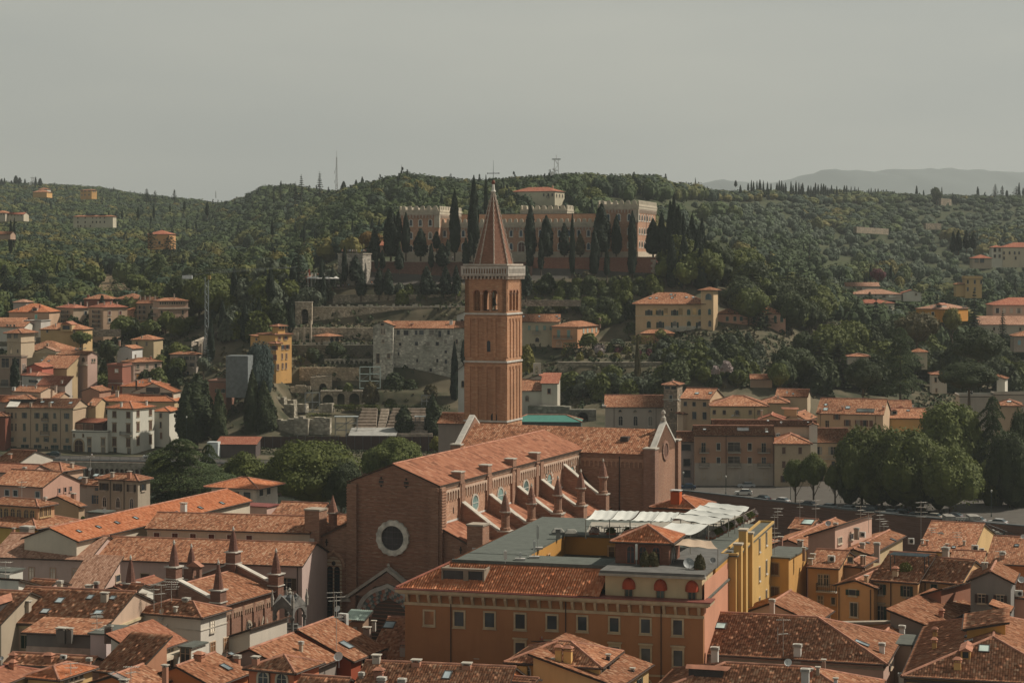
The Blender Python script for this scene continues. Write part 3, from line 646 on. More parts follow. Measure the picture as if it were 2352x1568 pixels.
def crown_mesh(kind,cls,var,leaf):
 k=(kind,cls,var,leaf)
 if k in _CR:return _CR[k]
 rs=np.random.default_rng(abs(hash((kind,cls,var))%9999)if False else(len(kind)*131+cls*17+var*7+3))
 w,h=NOM[kind];n,s={0:(170,1.25),1:(900,.62),2:(4200,.36),3:(16000,.21),4:(34000,.16)}[cls]
 if kind=='cypress':n=int(n*1.5);s*=.62
 if kind=='bush':s*=.42
 if kind=='fir':s*=.75
 if kind=='cedar':n=int(n*1.6);s*=.9
 if kind=='olive':s*=.7
 if kind=='broad':
  V=broad_crown(int(n*.8),(9,20,36,60,80)[cls],rs,w,h,s);V=V.reshape(-1,3);a,b=LEAF[leaf];me=np_mesh('crown',V,np.arange(len(V)).reshape(-1,4),leafm(a,b));_CR[k]=me;return me
 P,N=crown_pts(kind,n,rs,w,h);P=fit(P,w,h);V,Q=leaf_quads(P,N,s,rs,.5 if kind!='cypress' else.35,1.0 if kind not in('cypress',)else 1.7)
 if kind in('cedar','fir'):pass
 a,b=LEAF[leaf];me=np_mesh('crown',V,Q,leafm(a,b));_CR[k]=me;return me
_TR={}
def trunk_mesh(kind,limbs=True):
 if kind in _TR:return _TR[kind]
 r=random.Random(5);mb=MB();w,h=NOM[kind]
 if kind in('broad','olive'):
  mb.tube((0,0,-2),(0,0,h*.45),.34 if kind=='broad' else.2,7,.2)
  for i in range(6):a=i*1.05+r.uniform(0,.5);mb.tube((0,0,h*(.1+.05*i)),(math.cos(a)*w*.3,math.sin(a)*w*.3,h*(.5+.06*i)),.13,5,.04)
 else:mb.tube((0,0,-2.5),(0,0,h*.96),.28 if kind=='cypress' else.42,7,.05)
 if kind in('cedar','fir'):
  for i in range(22):a=i*2.4;z=h*(.06+.04*i);L=w*.42*(1-i/24);mb.tube((0,0,z),(math.cos(a)*L,math.sin(a)*L,z-h*.02),.1,4,.03)
 _TR[kind]=mb.mesh('trunk',flat((.10,.075,.05),.95,0.,.4));return _TR[kind]
TREES=[]
_tv=0
SP={'broad':'broadleaf_tree','olive':'olive_tree','cypress':'cypress_tree','fir':'fir_tree','cedar':'cedar_tree','bush':'bush'}
def tree(kind,x,yt,yb,w,Y,where,leaf=None,cls=None,desc=None,name=None,group=None,label=None,bare=0.):
 """x column, yt/yb top and foot rows (yb None: foot on the ground), w crown width, all in crop pixels"""
 global _tv;_tv+=1
 u=cu(x);vt=cv(yt);X=(u-CX)/F*Y;zt=CAMZ-(vt-VH)/F*Y;g=ground(X,Y)
 zb=g if yb is None else CAMZ-(cv(yb)-VH)/F*Y
 H=max(.6,zt-zb);Wd=cs(w)*Y/F;hp=H*F/Y;leaf=leaf or{'broad':'broad','olive':'olive','cypress':'cypress','fir':'dark','cedar':'cedar','bush':'broad'}[kind]
 if cls is None:cls=0 if hp<13 else 1 if hp<34 else 2 if hp<75 else 3
 o=empty(name or SP[kind],(X,Y,zb),label,kind if False else('bush' if kind=='bush' else 'tree'),group)
 nw,nh=NOM[kind];lift=H*bare if bare else(0 if kind in('bush',)else H*.06 if kind in('cypress','cedar','fir')else H*.16)
 if kind=='bush':c=link('foliage',crown_mesh(kind,cls,_tv%2,leaf),o)
 else:c=link('crown',crown_mesh(kind,cls,_tv%3 if cls<3 else _tv%2,leaf),o)
 c.location=(0,0,lift);c.scale=(Wd/nw,Wd/nw,(H-lift)/nh);c.rotation_euler=(0,0,_tv*1.7)
 if kind!='bush':t=link('trunk',trunk_mesh(kind),o);t.scale=(Wd/nw*.5+.5,Wd/nw*.5+.5,(H)/nh)
 if not label:TREES.append((desc or '',SP[kind].replace('_',' '),where,u,o))
 return o
def finish_trees():
 D={}
 for desc,sp,where,u,o in TREES:D.setdefault((desc,sp,where),[]).append((u,o))
 for(desc,sp,where),L in D.items():
  L.sort(key=lambda t:t[0])
  for i,(u,o)in enumerate(L):
   if not desc:
    pass
   s=f'{desc} {sp} {where}'.strip()if desc else f'{sp} {where}'
   if len(L)>1:s=s+f', {ordinal(i)} from the left'
   o['label']=s
   if len(L)>1 and not o.get('group'):o['group']=f'{sp}s {where}'
def hedge(name,label,pts,h,t,leaf='broad',dens=14,cat='hedge'):
 """leafy box along world points (x, y, z)"""
 rs=np.random.default_rng(len(label));Ps=[];Ns=[]
 for a,b in zip(pts[:-1],pts[1:]):
  a=np.array(a,float);b=np.array(b,float);L=np.linalg.norm(b-a);d=(b-a)/L;q=np.array([-d[1],d[0],0]);q/=np.linalg.norm(q)
  if q[1]>0:q=-q
  n=int(L*h*dens);s=rs.random(n);k=rs.random(n)<.6
  P=a+(b-a)*s[:,None];zz=rs.random(n)*h;off=np.where(k,t/2+rs.normal(0,.05,n),rs.uniform(-t/2,t/2,n));P=P+q*off[:,None];P[:,2]+=np.where(k,zz,h+rs.normal(0,.05,n))
  Ps.append(P);Ns.append(np.where(k[:,None],q[None,:],np.array([[0,0,1.]])))
 P=np.concatenate(Ps);N=np.concatenate(Ns);o=np.array(pts[0],float);V,Q=leaf_quads(P-o,N,.28,rs,.5)
 mb=MB()
 a,b=LEAF[leaf];c=link(name,np_mesh(name,V,Q,leafm(a,b)),None,tuple(o));tag(c,label,cat);return c
def arcade(mb,M,w,h,ops,y0,y1,n=8):
 """solid plate 0..w by 0..h with arched openings (x0, x1, zbase, zspring); round heads"""
 xs={0.,w}
 for x0,x1,zb,zs in ops:
  for i in range(n+1):xs.add(x0+(x1-x0)*(.5-.5*math.cos(PI*i/n)))
 xs=sorted(xs)
 def hole(x,op):
  x0,x1,zb,zs=op;c=(x0+x1)/2;r=(x1-x0)/2;return zs+math.sqrt(max(0,r*r-(x-c)**2))
 def slab(xa,xb,za0,zb0,za1,zb1):
  k=len(mb.v);P=[(xa,y0,za0),(xb,y0,zb0),(xb,y1,zb0),(xa,y1,za0),(xa,y0,za1),(xb,y0,zb1),(xb,y1,zb1),(xa,y1,za1)]
  mb.v+=[tuple(M(*p))for p in P]
  for q in((0,3,2,1),(4,5,6,7),(0,1,5,4),(2,3,7,6),(1,2,6,5),(3,0,4,7)):mb.f.append(tuple(k+i for i in q))
 for xa,xb in zip(xs[:-1],xs[1:]):
  if xb-xa<1e-4:continue
  m=(xa+xb)/2;op=next((o for o in ops if o[0]<m<o[1]),None)
  if op is None:slab(xa,xb,0,0,h,h)
  else:
   slab(xa,xb,hole(xa,op),hole(xb,op),h,h)
   if op[2]>.01:slab(xa,xb,0,0,op[2],op[2])
 return mb
def Mrot(o,a):
 c,s_=math.cos(a),math.sin(a);o=Vector(o)
 return lambda x,y,z:Vector((o.x+x*c-y*s_,o.y+x*s_+y*c,o.z+z))
def pxwall(name,label,cat,x0,x1,yt,yb,Y0,Y1,th,mat,ops=(),cap=None,rag=0,group=None,dark=True,topz=None):
 """upright wall between two crop columns at distances Y0, Y1, top row yt at x0. ops in crop px (xa, xb, ytop, ybottom)"""
 A=W(cu(x0),cv(yt),Y0);B=W(cu(x1),cv(yt),Y1);B.z=A.z;zb=CAMZ-(cv(yb)-VH)/F*Y0
 d=(B-A);w=d.length;d.normalize();h=A.z-zb;a=math.atan2(d.y,d.x)
 o=empty(name,(A.x,A.y,zb),label,cat,group);M=Mrot((0,0,0),a)
 O=[]
 for xa,xb,ya,yb_ in ops:
  ta=solve(A,d,cu(xa));tb=solve(A,d,cu(xb));z1=CAMZ-(cv(ya)-VH)/F*(A.y+d.y*ta)-zb;z0=CAMZ-(cv(yb_)-VH)/F*(A.y+d.y*ta)-zb
  r=(tb-ta)/2;O.append((ta,tb,max(0,z0),max(z0+.05,z1-r)))
 mb=MB()
 if rag:
  r=random.Random(int(x0));arcade(mb,M,w,h*.72,[q for q in O],0,th);k=max(3,int(w/1.6));hh=[h*.72+h*.28*r.uniform(1-rag,1)for _ in range(k+1)]
  for i in range(k):
   xa,xb=w*i/k,w*(i+1)/k;mb.box(xa,0,h*.72,xb,th*.9,hh[i],M)
 else:arcade(mb,M,w,h,O,0,th)
 wl=mb.build('masonry' if name!='wall' else 'masonry',mat,o)
 if cap:link('coping',MB().box(-.15,-.15,h,w+.15,th+.15,h+.22,M).mesh('coping',flat(cap)),o)
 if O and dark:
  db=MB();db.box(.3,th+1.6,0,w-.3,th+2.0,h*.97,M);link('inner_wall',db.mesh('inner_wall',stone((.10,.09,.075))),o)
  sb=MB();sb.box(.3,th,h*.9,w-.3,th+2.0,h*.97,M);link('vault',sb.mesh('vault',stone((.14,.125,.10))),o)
 return o
def bell_tower():
 Y=378.;P=W(506.3,VH,Y);a=math.radians(20);dL=Vector((-math.cos(a),math.sin(a),0));dR=Vector((math.sin(a),math.cos(a),0))
 w=abs(solve(P,dL,465.0));C=P+dL*w/2+dR*w/2;Z=lambda v:CAMZ-(v-VH)/F*Y
 o=empty('bell_tower',(C.x,C.y,0),'tall square red brick bell tower with arched belfry and tiled spire behind the long church','bell tower')
 br=brick((.40,.205,.115));ped=flat((.52,.49,.44));ang=math.atan2(-dL.y,-dL.x)
 M=Mrot((0,0,0),ang);h0=Z(312);h1=Z(285);hg=Z(275.5);k=w/2
 MB().box(-k,-k,0,k,k,h0,M).build('shaft',br,o)
 for z0,z1 in((Z(420),Z(364)),(Z(357),Z(316)),(Z(466),Z(423))):
  sb=MB()
  for f in range(4):
   Mf=Mrot((0,0,0),ang+f*PI/2)
   for i in range(5):x=-k+.55+(w-1.1)*i/4;sb.box(x-.3-.25*(i in(0,4)),-k-.16,z0,x+.3+.25*(i in(0,4)),-k+.02,z1,Mf)
   ops=[(.95+i*(w-1.9)/16+.07,.95+(i+1)*(w-1.9)/16-.07,0,.45)for i in range(16)]
   arcade(sb,Mrot(Mf(-k,-k-.14,z1-1.0),ang+f*PI/2),w,1.0,ops,0,.13,4)
  sb.build('panelled_brickwork',brick((.44,.225,.125)),o)
 for z in(Z(361.5),Z(421),Z(313.5)):
  MB().box(-k-.22,-k-.22,z-.18,k+.22,k+.22,z+.14,M).build('string_course',ped,o)
 bb=MB();z0=h0;hb=Z(273.9)-.7-h0
 for f in range(4):
  Mf=Mrot((0,0,0),ang+f*PI/2);Mw=Mrot(Mf(-k,-k,z0),ang+f*PI/2);ww=1.45;g=.32;x=(w-3*ww-2*g)/2;ops=[]
  for i in range(3):ops.append((x,x+ww,.25,3.5));x+=ww+g
  arcade(bb,Mw,w,hb,ops,0,.9)
 bb.build('belfry',br,o)
 MB().box(-k+1,-k+1,z0+hb-.3,k-1,k-1,z0+hb-.1,M).build('belfry_ceiling',flat((.05,.04,.03)),o)
 MB().box(-1.3,-1.3,z0,1.3,1.3,z0+.4,M).lathe([(.75,1.2),(.6,1.5),(.42,2.2),(.2,2.6),(.05,2.7)],12,(0,0,z0)).build('bell',flat((.06,.06,.045),.4,.6),o)
 for f in range(4):
  Mf=Mrot((0,0,0),ang+f*PI/2);x=-k+(w-3*1.45-.64)/2+1.45
  for i in range(2):
   c=Mf(x+.16+i*1.77,-k+.2,z0+.2);MB().lathe([(.3,0),(.2,.25),(.16,.3),(.15,3.0),(.3,3.3),(.34,3.5)],10,tuple(c)).build('column',flat((.45,.30,.22)),o)
 for f in range(4):
  Mf=Mrot((0,0,0),ang+f*PI/2);am=MB()
  for i in range(3):
   cx=-k+(w-3*1.45-.64)/2+.725+i*1.77
   for j in range(10):
    t=PI*j/10;t2=PI*(j+1)/10;r0,r1=.72,.95
    am.v+=[tuple(Mf(cx+r*math.cos(q),-k-.08,z0+3.5+r*math.sin(q)))for r,q in((r0,t),(r1,t),(r1,t2),(r0,t2))];n=len(am.v);am.f.append((n-4,n-3,n-2,n-1))
  am.build('arch_moulding',flat((.38,.19,.12)),o)
 gb=MB();zt=z0+hb;e=.62
 for f in range(4):
  Mf=Mrot((0,0,0),ang+f*PI/2)
  for i in range(13):x=-k-.3+(w+.6)*i/12;gb.box(x-.16,-k-.5,zt-.25,x+.16,-k+.02,zt+.35,Mf)
 gb.build('corbel',flat((.38,.31,.25)),o)
 MB().box(-k-e,-k-e,zt+.35,k+e,k+e,zt+.7,M).build('gallery_floor',flat((.36,.31,.26)),o)
 bal=o
 for f in range(4):
  Mf=Mrot((0,0,0),ang+f*PI/2);rb=MB();W2=w+2*e
  ops=[(.35+i*(W2-.7)/17+.12,.35+(i+1)*(W2-.7)/17-.12,.12,.95)for i in range(17)]
  arcade(rb,Mrot(Mf(-W2/2,-W2/2,zt+.7),ang+f*PI/2),W2,1.4,ops,.02,.16,4)
  rb.box(-W2/2,-W2/2-.03,zt+2.1,W2/2,-W2/2+.21,zt+2.24,Mf);rb.build('balustrade',flat((.43,.39,.34)),o)
 MB().box(-k-.1,-k-.1,zt+.7,k+.1,k+.1,Z(263.6)-.3,M).build('drum',br,o)
 zs=Z(263.6)-.3;MB().box(-k-.3,-k-.3,zs,k+.3,k+.3,zs+.3,M).build('cornice',flat((.42,.36,.3)),o)
 za=Z(190);r0=3.72;oct_=[(r0*math.cos(PI/8+i*PI/4+ang),r0*math.sin(PI/8+i*PI/4+ang))for i in range(8)];zs+=.3;sp=MB();n=24
 for i in range(8):
  (x0,y0),(x1,y1)=oct_[i],oct_[(i+1)%8];t=.045
  sp.poly([(x0,y0,zs),(x1,y1,zs),(x1*t,y1*t,za),(x0*t,y0*t,za)])
 sp.build('spire',brick((.24,.115,.075)),o)
 rb=MB()
 for x,y in oct_:
  rb.tube((x*1.01,y*1.01,zs),(x*.05,y*.05,za),.13,6,.1)
  for j in range(1,15):t=j/15;c=Vector((x*(1-t*.95)*1.03,y*(1-t*.95)*1.03,zs+(za-zs)*t));rb.tube(c-Vector((0,0,.15)),c+Vector((0,0,.12)),.19,5)
 rb.build('spire_rib',flat((.42,.35,.29)),o)
 MB().lathe([(.42,0),(.5,.15),(.32,.5),(.2,1.6),(.12,1.9)],10,(0,0,za-.2)).build('spire_cap',flat((.6,.57,.5)),o)
 MB().lathe([(.05,0),(.26,.2),(.36,.5),(.26,.8),(.08,1.0)],12,(0,0,za+1.2)).build('ball',flat((.16,.06,.04),.4,.3),o)
 zc=za+2.0;zt2=Z(158.5)
 cb=MB().tube((0,0,zc),(0,0,zt2),.06,6,.02);c_,s_=math.cos(ang+.2),math.sin(ang+.2)
 cb.tube((-1.1*c_,-1.1*s_,Z(171.8)),(1.1*c_,1.1*s_,Z(171.8)),.07,6).tube((-.9*c_-.2,-.9*s_,Z(178.5)),(.1,0,Z(178.5)),.12,4)
 for q in(-1.1,1.1):cb.lathe([(.02,-.14),(.14,0),(.02,.14)],6,(q*c_,q*s_,Z(171.8)))
 cb.build('cross',flat((.03,.045,.05),.5,.5),o)
 p=P+dL*w*.5-C+Vector((0,0,0));Mf=Mrot((0,0,0),ang)
 wn=MB();q=Mf(.6,-k-.02,Z(346));MB().plate(prof(.75,2.1,'r'),-.03,.02,Mrot(q,ang)).build('window',glass_mat((.015,.015,.018)),o)
 q=Mf(k-.9-1.6,-k-.02,Z(417.5));MB().plate(prof(1.2,1.8,'r'),-.03,.02,Mrot(q,ang)).build('window',glass_mat((.015,.015,.018)),o)
def church():
 crop(1000,1600);a=21.7;Y=292.
 br=brick((.31,.168,.11));brl=brick((.45,.255,.165));brd=brick((.28,.155,.11));cop=flat((.44,.40,.34))
 H=House('church','huge gothic brick church with unfinished facade, rose window, tiled nave roof and striped portal',Y,1765,800,945,None,a,R=62.5,roof='gR',pitch=.385,over=.5,tmat=tiles(3,.3,.62,.9),base=0,cat='church',wmat=br,near=1,gutter=False,lich=.25)
 o=H.o;T=H.tol;h=H.h;L=H.L;M=lambda x,y,z:T((x,y,z));rzL=H.frz('L');rzR=H.frz('R')
 fb=MB()
 for i in range(46):z=1+i*.56;
 for i in range(50):
  z=.8+i*.55
  if z<h-.3:x0,x1=.9,L-.9
  else:
   d=(z-h)/.385;x0,x1=max(.9,d),min(L-.9,L-d)
  if x1-x0>.6:fb.box(x0,-.14,z,x1,0,z+.12,M)
 fb.build('facade_ledges',brick((.30,.14,.09)),o)
 for x0,x1 in((-.3,1.2),(L-1.2,L+.3)):
  pb=MB().box(x0,-.55,0,x1,.0,h-.3,M)
  for i in range(60):z=.3+i*.42;pb.box(x0-.07,-.66,z,x1+.07,-.5,z+.2,M)if z<h-.6 else None
  pb.build('pier',br,o)
 pb=MB()
 for x in(0,):
  pb.box(-.8,-.3,0,0,1.2,h-.3,M)
  for i in range(60):z=.3+i*.42;pb.box(-.92,-.4,z,-.7,1.3,z+.2,M)if z<h-.6 else None
 pb.build('pier',br,o)
 p,t=H.face('L',cu(1350),cv(1290));R0=2.55;n=24
 circ=lambda r,j=0,nn=n:[(r*math.cos(2*PI*i/nn),r*math.sin(2*PI*i/nn))for i in range(nn)]
 rg=MB();r_=random.Random(4)
 ring_mb(rg,circ(1.82,0,32),[((R0*(1+(.05 if i%2 else 0)))*math.cos(2*PI*i/32),(R0*(1+(.05 if i%2 else 0)))*math.sin(2*PI*i/32))for i in range(32)],0,.5)
 rz=rg.build('rose_window',flat((.56,.53,.46),.9,0.,.5),H.wall,tuple(p),rzL)
 link('pane',MB().plate(circ(1.84),.02,.2).mesh('pane',glass_mat((.02,.02,.022),.4)),rz)
 tr=MB()
 for x in(-.9,0,.9):tr.box(x-.04,.2,-1.7,x+.04,.26,1.7)
 for z in(-.9,0,.9):tr.box(-1.7,.2,z-.04,1.7,.26,z+.04)
 link('tracery',tr.mesh('tracery',flat((.10,.09,.09))),rz)
 for x,y in((1235,765),(1470,780)):
  q,_=H.face('L',cu(x),cv(y));MB().plate(prof(.75,2.0 if False else.9,''),.0,.03).build('window',glass_mat((.015,.012,.01)),H.wall,tuple(q),rzL)
  MB().plate(prof(.28,1.6,''),.0,.05).build('window',glass_mat((.015,.012,.01)),H.wall,tuple(q),rzL)
 crop(1000,2130);c,_=H.face('L',cu(1318),cv(800));g=MB();Mp=Mrot((0,0,0),0)
 zc=c.z;hw=4.9;apex=zc+6.4
 g.v=[(-hw,0,-zc),(hw,0,-zc),(hw,0,2.6),(0,0,6.6),(-hw,0,2.6)];pts=[(-hw,-zc),(hw,-zc),(hw,2.2),(0,6.3),(-hw,2.2)]
 g=MB();
 g.plate([(-hw,-zc),(-3.9,-zc),(-3.9,2.9),(-hw,2.2)],0,1.0).plate([(3.9,-zc),(hw,-zc),(hw,2.2),(3.9,2.9)],0,1.0)
 g.plate([(-3.9,2.9),(-2.9,2.9),(-1.6,4.15),(0,4.75),(0,6.2)],0,1.0).plate([(3.9,2.9),(2.9,2.9),(1.6,4.15),(0,4.75),(0,6.2)][::-1],0,1.0)
 P=g.build('portal',brd,o,tuple(c),rzL);P.scale=(1.34,1,1.12)
 cb=MB()
 for sg in(-1,1):cb.plate([(sg*5.4,2.0),(sg*5.4,2.45),(0,6.85),(0,6.4)],-.1,1.25);cb.plate([(sg*5.9,2.0),(sg*4.4,2.0),(sg*5.0,2.9)],-.1,1.25)
 cb.lathe([(.1,0),(.2,.2),(.08,.5)],8,(0,.6,6.8));link('gable_coping',cb.mesh('gable_coping',flat((.40,.36,.31))),P)
 def garch(r,th,y0,y1,cols,seg=26,rise=1.12):
  out=[MB()for _ in cols]
  for i in range(seg):
   t0,t1=PI*i/seg,PI*(i+1)/seg;q=out[i%len(cols)];f=lambda rr,t:(rr*math.cos(t),rr*math.sin(t)*rise+(.35 if abs(math.cos(t))<.2 else.0)*(1-abs(math.cos(t))*5))
   a0,a1,b0,b1=f(r,t0),f(r,t1),f(r-th,t0),f(r-th,t1);q.plate([b0,a0,a1,b1],y0,y1)
  return out
 cols=[(.42,.20,.15),(.38,.36,.32),(.13,.17,.17)]
 for k,(r,th,y1)in enumerate(((3.9,.5,.95),(3.42,.45,.72),(2.98,.42,.5),(2.58,.4,.3))):
  cc=[(.44,.41,.37)]if k==0 else cols[k%3:]+cols[:k%3]
  for q,c_ in zip(garch(r,th,.02,y1,cc),cc):link('archivolt',q.mesh('archivolt',flat(c_)),P)
 for q in garch(2.2,2.19,0,.08,[1]):link('lunette',q.mesh('lunette',plaster((.10,.075,.06))),P)
 ld=MB().box(-2.2,.0,-zc,2.2,.1,-.2);link('door',ld.mesh('door',flat((.07,.045,.03))),P)
 crop(1000,1600);aw=7.0;zin=19.2;zout=15.8;RL=57.
 tm=tiles(3,.35,.62,.9)
 for sg,nm in((-1,'aisle'),(1,'aisle')):
  x0=0 if sg<0 else L;x1=x0+sg*aw;mb=MB()
  v=[(x0,.3,0),(x1,.3,0),(x1,RL,0),(x0,RL,0),(x0,.3,zin),(x1,.3,zout),(x1,RL,zout),(x0,RL,zin)]
  mb.v=[tuple(M(*q))for q in v];mb.f=[(0,1,5,4),(1,2,6,5),(2,3,7,6),(4,5,6,7)];A=mb.build('aisle',br,o)
  q=[Vector(M(x1+sg*.4,-.1,zout-.05)),Vector(M(x1+sg*.4,RL,zout-.05)),Vector(M(x0,RL,zin+.15)),Vector(M(x0,-.1,zin+.15))]
  V,Q,U=tile_surface([(q,q[1]-q[0])],1);link('aisle_roof',np_mesh('aisle_roof',V,Q,tm,uv=U),A)
  eb=MB();k=[p+Vector((0,0,-.05))for p in q]+[p+Vector((0,0,-.3))for p in q];eb.v=[tuple(p)for p in k];eb.f=[(0,1,2,3),(4,5,6,7),(0,1,5,4),(1,2,6,5),(2,3,7,6),(3,0,4,7)]
  link('eaves',eb.mesh('eaves',flat((.08,.05,.035))),A)
  lb=MB()
  for i in range(26):
   z=.8+i*.55;d=max(0,(z-zout)/((zin-zout)/aw))
   if z<zin-.4:xa,xb=sorted((x0+sg*.9,x1-sg*d));lb.box(xa,.18,z,xb,.3,z+.12,M)
  link('ledges',lb.mesh('ledges',brick((.30,.14,.09))),A)
  pb=MB();xa,xb=sorted((x0+sg*4.9,x0+sg*7.35));pb.box(xa,-.6,0,xb,1.9,20.6 if sg>0 else 19.6,M);pl=pb.build('corner_pillar',br,o)
  link('pillar_cap',MB().box(xa-.12,-.72,19.6+(sg>0),xb+.12,2.02,19.85+(sg>0),M).mesh('pillar_cap',flat((.35,.3,.24))),pl)
  for zz in(15.5,13.6,6.0):link('stone_tablet',MB().box(xa+.8,-.68,zz,xa+1.6,-.6,zz+(1.0 if zz!=13.6 else 1.2),M).mesh('stone_tablet',flat((.52,.50,.46))),pl)
  wc=M(x0+sg*2.9,.28,0);zt_,zb_=(13.6,4.0);fr=MB();outr=prof(2.5,zt_-zb_+.2,'r',.1);wl=MB().plate(outr,.0,.06)
  wo=wl.build('tall_window',flat((.46,.36,.25)),A,(wc.x,wc.y,(zt_+zb_)/2),rzL)
  for q_ in(-.58,.58):link('pane',MB().plate([(x+q_,z-.5)for x,z in prof(.9,zt_-zb_-1.4,'r')],.06,.1).mesh('pane',glass_mat((.012,.012,.014),.5)),wo)
  link('pane',MB().plate([(.33*math.cos(i*PI/6),(zt_-zb_)/2-.75+.33*math.sin(i*PI/6))for i in range(12)],.06,.1).mesh('pane',glass_mat((.012,.012,.014),.5)),wo)
  link('window_arch',garch(1.9,.35,.0,.15,[1])[0].mesh('window_arch',brl),wo).location=(0,0,(zt_-zb_)/2-1.2)
  if True:
   q_=MB().plate(prof(.2,1.0,''),.28,.34).box(-.25,.28,-.05,.25,.34,.12);link('loophole',q_.mesh('loophole',glass_mat((.01,.01,.01))),A,(M(x0+sg*3.8,0,16.3).x,M(x0+sg*3.8,0,16.3).y,16.0 if sg<0 else 16.0),rzL)
 ab=MB();nA=70;ops=[(i*RL/nA+.12,(i+1)*RL/nA-.12,0,.55)for i in range(nA)]
 c=M(-aw-.12,0,14.2);arcade(ab,Mrot(c,math.atan2(H.dR.y,H.dR.x)),RL,1.25,ops,-.14,0,4);ab.build('arched_frieze',brl,o)
 nb=MB();nA=64;RN=61.;ops=[(i*RN/nA+.13,(i+1)*RN/nA-.13,0,1.0)for i in range(nA)]
 arcade(nb,Mrot(M(0,.8,h-2.6),math.atan2(H.dR.y,H.dR.x)),RN,1.7,ops,-.02,.18,4)if False else None
 c=M(-.16,.8,h-2.6);arcade(nb,Mrot(c,math.atan2(H.dR.y,H.dR.x)),RN,1.6,ops,-.15,0,4);nb.build('arched_frieze',flat((.50,.36,.27)),o)
 nb=MB()
 for i in range(150):t_=.8+RN*i/150;nb.box(-.18,t_,h-.75,0,t_+.2,h-.5,M)
 nb.box(-.22,.8,h-.5,0,RN+.8,h-.3,M);nb.build('dentil_course',flat((.46,.33,.25)),o)
 MB().box(-.03,1.2,zin,0,62,h-.3,M).build('upper_wall',brl,o)
 MB().box(-.14,1.2,zin+.1,0,60,zin+.35,M).build('flashing',flat((.6,.58,.54)),o)
 base=Vector((H.P0.x,H.P0.y,0));pins=[(1000+0,0)];
 crop(2000,1600);PT=[]
 ps=base-H.dL*7.2
 for x in(50,295,545,760,970):PT.append(solve(ps,H.dR,cu(x)))
 for i,t_ in enumerate(PT):
  big=i==4;zt_=zin+2.2+(1.3 if big else 0);zo=17.6+(.7 if big else 0);bt=MB();w_=.55
  v=[(0,t_-w_,0),(-6.6,t_-w_,0),(-6.6,t_-w_,zo),(0,t_-w_,zt_+.6)];k=[(x,y+2*w_,z)for x,y,z in v]
  bt.v=[tuple(M(*q))for q in v+k];bt.f=[(0,1,2,3),(4,5,6,7),(0,1,5,4),(1,2,6,5),(2,3,7,6)];B=bt.build('buttress',brd if False else br,o)
  cp=MB();v=[(0,t_-w_-.1,zt_+.6),(-6.4,t_-w_-.1,zo),(-6.4,t_-w_-.1,zo+.22),(0,t_-w_-.1,zt_+.82)];k=[(x,y+2*w_+.2,z)for x,y,z in v]
  cp.v=[tuple(M(*q))for q in v+k];cp.f=[(0,1,2,3),(4,5,6,7),(0,1,5,4),(3,2,6,7),(1,2,6,5)];link('coping',cp.mesh('coping',cop),B)
  pr=MB().box(-8.0,t_-.85,0,-6.4,t_+.85,zo+.1,M);pr.build('pier',br,B)
  c=M(-7.2,t_,0);MB().box(-8.15,t_-1.0,zo+.1,-6.25,t_+1.0,zo+.32,M).build('pier_cap',cop,B)
  pn=MB().lathe([(.8,0),(.8,.35),(.62,.5),(.62,2.3),(.8,2.45),(.86,2.7)],10,(c.x,c.y,zo+.32)).build('pinnacle',br,B)
  link('cone',MB().lathe([(.78,2.8),(.52,4.1),(.2,5.2),(.1,5.3)],10,(c.x,c.y,zo+.32)).mesh('cone',brick((.24,.12,.085))),pn)
  link('pinnacle_rim',MB().lathe([(.9,2.68),(.92,2.84),(.4,2.86)],10,(c.x,c.y,zo+.32)).mesh('pinnacle_rim',cop),pn)
  link('finial',MB().lathe([(.12,5.25),(.2,5.5),(.05,5.9)],8,(c.x,c.y,zo+.32)).mesh('finial',cop),pn)
  PB=MB().box(-.45,t_-.7,zin,0,t_+.7,h-.4,M)if i<4 else None
  if PB:PB.build('pilaster',br,o)
 crop(1000,1600)
 for x in(1972,2228,2352+112,2352+337):
  t_=solve(base,H.dR,cu(x));s_=MB().box(-.5,t_-.75,h-.5,1.0,t_+.75,h+1.15,M).build('buttress_stub',br,o);link('stub_cap',MB().box(-.6,t_-.85,h+1.15,1.1,t_+.85,h+1.32,M).mesh('stub_cap',cop),s_)
  MB().box(-.35,t_-.6,zin,0,t_+.6,h-.4,M).build('pilaster',br,o)
 for j,(x,y)in enumerate(((2112,960),(2350,892),(2352+10,880),(2352+237,820),(2352+458,755),(2352+670,680))):
  if j==2:continue
  q,t_=H.face('R',cu(x),cv(y));q=q-H.dL*.04;r=1.15;w_=MB()
  ring_mb(w_,circ(r,0,20),circ(r+.28,0,20),0,.14);wo=w_.build('round_window',flat((.50,.45,.38))if j<4 else brl,H.wall,tuple(q),rzR)
  link('pane',MB().plate(circ(r,0,20),.03,.06).mesh('pane',glass_mat((.10,.15,.14),.15)),wo)
  link('tracery',MB().box(-r,.06,-.05,r,.12,.05).mesh('tracery',flat((.5,.5,.46))),wo)
  if j>=4:
   for k_ in range(9):
    t0=PI*(k_-.4)/8.2;t1=t0+.2;f=lambda rr,t:(rr*math.cos(t),rr*math.sin(t))
    link('voussoir',MB().plate([f(r+.28,t0),f(r+.75,t0),f(r+.75,t1),f(r+.28,t1)],.0,.1).mesh('voussoir',flat((.55,.52,.45))),wo)
 for x,y in((1812,1055),(1912,1030)):
  q,_=H.face('R',cu(x),cv(y));MB().plate(prof(.28,.95,'g'),.0,.06).build('window',glass_mat((.012,.01,.01)),H.wall,tuple(q),rzR)
 crop(2000,1600);T1=H.R-1.5;D=14.2;pr=base+H.dR*T1;sx=abs(solve(pr,-H.dL,cu(1442)));pl=pr+H.dL*L
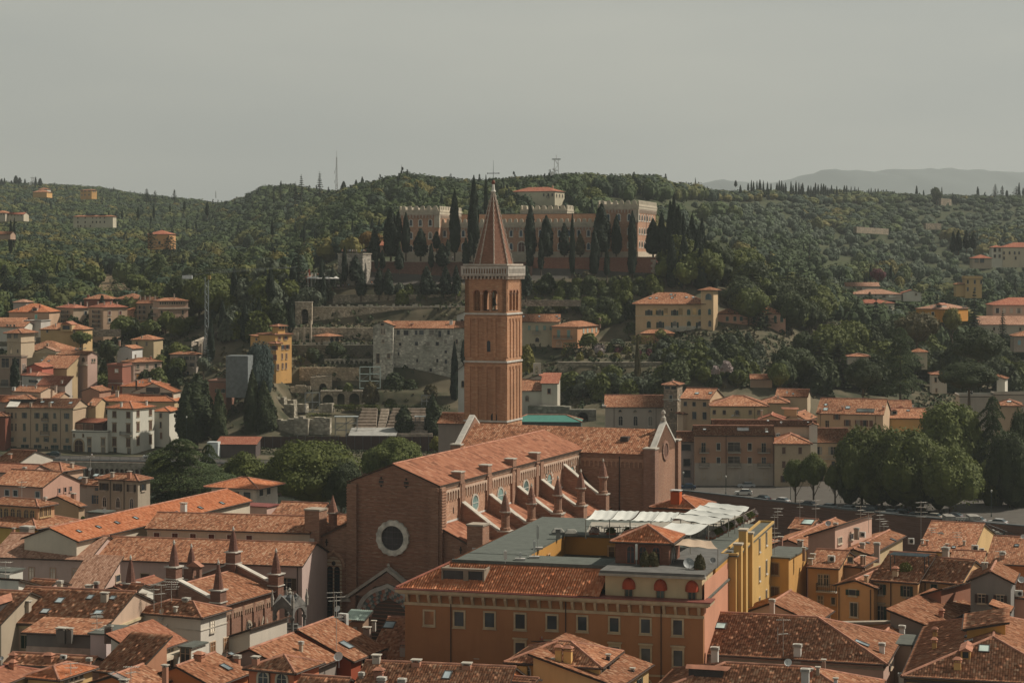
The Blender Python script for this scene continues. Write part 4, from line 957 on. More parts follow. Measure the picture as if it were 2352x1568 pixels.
 sl=abs(solve(pr,H.dL,250+1935/9.408));zr=H.zr+.35;ze=h-.5
 mb=MB();ym=T1+D/2
 v=[(-sx,T1,0),(sl,T1,0),(sl,T1+D,0),(-sx,T1+D,0),(-sx,T1,ze),(sl,T1,ze),(sl,T1+D,ze),(-sx,T1+D,ze),(-sx,ym,zr+.9),(sl,ym,zr+.9)]
 mb.v=[tuple(M(*q))for q in v];mb.f=[(0,1,5,4),(1,2,6,9,5),(2,3,7,6),(3,0,4,8,7)];TR=mb.build('transept',br,o)
 q1=[Vector(M(-sx+.5,T1-.5,ze)),Vector(M(sl-.5,T1-.5,ze)),Vector(M(sl-.5,ym,zr)),Vector(M(-sx+.5,ym,zr))];q2=[Vector(M(-sx+.5,T1+D+.5,ze)),Vector(M(sl-.5,T1+D+.5,ze)),Vector(M(sl-.5,ym,zr)),Vector(M(-sx+.5,ym,zr))]
 V,Q,U=tile_surface([(q1,q1[1]-q1[0]),(q2,q2[1]-q2[0])],1);link('transept_roof',np_mesh('transept_roof',V,Q,tiles(0,.35,.36,.5),uv=U),TR)
 for x in(-sx,sl-.6):
  mb=MB()
  for y0,y1 in((T1-.3,ym),(T1+D+.3,ym)):
   vv=[(x-.1,y0,ze+.3),(x+.9,y0,ze+.3),(x+.9,y1,zr+1.55),(x-.1,y1,zr+1.55)];k=len(mb.v);mb.v+=[tuple(M(*q))for q in vv]+[tuple(M(a_,b_,c_-.45))for a_,b_,c_ in vv]
   mb.f+=[(k,k+1,k+2,k+3),(k+4,k+5,k+6,k+7),(k,k+1,k+5,k+4),(k+1,k+2,k+6,k+5),(k+3,k,k+4,k+7)]
  link('gable_coping',mb.mesh('gable_coping',flat((.50,.47,.42))),TR)
 bx=MB();k=ze
 bx.box(-sx,T1,ze,-sx+.8,T1+D,ze+.02,M)
 for x in(-sx,sl-.8):
  n=len(bx.v);vv=[(x,T1,ze),(x,T1+D,ze),(x,ym,zr+1.1),(x+.8,T1,ze),(x+.8,T1+D,ze),(x+.8,ym,zr+1.1)];bx.v+=[tuple(M(*q))for q in vv];bx.f+=[(n,n+1,n+2),(n+3,n+4,n+5)]
 link('gable',bx.mesh('gable',br),TR)
 for(xa,xb,ya,yb,zz)in((-sx-.5,-sx+1.6,T1-.6,T1+1.4,ze+.9),(-sx-.5,-sx+1.4,T1+D-1.2,T1+D+.6,ze+1.3),(sl-1.2,sl+.7,T1-.7,T1+1.4,ze+.4)):
  t_=MB().box(xa,ya,0,xb,yb,zz,M).build('corner_turret',brd if ya<T1 and xa<0 else br,TR);link('turret_cap',MB().box(xa-.12,ya-.12,zz,xb+.12,yb+.12,zz+.25,M).mesh('turret_cap',cop),t_)
 f_=M(-sx+.4,ym,zr+1.5);link('finial',MB().lathe([(.45,0),(.45,.6),(.3,.7),(.2,1.0),(.42,1.35),(.3,1.75),(.05,1.9)],10,tuple(f_)).mesh('finial',cop),TR)
 rc=M(-sx-.02,ym-.3,zr-3.6);w_=MB();ring_mb(w_,circ(1.25,0,20),circ(1.75,0,20),0,.2);wo=w_.build('round_window',brd,TR,tuple(rc),rzR);link('pane',MB().plate(circ(1.26,0,20),.02,.06).mesh('pane',brick((.14,.07,.05))),wo)
 rc=M(-sx-.02,ym-.3,9.2);w_=MB();ring_mb(w_,prof(2.9,10.5,'r'),prof(2.9,10.5,'r',.55),0,.2);wo=w_.build('gothic_window',brl,TR,tuple(rc),rzR)
 link('tracery',MB().plate(prof(2.9,10.5,'r'),.02,.05).mesh('tracery',flat((.58,.56,.50))),wo)
 pm=MB()
 for k in range(6):t=k*PI/3;pm.plate([(.75*math.cos(t)+.33*math.cos(i*PI/4),2.9+.75*math.sin(t)+.33*math.sin(i*PI/4))for i in range(8)],.05,.07)
 for x in(-.95,0,.95):pm.plate([(x+q,z-2.3)for q,z in prof(.62,5.4,'g')],.05,.07)
 link('pane',pm.mesh('pane',glass_mat((.015,.016,.018))),wo)
 for k_ in range(8):
  t0=PI*(k_+.1)/8;t1=t0+.2;f=lambda rr,t:(rr*math.cos(t),3.8+rr*math.sin(t));link('voussoir',MB().plate([f(2.0,t0),f(2.6,t0),f(2.6,t1),f(2.0,t1)],.0,.1).mesh('voussoir',flat((.55,.52,.45))),wo)
 nA=16;Lw=sx-.5;c=M(-.3,T1-.12,ze-2.4);fr=MB();ops=[(i*Lw/nA+.12,(i+1)*Lw/nA-.12,0,.75)for i in range(nA)]
 arcade(fr,Mrot(c,rzL+PI),Lw,1.5,ops,-.0,.13,5);link('arched_frieze',fr.mesh('arched_frieze',brl),TR)
 p_=MB().box(-.05,.0,0,.05,.12,16);
 link('downpipe',MB().tube(M(-sx*.55,T1-.15,ze-.5),M(-sx*.55,T1-.15,4),.09,5).tube(M(-.6,T1-.15,ze-3.6),M(-sx*.55,T1-.15,ze-13),.12,5).mesh('downpipe',flat((.05,.03,.025))),TR)
 xw=-abs(solve(pr,-H.dL,cu(1232)));wc=M(xw,T1-.02,8.4);lo=MB().plate(prof(1.5,8.0,'g'),.0,.05).build('lancet_window',glass_mat((.012,.012,.014)),TR,tuple(wc),rzL)
 for k_ in range(9):
  t0=PI*(k_+.05)/9;t1=t0+.22;f=lambda rr,t:(rr*math.cos(t),2.9+rr*math.sin(t)*1.1);link('voussoir',MB().plate([f(1.15,t0),f(1.85,t0),f(1.85,t1),f(1.15,t1)],.0,.1).mesh('voussoir',flat((.55,.50,.43))),lo)
 H2=M(-sx*.52,T1+3.2,0);dm=MB().box(-sx*.52-.9,T1+3.0,ze-.2,-sx*.52+.5,T1+5.2,ze+2.6,M).build('roof_hatch',flat((.06,.045,.04)),TR)
 c=M(L+5.2,4.5,0);pn=MB().box(L+4.4,3.6,0,L+6.0,5.4,17.8,M).lathe([(.75,0),(.65,.2),(.65,1.7),(.85,1.9)],10,(c.x,c.y,17.8)).build('pinnacle',brd,o)
 link('cone',MB().lathe([(.8,2.05),(.45,3.3),(.12,4.3),(.05,4.6)],10,(c.x,c.y,17.8)).mesh('cone',brick((.24,.12,.085))),pn);link('pinnacle_rim',MB().lathe([(.9,1.88),(.9,2.05),(.4,2.1)],10,(c.x,c.y,17.8)).mesh('pinnacle_rim',cop),pn)
 return H
LIGHT=(.46,.40,.31)
def merlons(mb,M,w,y0,y1,z,mw=1.3,gap=.8,h=1.2,ht=.5):
 n=max(1,int(w/(mw+gap)));st=w/n;mw=st-gap
 mb.box(0,y0,z,w,y1,z+ht,M)
 for i in range(n):
  x=i*st+gap/2;P=[(x,z+ht),(x+mw,z+ht)]+[(x+mw/2+mw/2*math.cos(PI*k/6),z+h+mw/2*.9*math.sin(PI*k/6))for k in range(7)]
  mb.plate(P,y0,y1,M)
def castle():
 crop(2000,600);br=brick((.45,.25,.16));wl=(.60,.56,.49)
 o=empty('castle',W(600,257,712),'long brick castle with pale crenellated parapets and two corner towers on the hilltop','castle')
 def block(x,y,xL,xR,Y,hb=2.2,R=None,nm='wing',name=None,corb=True,base=57.5,par=True,plinth=True):
  H=House(nm,'x',Y,x,y,xL,xR,15,R=R,roof='flat',par=0,base=base,wmat=br,near=0)
  H.o.name=nm;H.o['label']='';del H.o['label'];del H.o['category'];H.o.parent=o;H.o.location=H.o.location-o.location
  w_=H.wall;M=lambda a,b,c:H.tol((a,b,c));h=H.h
  if par:
   lb=MB().box(-.5,-.5,h-.2,H.L+.5,H.R+.5,h+.9,M).box(-.65,-.65,h+.7,H.L+.65,H.R+.65,h+1.0,M).build('cornice',flat(LIGHT),H.o)
   mm=MB();merlons(mm,lambda a,b,c:H.tol((a,b,c)),H.L,-.5,-.05,h+1.0);merlons(mm,lambda a,b,c:H.tol((b,a,c)),H.R,-.5,-.05,h+1.0);merlons(mm,lambda a,b,c:H.tol((a,H.R+b,c)),H.L,.05,.5,h+1.0);merlons(mm,lambda a,b,c:H.tol((H.L+b,a,c)),H.R,.05,.5,h+1.0)
   link('battlement',mm.mesh('battlement',flat(LIGHT)),H.roof)
  if corb:
   for f,L_,rz in(('L',H.L,H.frz('L')),('R',H.R,H.frz('R'))):
    n=max(2,int(L_/1.15));am=MB();ops=[(i*L_/n+.2,(i+1)*L_/n-.2,0,.75)for i in range(n)]
    c=M(-.0,-.38,h-1.6)if f=='L' else M(-.38,0,h-1.6)
    a=rz if f=='L' else rz+PI
    Mw=(lambda x,y,z:H.tol((x,y-.0,z+h-1.6)))if f=='L' else(lambda x,y,z:H.tol((y,x,z+h-1.6)))
    arcade(am,Mw,L_,1.45,ops,-.38,-.02,4);link('corbel_table',am.mesh('corbel_table',flat((.42,.33,.26))),H.o)
  if plinth:
   zp=3.6;MB().box(-.2,-.2,0,H.L+.2,0,zp,M).box(-.2,0,0,0,H.R+.2,zp,M).build('plinth',flat(LIGHT,.9,0.,.15),H.o)
  return H
 C=block(985,712,-562,None,710.5,R=16,nm='central_wing')
 T=block(1295,545,935,1463,705,nm='corner_tower')
 S=block(-577,597,-935,-372,722,nm='corner_tower')
 B=block(935,596,-362,None,727,R=14,nm='rear_wing',corb=False,par=False,plinth=False)
 D=block(622,590,205,None,733,R=10,nm='rear_tower',corb=False,plinth=False)
 for H in(C,):
  for xs,y in(([-520,-345,105,197,380,560,650,742,833,900],783),([-345,105,385,560,833],905)):H.win('L',xs,y,26,56,arch='r',trim=wl,t=.28,pane=(.03,.05,.07))
  H.win('L',[202],912,58,98,arch='r',trim=wl,t=.4,pane=(.05,.02,.015))
 for y in(632,758):T.win('L',[1017,1117,1215],y,26,58,arch='r',trim=wl,t=.28,pane=(.03,.05,.07));T.win('R',[1312,1336,1360,1384,1408,1432],y,13,56,arch='r',trim=wl,t=.2)
 T.win('L',[1017,1215],888,26,52,arch='r',trim=wl,t=.28);T.win('R',[1312,1336,1360,1384,1408,1432],882,13,56,arch='r',trim=wl,t=.2)
 T.win('L',[1122,955],982,20,18,trim=wl,t=.1);T.pipe('R',1374)
 for y in(682,802,925):S.win('L',[-838,-749,-656],y,26,58,arch='r',trim=wl,t=.28)
 for H,xs in((T,None),(S,None)):
  M=lambda a,b,c:H.tol((a,b,c));MB().box(-.35,-.35,H.h-5,1.6,.9,H.h,M).build('corner_strip',flat(LIGHT),H.o)
def boxwall(name,label,cat,Y,x,y,xL,a,mat,yb=None,base=None,xR=None,R=2.,cap=None,quoin=None):
 P=W(cu(x),cv(y),Y);a_=math.radians(a);dL=Vector((-math.cos(a_),math.sin(a_),0));dR=Vector((math.sin(a_),math.cos(a_),0));L=abs(solve(P,dL,cu(xL)));R=abs(solve(P,dR,cu(xR)))if xR is not None else R
 b=CAMZ-(cv(yb)-VH)/F*Y-1 if yb is not None else base;h=P.z-b;o=empty(name,(P.x,P.y,b),label,cat)
 M=lambda s,t,z:dL*s+dR*t+Vector((0,0,z));MB().box(0,0,0,L,R,h,M).build('masonry',mat,o)
 if cap:MB().box(-.25,-.25,h,L+.2,R+.2,h+.3,M).build('coping',flat(cap),o)
 if quoin:
  q=MB()
  for i in range(int(h/.9)):e=1.6 if i%2 else 1.0;q.box(-.08,-.08,.1+i*.9,e,e,.1+i*.9+.86,M)
  q.build('quoins',flat(quoin,.9,0.,.3),o)
 return o
def Zp(x,y,z):
 v=cv(y);Y=(CAMZ-z)*F/(v-VH);return W(cu(x),v,Y)
def sail(pts,z,label,c=(.57,.57,.53),sag=.5,posts=True,group='white shade sails over the roof terrace'):
 P=[Zp(x,y,z)for x,y in pts];C=sum(P,Vector())/4;o=empty('shade_sail',C,label,'shade sail',group);n=10;V=[];Q=[]
 for i in range(n+1):
  for j in range(n+1):
   s,t=i/n,j/n;p=P[0]*(1-s)*(1-t)+P[1]*s*(1-t)+P[2]*s*t+P[3]*(1-s)*t-C;p.z-=sag*4*t*(1-t)*(.4+.6*4*s*(1-s))-.05*math.sin(s*17+pts[0][0]);V.append(p)
 for i in range(n):
  for j in range(n):k=i*(n+1)+j;Q.append((k,k+n+1,k+n+2,k+1))
 m=np_mesh('canvas',V,Q,flat(c,.9,0.,.06));m.polygons.foreach_set('use_smooth',[True]*len(m.polygons));link('canvas',m,o)
 if posts:
  for p in P[2:]:q=p-C;MB().tube(q,q-Vector((0,0,z-23.7)),.06,6).build('post',flat((.30,.28,.24),.5),o)
def hotel():
 crop(2000,2130);wc=(.33,.155,.07)
 H=House('hotel','large brown corner hotel with bracketed cornice, tiled attic, red awnings and flat grey rooftop',219,1912,655,0,None,15.5,L=34.4,R=46,roof='flat',par=0,base=0,cat='hotel',wall=wc,near=0,nick='big brown hotel',trim=(.46,.36,.24))
 o=H.o;M=lambda a,b,c:H.tol((a,b,c));h=H.h;st=(.43,.34,.22)
 MB().box(-.9,-.9,h-.25,H.L+.9,2,h+.1,M).box(-.6,-.6,h-.45,H.L+.6,0,h-.25,M).build('cornice',flat(st),o)
 MB().box(-1.0,-1.0,h+.1,H.L+1.0,2,h+.22,M).build('gutter',flat((.20,.065,.05),.5),o)
 MB().box(-.12,-.12,h-1.75,H.L+.12,0,h-1.42,M).build('string_course',flat(st),o);MB().box(-.12,-.12,h-8.35,H.L+.12,0,h-8.15,M).build('string_course',flat(st),o)
 for i in range(27):
  x=.3+i*(H.L-.8)/26;MB().plate([(0,0),(.0,-.95),(-.2,-.95),(-.6,-.25),(-.6,0)],x,x+.28,lambda a,b,c:H.tol((b,a,c+h-.45))).build('bracket',flat(st),o)
 for x in[1912-300*k*.99 for k in range(0,7)]:pass
 near=dict(near=False,t=.2,trim=st)
 u0=[-1157+1990-2000,]
 xs1=[-718*1+0]
 W1=[-665,-376,-63+0]
 H.win('L',[1672],885,86,140,**near)
 for k,(x,y)in enumerate(((1370,872),(1075,860),(775,848),(490,838),(190,828),(-97,815),(-384,805),(-666,795))):
  H.win('L',[x],y,86,130 if k<7 else 120,pane=(.03,.04,.045)if k<7 else(.24,.12,.06),**near)
 for k,(x,y)in enumerate(((1675,1175),(1372,1155),(1080,1140),(780,1128),(485,1115),(190,1100))):H.win('L',[x],y,86,145,head=True,pane=(.04,.045,.05),**near)
 for k,(x,y)in enumerate(((1672,1470),(1375,1460),(1080,1440))):H.win('L',[x],y,86,160,arch='r',**near)
 for x in(620,1517,-460):H.pipe('L',x,c=(.035,.025,.02))
 pk=(.52,.25,.16)
 MB().box(-.03,.6,6,0,17,h+2.1,M).build('side_wall',plaster(pk,.3),o)
 za=h+2.75;cream=(.52,.40,.24);sx=11.2
 MB().box(.3,.9,h,sx,8,za,M).build('attic',plaster(cream),o)
 MB().box(-.1,.3,za,sx+.5,20,za+.3,M).build('attic_roof',flat((.13,.125,.115)),o)
 MB().box(-.2,.2,za-.25,sx+.6,.9,za+.02,M).build('attic_cornice',flat((.33,.30,.25)),o)
 for i,x in enumerate((1213,1510,1807)):
  u=cu(x);pr=Vector((H.P0.x,H.P0.y,0))+H.dR*.9;t_=solve(pr,H.dL,u);p=M(t_,.88,h+.95)
  put_win(o,tuple(p),H.frz('L'),.85,1.5,near=True,t=.1,pane=(.05,.06,.05),trim=(.3,.2,.12))
  aw=MB();n=8;r=.75
  for a_ in range(n):
   for b_ in range(5):
    def q(i_,j_):th=PI*i_/n;ph=(PI/2)*j_/5;return M(t_-r*math.cos(th)*1.0,.88-r*math.sin(th)*math.sin(ph)*.0-r*math.sin(ph)*math.sin(th)*1.0,h+1.35+r*1.25*math.sin(th)*math.cos(ph))
    aw.poly([q(a_,b_),q(a_+1,b_),q(a_+1,b_+1),q(a_,b_+1)])
  for a_ in range(n):
   th0,th1=PI*a_/n,PI*(a_+1)/n;f=lambda th,z:M(t_-r*math.cos(th),.88-r*math.sin(th),h+1.35+z);aw.poly([f(th0,0),f(th1,0),f(th1,-.28),f(th0,-.28)])
  aw.build('awning',flat((.33,.055,.02),.8,0.,.3),o)
 zd=h+2.6;pitch=.46;q=[M(sx+.3,-.7,h+.25),M(H.L+.8,-.7,h+.25),M(H.L-4.2,4.6,zd),M(sx+.3,4.6,zd)];q2=[M(H.L+.8,-.7,h+.25),M(H.L+.8,46,h+.25),M(H.L-4.2,46,zd),M(H.L-4.2,4.6,zd)]
 V,Q,U=tile_surface([(q,q[1]-q[0]),(q2,q2[1]-q2[0])],2,.30,.42);sr=link('roof_slope',np_mesh('roof_slope',V,Q,tiles(1,.15,.30),uv=U),o)
 link('ridge_tiles',MB().tube(q[1]+Vector((0,0,.05)),q[2]+Vector((0,0,.05)),.16,6).mesh('ridge_tiles',flat((.33,.12,.08),.9,0.,.4)),sr)
 lg=MB().box(25.5,1.3,h+.5,30.2,1.5,h+2.2,M);link('loggia',lg.mesh('loggia',glass_mat((.03,.03,.03))),sr);lw=MB().box(25.3,1.1,h+.6,25.5,3.6,h+2.4,M).box(30.2,1.1,h+.6,30.4,3.6,h+2.4,M).box(25.3,1.0,h+2.2,30.4,1.7,h+2.45,M).box(25.4,.9,h+.5,30.3,1.2,h+.85,M).box(27.2,1.1,h+.6,27.8,1.3,h+2.3,M);link('loggia_frame',lw.mesh('loggia_frame',flat((.25,.2,.15))),sr)
 dk=flat((.10,.11,.095),.95,0.,.2)
 for nm,(x0,y0,x1,y1)in(('deck',(sx,4.6,H.L-4.2,11)),('deck',(23,11,H.L-4.2,46)),('deck',(0,30,23,46)),('deck',(0,8,11,30))):
  b=MB().box(x0,y0,h+.2,x1,y1,zd-.12,M).build('deck',plaster((.45,.23,.06),.3),o);link('deck_covering',MB().box(x0-.35*(x0<23 and x0>0),y0-.35*(y0>20),zd-.12,x1+.35*(x1<12),y1+.35*(y1<12),zd+.12,M).mesh('deck_covering',dk),b)
 MB().box(11,11,h-5,23,30,h-4.8,M).build('courtyard_floor',flat((.2,.18,.15)),o)
 for x0,y0,x1,y1 in((sx,4.4,H.L-4.2,4.8),):MB().box(x0,y0,zd,x1,y1,zd+.35,M).build('parapet',flat((.10,.105,.09)),o)
 for s_,t_,z_ in((16.5,29.6,h+.6),):put_win(o,tuple(M(s_,t_-.0,z_)),H.frz('L'),1.5,1.6,t=.2,trim=(.5,.3,.15),pane=(.08,.05,.03),near=True)
 put_win(o,tuple(M(22.9,21,h+.8)),H.frz('L')+PI/2 if False else H.frz('R'),1.0,1.2,t=.15,trim=(.5,.3,.15))
 P_=House('rooftop_pavilion','small brick pavilion with hipped tile roof and arched windows on the hotel roof',226,1590,92,1085,1692,15.5,roof='hip',pitch=.42,over=.5,tile=1,base=zd+H.base-.1,cat='pavilion',wmat=brick((.20,.085,.055)),near=2,nick='rooftop pavilion',lich=.2)
 P_.win('L',[1230,1345,1470],200,66,160,arch='r',t=.16,trim=(.22,.09,.06),pane=(.03,.03,.035),near=True);P_.win('R',[1628],200,40,150,arch='r',t=.1,trim=(.3,.25,.2))
 D=zd+H.base+.12
 def stand(x,y):return Zp(x,y,D)
 for i,(x,y,w_,lab)in enumerate(((1405,340,150,'pair of dry leafy shrubs in terracotta planters before the rooftop pavilion'),(1880,370,85,'single shrub in a terracotta planter beside the large satellite dish'))):
  p=stand(x,y);ww=cs(w_)*p.y/F;pl=empty('potted_shrub',p,lab,'planter');MB().box(-ww/2,-.3,0,ww/2,.3,.5).build('planter_box',flat((.36,.13,.07)),pl)
  for k in range(2 if i==0 else 1):
   c=link('foliage',crown_mesh('bush',1,k,'brown'),pl,((-ww/4 if k==0 else ww/4)if i==0 else 0,0,.45));c.scale=(.42,.3,.62)
 crop(2000,2130)
 make_dish(stand(1775,362),.62,.9,'grey','hotel roof beside the planters',20);make_dish(stand(2003,315),.35,.7,'grey','hotel roof edge under the beige sail',10)
 for i,(x,yt,yb_,w_)in enumerate(((1133,88,290,42),(1283,105,325,22),(1521,125,275,14),(50,92,212,30))):
  p=stand(x,yb_ if i!=3 else 285);hh=cs(yb_-yt)*p.y/F;ww=cs(w_)*p.y/F;a_=empty('panel_antenna',p,None,'antenna','mobile phone panel antennas on the hotel roof')
  a_['label']=['wide white panel antenna at the left corner of the rooftop pavilion','narrow cream panel antenna before the pavilion arches','slim white panel antenna right of the pavilion arches','white panel antenna at the left edge of the grey hotel roof'][i]
  MB().tube((0,.1,0),(0,.1,hh+.1),.05,6).build('pole',flat((.4,.4,.38),.5),a_);MB().box(-ww/2,-.12,hh*.35,ww/2,.06,hh).build('panel',flat((.58,.57,.52),.5),a_)
 for i,(x,yt,yb_)in enumerate(((322,65,235),(355,-80,150),(190,180,255))):
  p=stand(x,yb_);hh=cs(yb_-yt)*p.y/F;a_=empty('roof_mast',p,['tall antenna mast on the grey flat roof of the hotel','tallest antenna mast behind the others on the grey hotel roof','short antenna mast left of the courtyard on the hotel roof'][i],'antenna mast');b=MB().tube((0,0,0),(0,0,hh),.06,6).build('mast',flat((.36,.36,.34),.5),a_);MB().box(-.14,-.1,hh*.45,.14,.1,hh*.95).build('equipment',flat((.45,.45,.42)),a_);MB().box(-.6,-.4,0,.6,.4,.25).build('mast_base',flat((.4,.38,.35)),a_)
 crop(2000,1600)
 for i,(x,y,w_)in enumerate(((545,1258,120),(670,1268,125))):
  p=stand(x,y);ww=cs(w_)*p.y/F;a_=empty('roof_light',p,['grey domed rooflight, left one of the pair on the hotel roof','grey domed rooflight, right one of the pair on the hotel roof'][i],'rooflight');MB().box(-ww/2,-ww/2.5,0,ww/2,ww/2.5,.35).build('kerb',flat((.17,.17,.155)),a_)
  b=MB();b.prism([(-ww/2,-ww/2.5),(ww/2,-ww/2.5),(ww/2,ww/2.5),(-ww/2,ww/2.5)],.35,.75,None,.55);b.build('dome',flat((.26,.25,.22)),a_)
 p=stand(548,1300);a_=empty('roof_vent',p,'louvred grey vent stack on the hotel roof between the rooflights','vent');b=MB().box(-.28,-.28,0,.28,.28,.8)
 for k in range(4):b.box(-.34,-.34,.8+k*.13,.34,.34,.86+k*.13)
 b.box(-.2,-.2,.8,.2,.2,1.2);b.build('stack',flat((.20,.20,.185)),a_)
 zs=D+2.7;L_=[]
 S=[((895,1030),(1110,1035),(1030,1120),(805,1117)),((1110,1035),(1310,1040),(1222,1122),(1030,1120)),((1318,1043),(1500,1046),(1420,1132),(1225,1128)),((1500,1046),(1690,1052),(1600,1138),(1420,1132)),((1960,955),(2345,998),(2290,1042),(1880,985)),((1880,985),(2290,1042),(2210,1080),(1800,1020)),((1800,1020),(2210,1080),(2150,1108),(1700,1058)),((1700,1052),(2090,1108),(1960,1165),(1610,1098)),((1610,1150),(1960,1165),(1790,1262),(1440,1216))]
 names=['first from the left','second from the left','third from the left','fourth from the left','farthest back at the right end','second from the back at the right','third from the back at the right','broad one before the rear row','frontmost, beside the pavilion roof']
 for q,nm in zip(S,names):sail(q,zs,f'white canvas shade sail over the roof terrace, {nm}')
 crop(2000,2130);sail(((1700,50),(1985,75),(2050,150),(1600,105)),D+2.5,'beige canvas sail shading the equipment beside the rooftop pavilion',(.48,.36,.26),.3,True,None)
 crop(2000,1600)
 fl=MB();
 for q in(((800,1262),(1290,1265),(1330,1150),(860,1140)),((1290,1265),(1700,1270),(1900,1110),(1330,1150)),((1700,1300),(1960,1320),(2400,1090),(2000,1060))):
  P=[Zp(x,y,D+.02)for x,y in q];n=len(fl.v);fl.v+=[tuple(p)for p in P]+[tuple(p-Vector((0,0,.5)))for p in P];fl.f+=[(n,n+1,n+2,n+3),(n,n+1,n+5,n+4),(n+1,n+2,n+6,n+5),(n+3,n,n+4,n+7)]
 t_=link('roof_terrace',fl.mesh('roof_terrace',flat((.32,.29,.24))));tag(t_,'paved roof terrace under the white sails of the hotel','roof terrace')
 def rail(name,a,b,lab):
  A,B=Zp(*a,D),Zp(*b,D);d=B-A;L_=d.length;o_=empty(name,A,lab,'railing');m=MB();n=int(L_/.4);d.normalize()
  m.tube((0,0,1.05),d*L_+Vector((0,0,1.05)),.035,4)
  for i in range(n+1):m.tube(d*L_*i/n,d*L_*i/n+Vector((0,0,1.05)),.015 if i%4 else.03,4)
  m.build('bars',flat((.24,.20,.16),.5),o_);k=int(L_/1.8)
  for i in range(k):
   c=d*(L_*(i+.5)/k);bx=MB().box(c.x-.6,c.y-.15,.05,c.x+.6,c.y+.15,.35).build('flower_box',flat((.30,.12,.07)),o_)
   f_=link('flowers',crown_mesh('bush',0,i%2,'broad' if i%3 else 'pink'),bx,(c.x,c.y,.3));f_.scale=(.42,.16,.28)
 rail('terrace_railing',(805,1262),(1285,1268),'railing with flower boxes along the left front of the roof terrace');rail('terrace_railing',(1965,1312),(2400,1088),'railing with flower boxes along the right side of the roof terrace')
 rr=random.Random(3);spots=[(985,1250),(1105,1245),(1200,1235),(930,1235),(1270,1240),(1860,1285),(2010,1215),(2080,1190),(1930,1270),(2150,1160)]
 for i,(x,y)in enumerate(spots):
  p=Zp(x,y,D+.05);t_=empty('terrace_table',p,None,'table','tables on the roof terrace');MB().box(-.45,-.35,.7,.45,.35,.76).build('table_top',flat((.6,.58,.52)),t_);MB().tube((0,0,0),(0,0,.7),.05,6).box(-.25,-.25,0,.25,.25,.04).build('pedestal',flat((.3,.3,.28)),t_);t_['label']=f'small white table on the hotel roof terrace, one of many under the sails'
  for sg in(-1,1):
   c_=empty('terrace_chair',p+Vector((sg*.85,.1*sg,0)),'pale grey terrace chair at one of the white tables under the sails','chair','chairs on the roof terrace');MB().box(-.22,-.22,.42,.22,.22,.47).build('seat',flat((.42,.46,.44)),c_);MB().box(sg*.2-.03,-.22,.47,sg*.2+.03,.22,.9).build('backrest',flat((.42,.46,.44)),c_)
   for a_ in(-.19,.19):
    for b_ in(-.19,.19):MB().tube((a_,b_,0),(a_,b_,.42),.02,4).build('leg',flat((.3,.3,.3)),c_)
 crop(2000,2130)
 P=Vector((H.P0.x,H.P0.y,0))-H.dL*.9+H.dR*16.8;P.z=zd+H.base+.1
 A=House('apartment_building','tall ochre yellow building with narrow windows right of the brown hotel',240,0,0,None,None,15.5,L=1.5,R=30,roof='flat',par=.25,base=0,cat='building',wall=(.52,.33,.12),near=0,nick='tall yellow building',P0=P)
 for y in(110,330,560):
  for f_ in(.62,.82):p=A.P0+A.dR*A.R*f_-Vector((A.P0.x,A.P0.y,0));p.z=A.h-1.0-(y-100)/60;put_win(A.wall,tuple(p),A.frz('R'),.9,1.7,trim=(.5,.45,.38),t=.08)
 for t0,w_,zz in((.9,1.1,1.2),(4.6,1.4,2.4),(9.5,1.0,1.4)):
  c=MB().box(-.5,t0,0,.4,t0+w_,A.h+zz,lambda a,b,c_:A.tol((a,b,c_))).build('chimney_breast',plaster((.52,.33,.12)),A.wall);link('chimney_cap',MB().box(-.6,t0-.1,A.h+zz,.5,t0+w_+.15,A.h+zz+.2,lambda a,b,c_:A.tol((a,b,c_))).mesh('chimney_cap',flat((.42,.36,.28))),c)
 return H
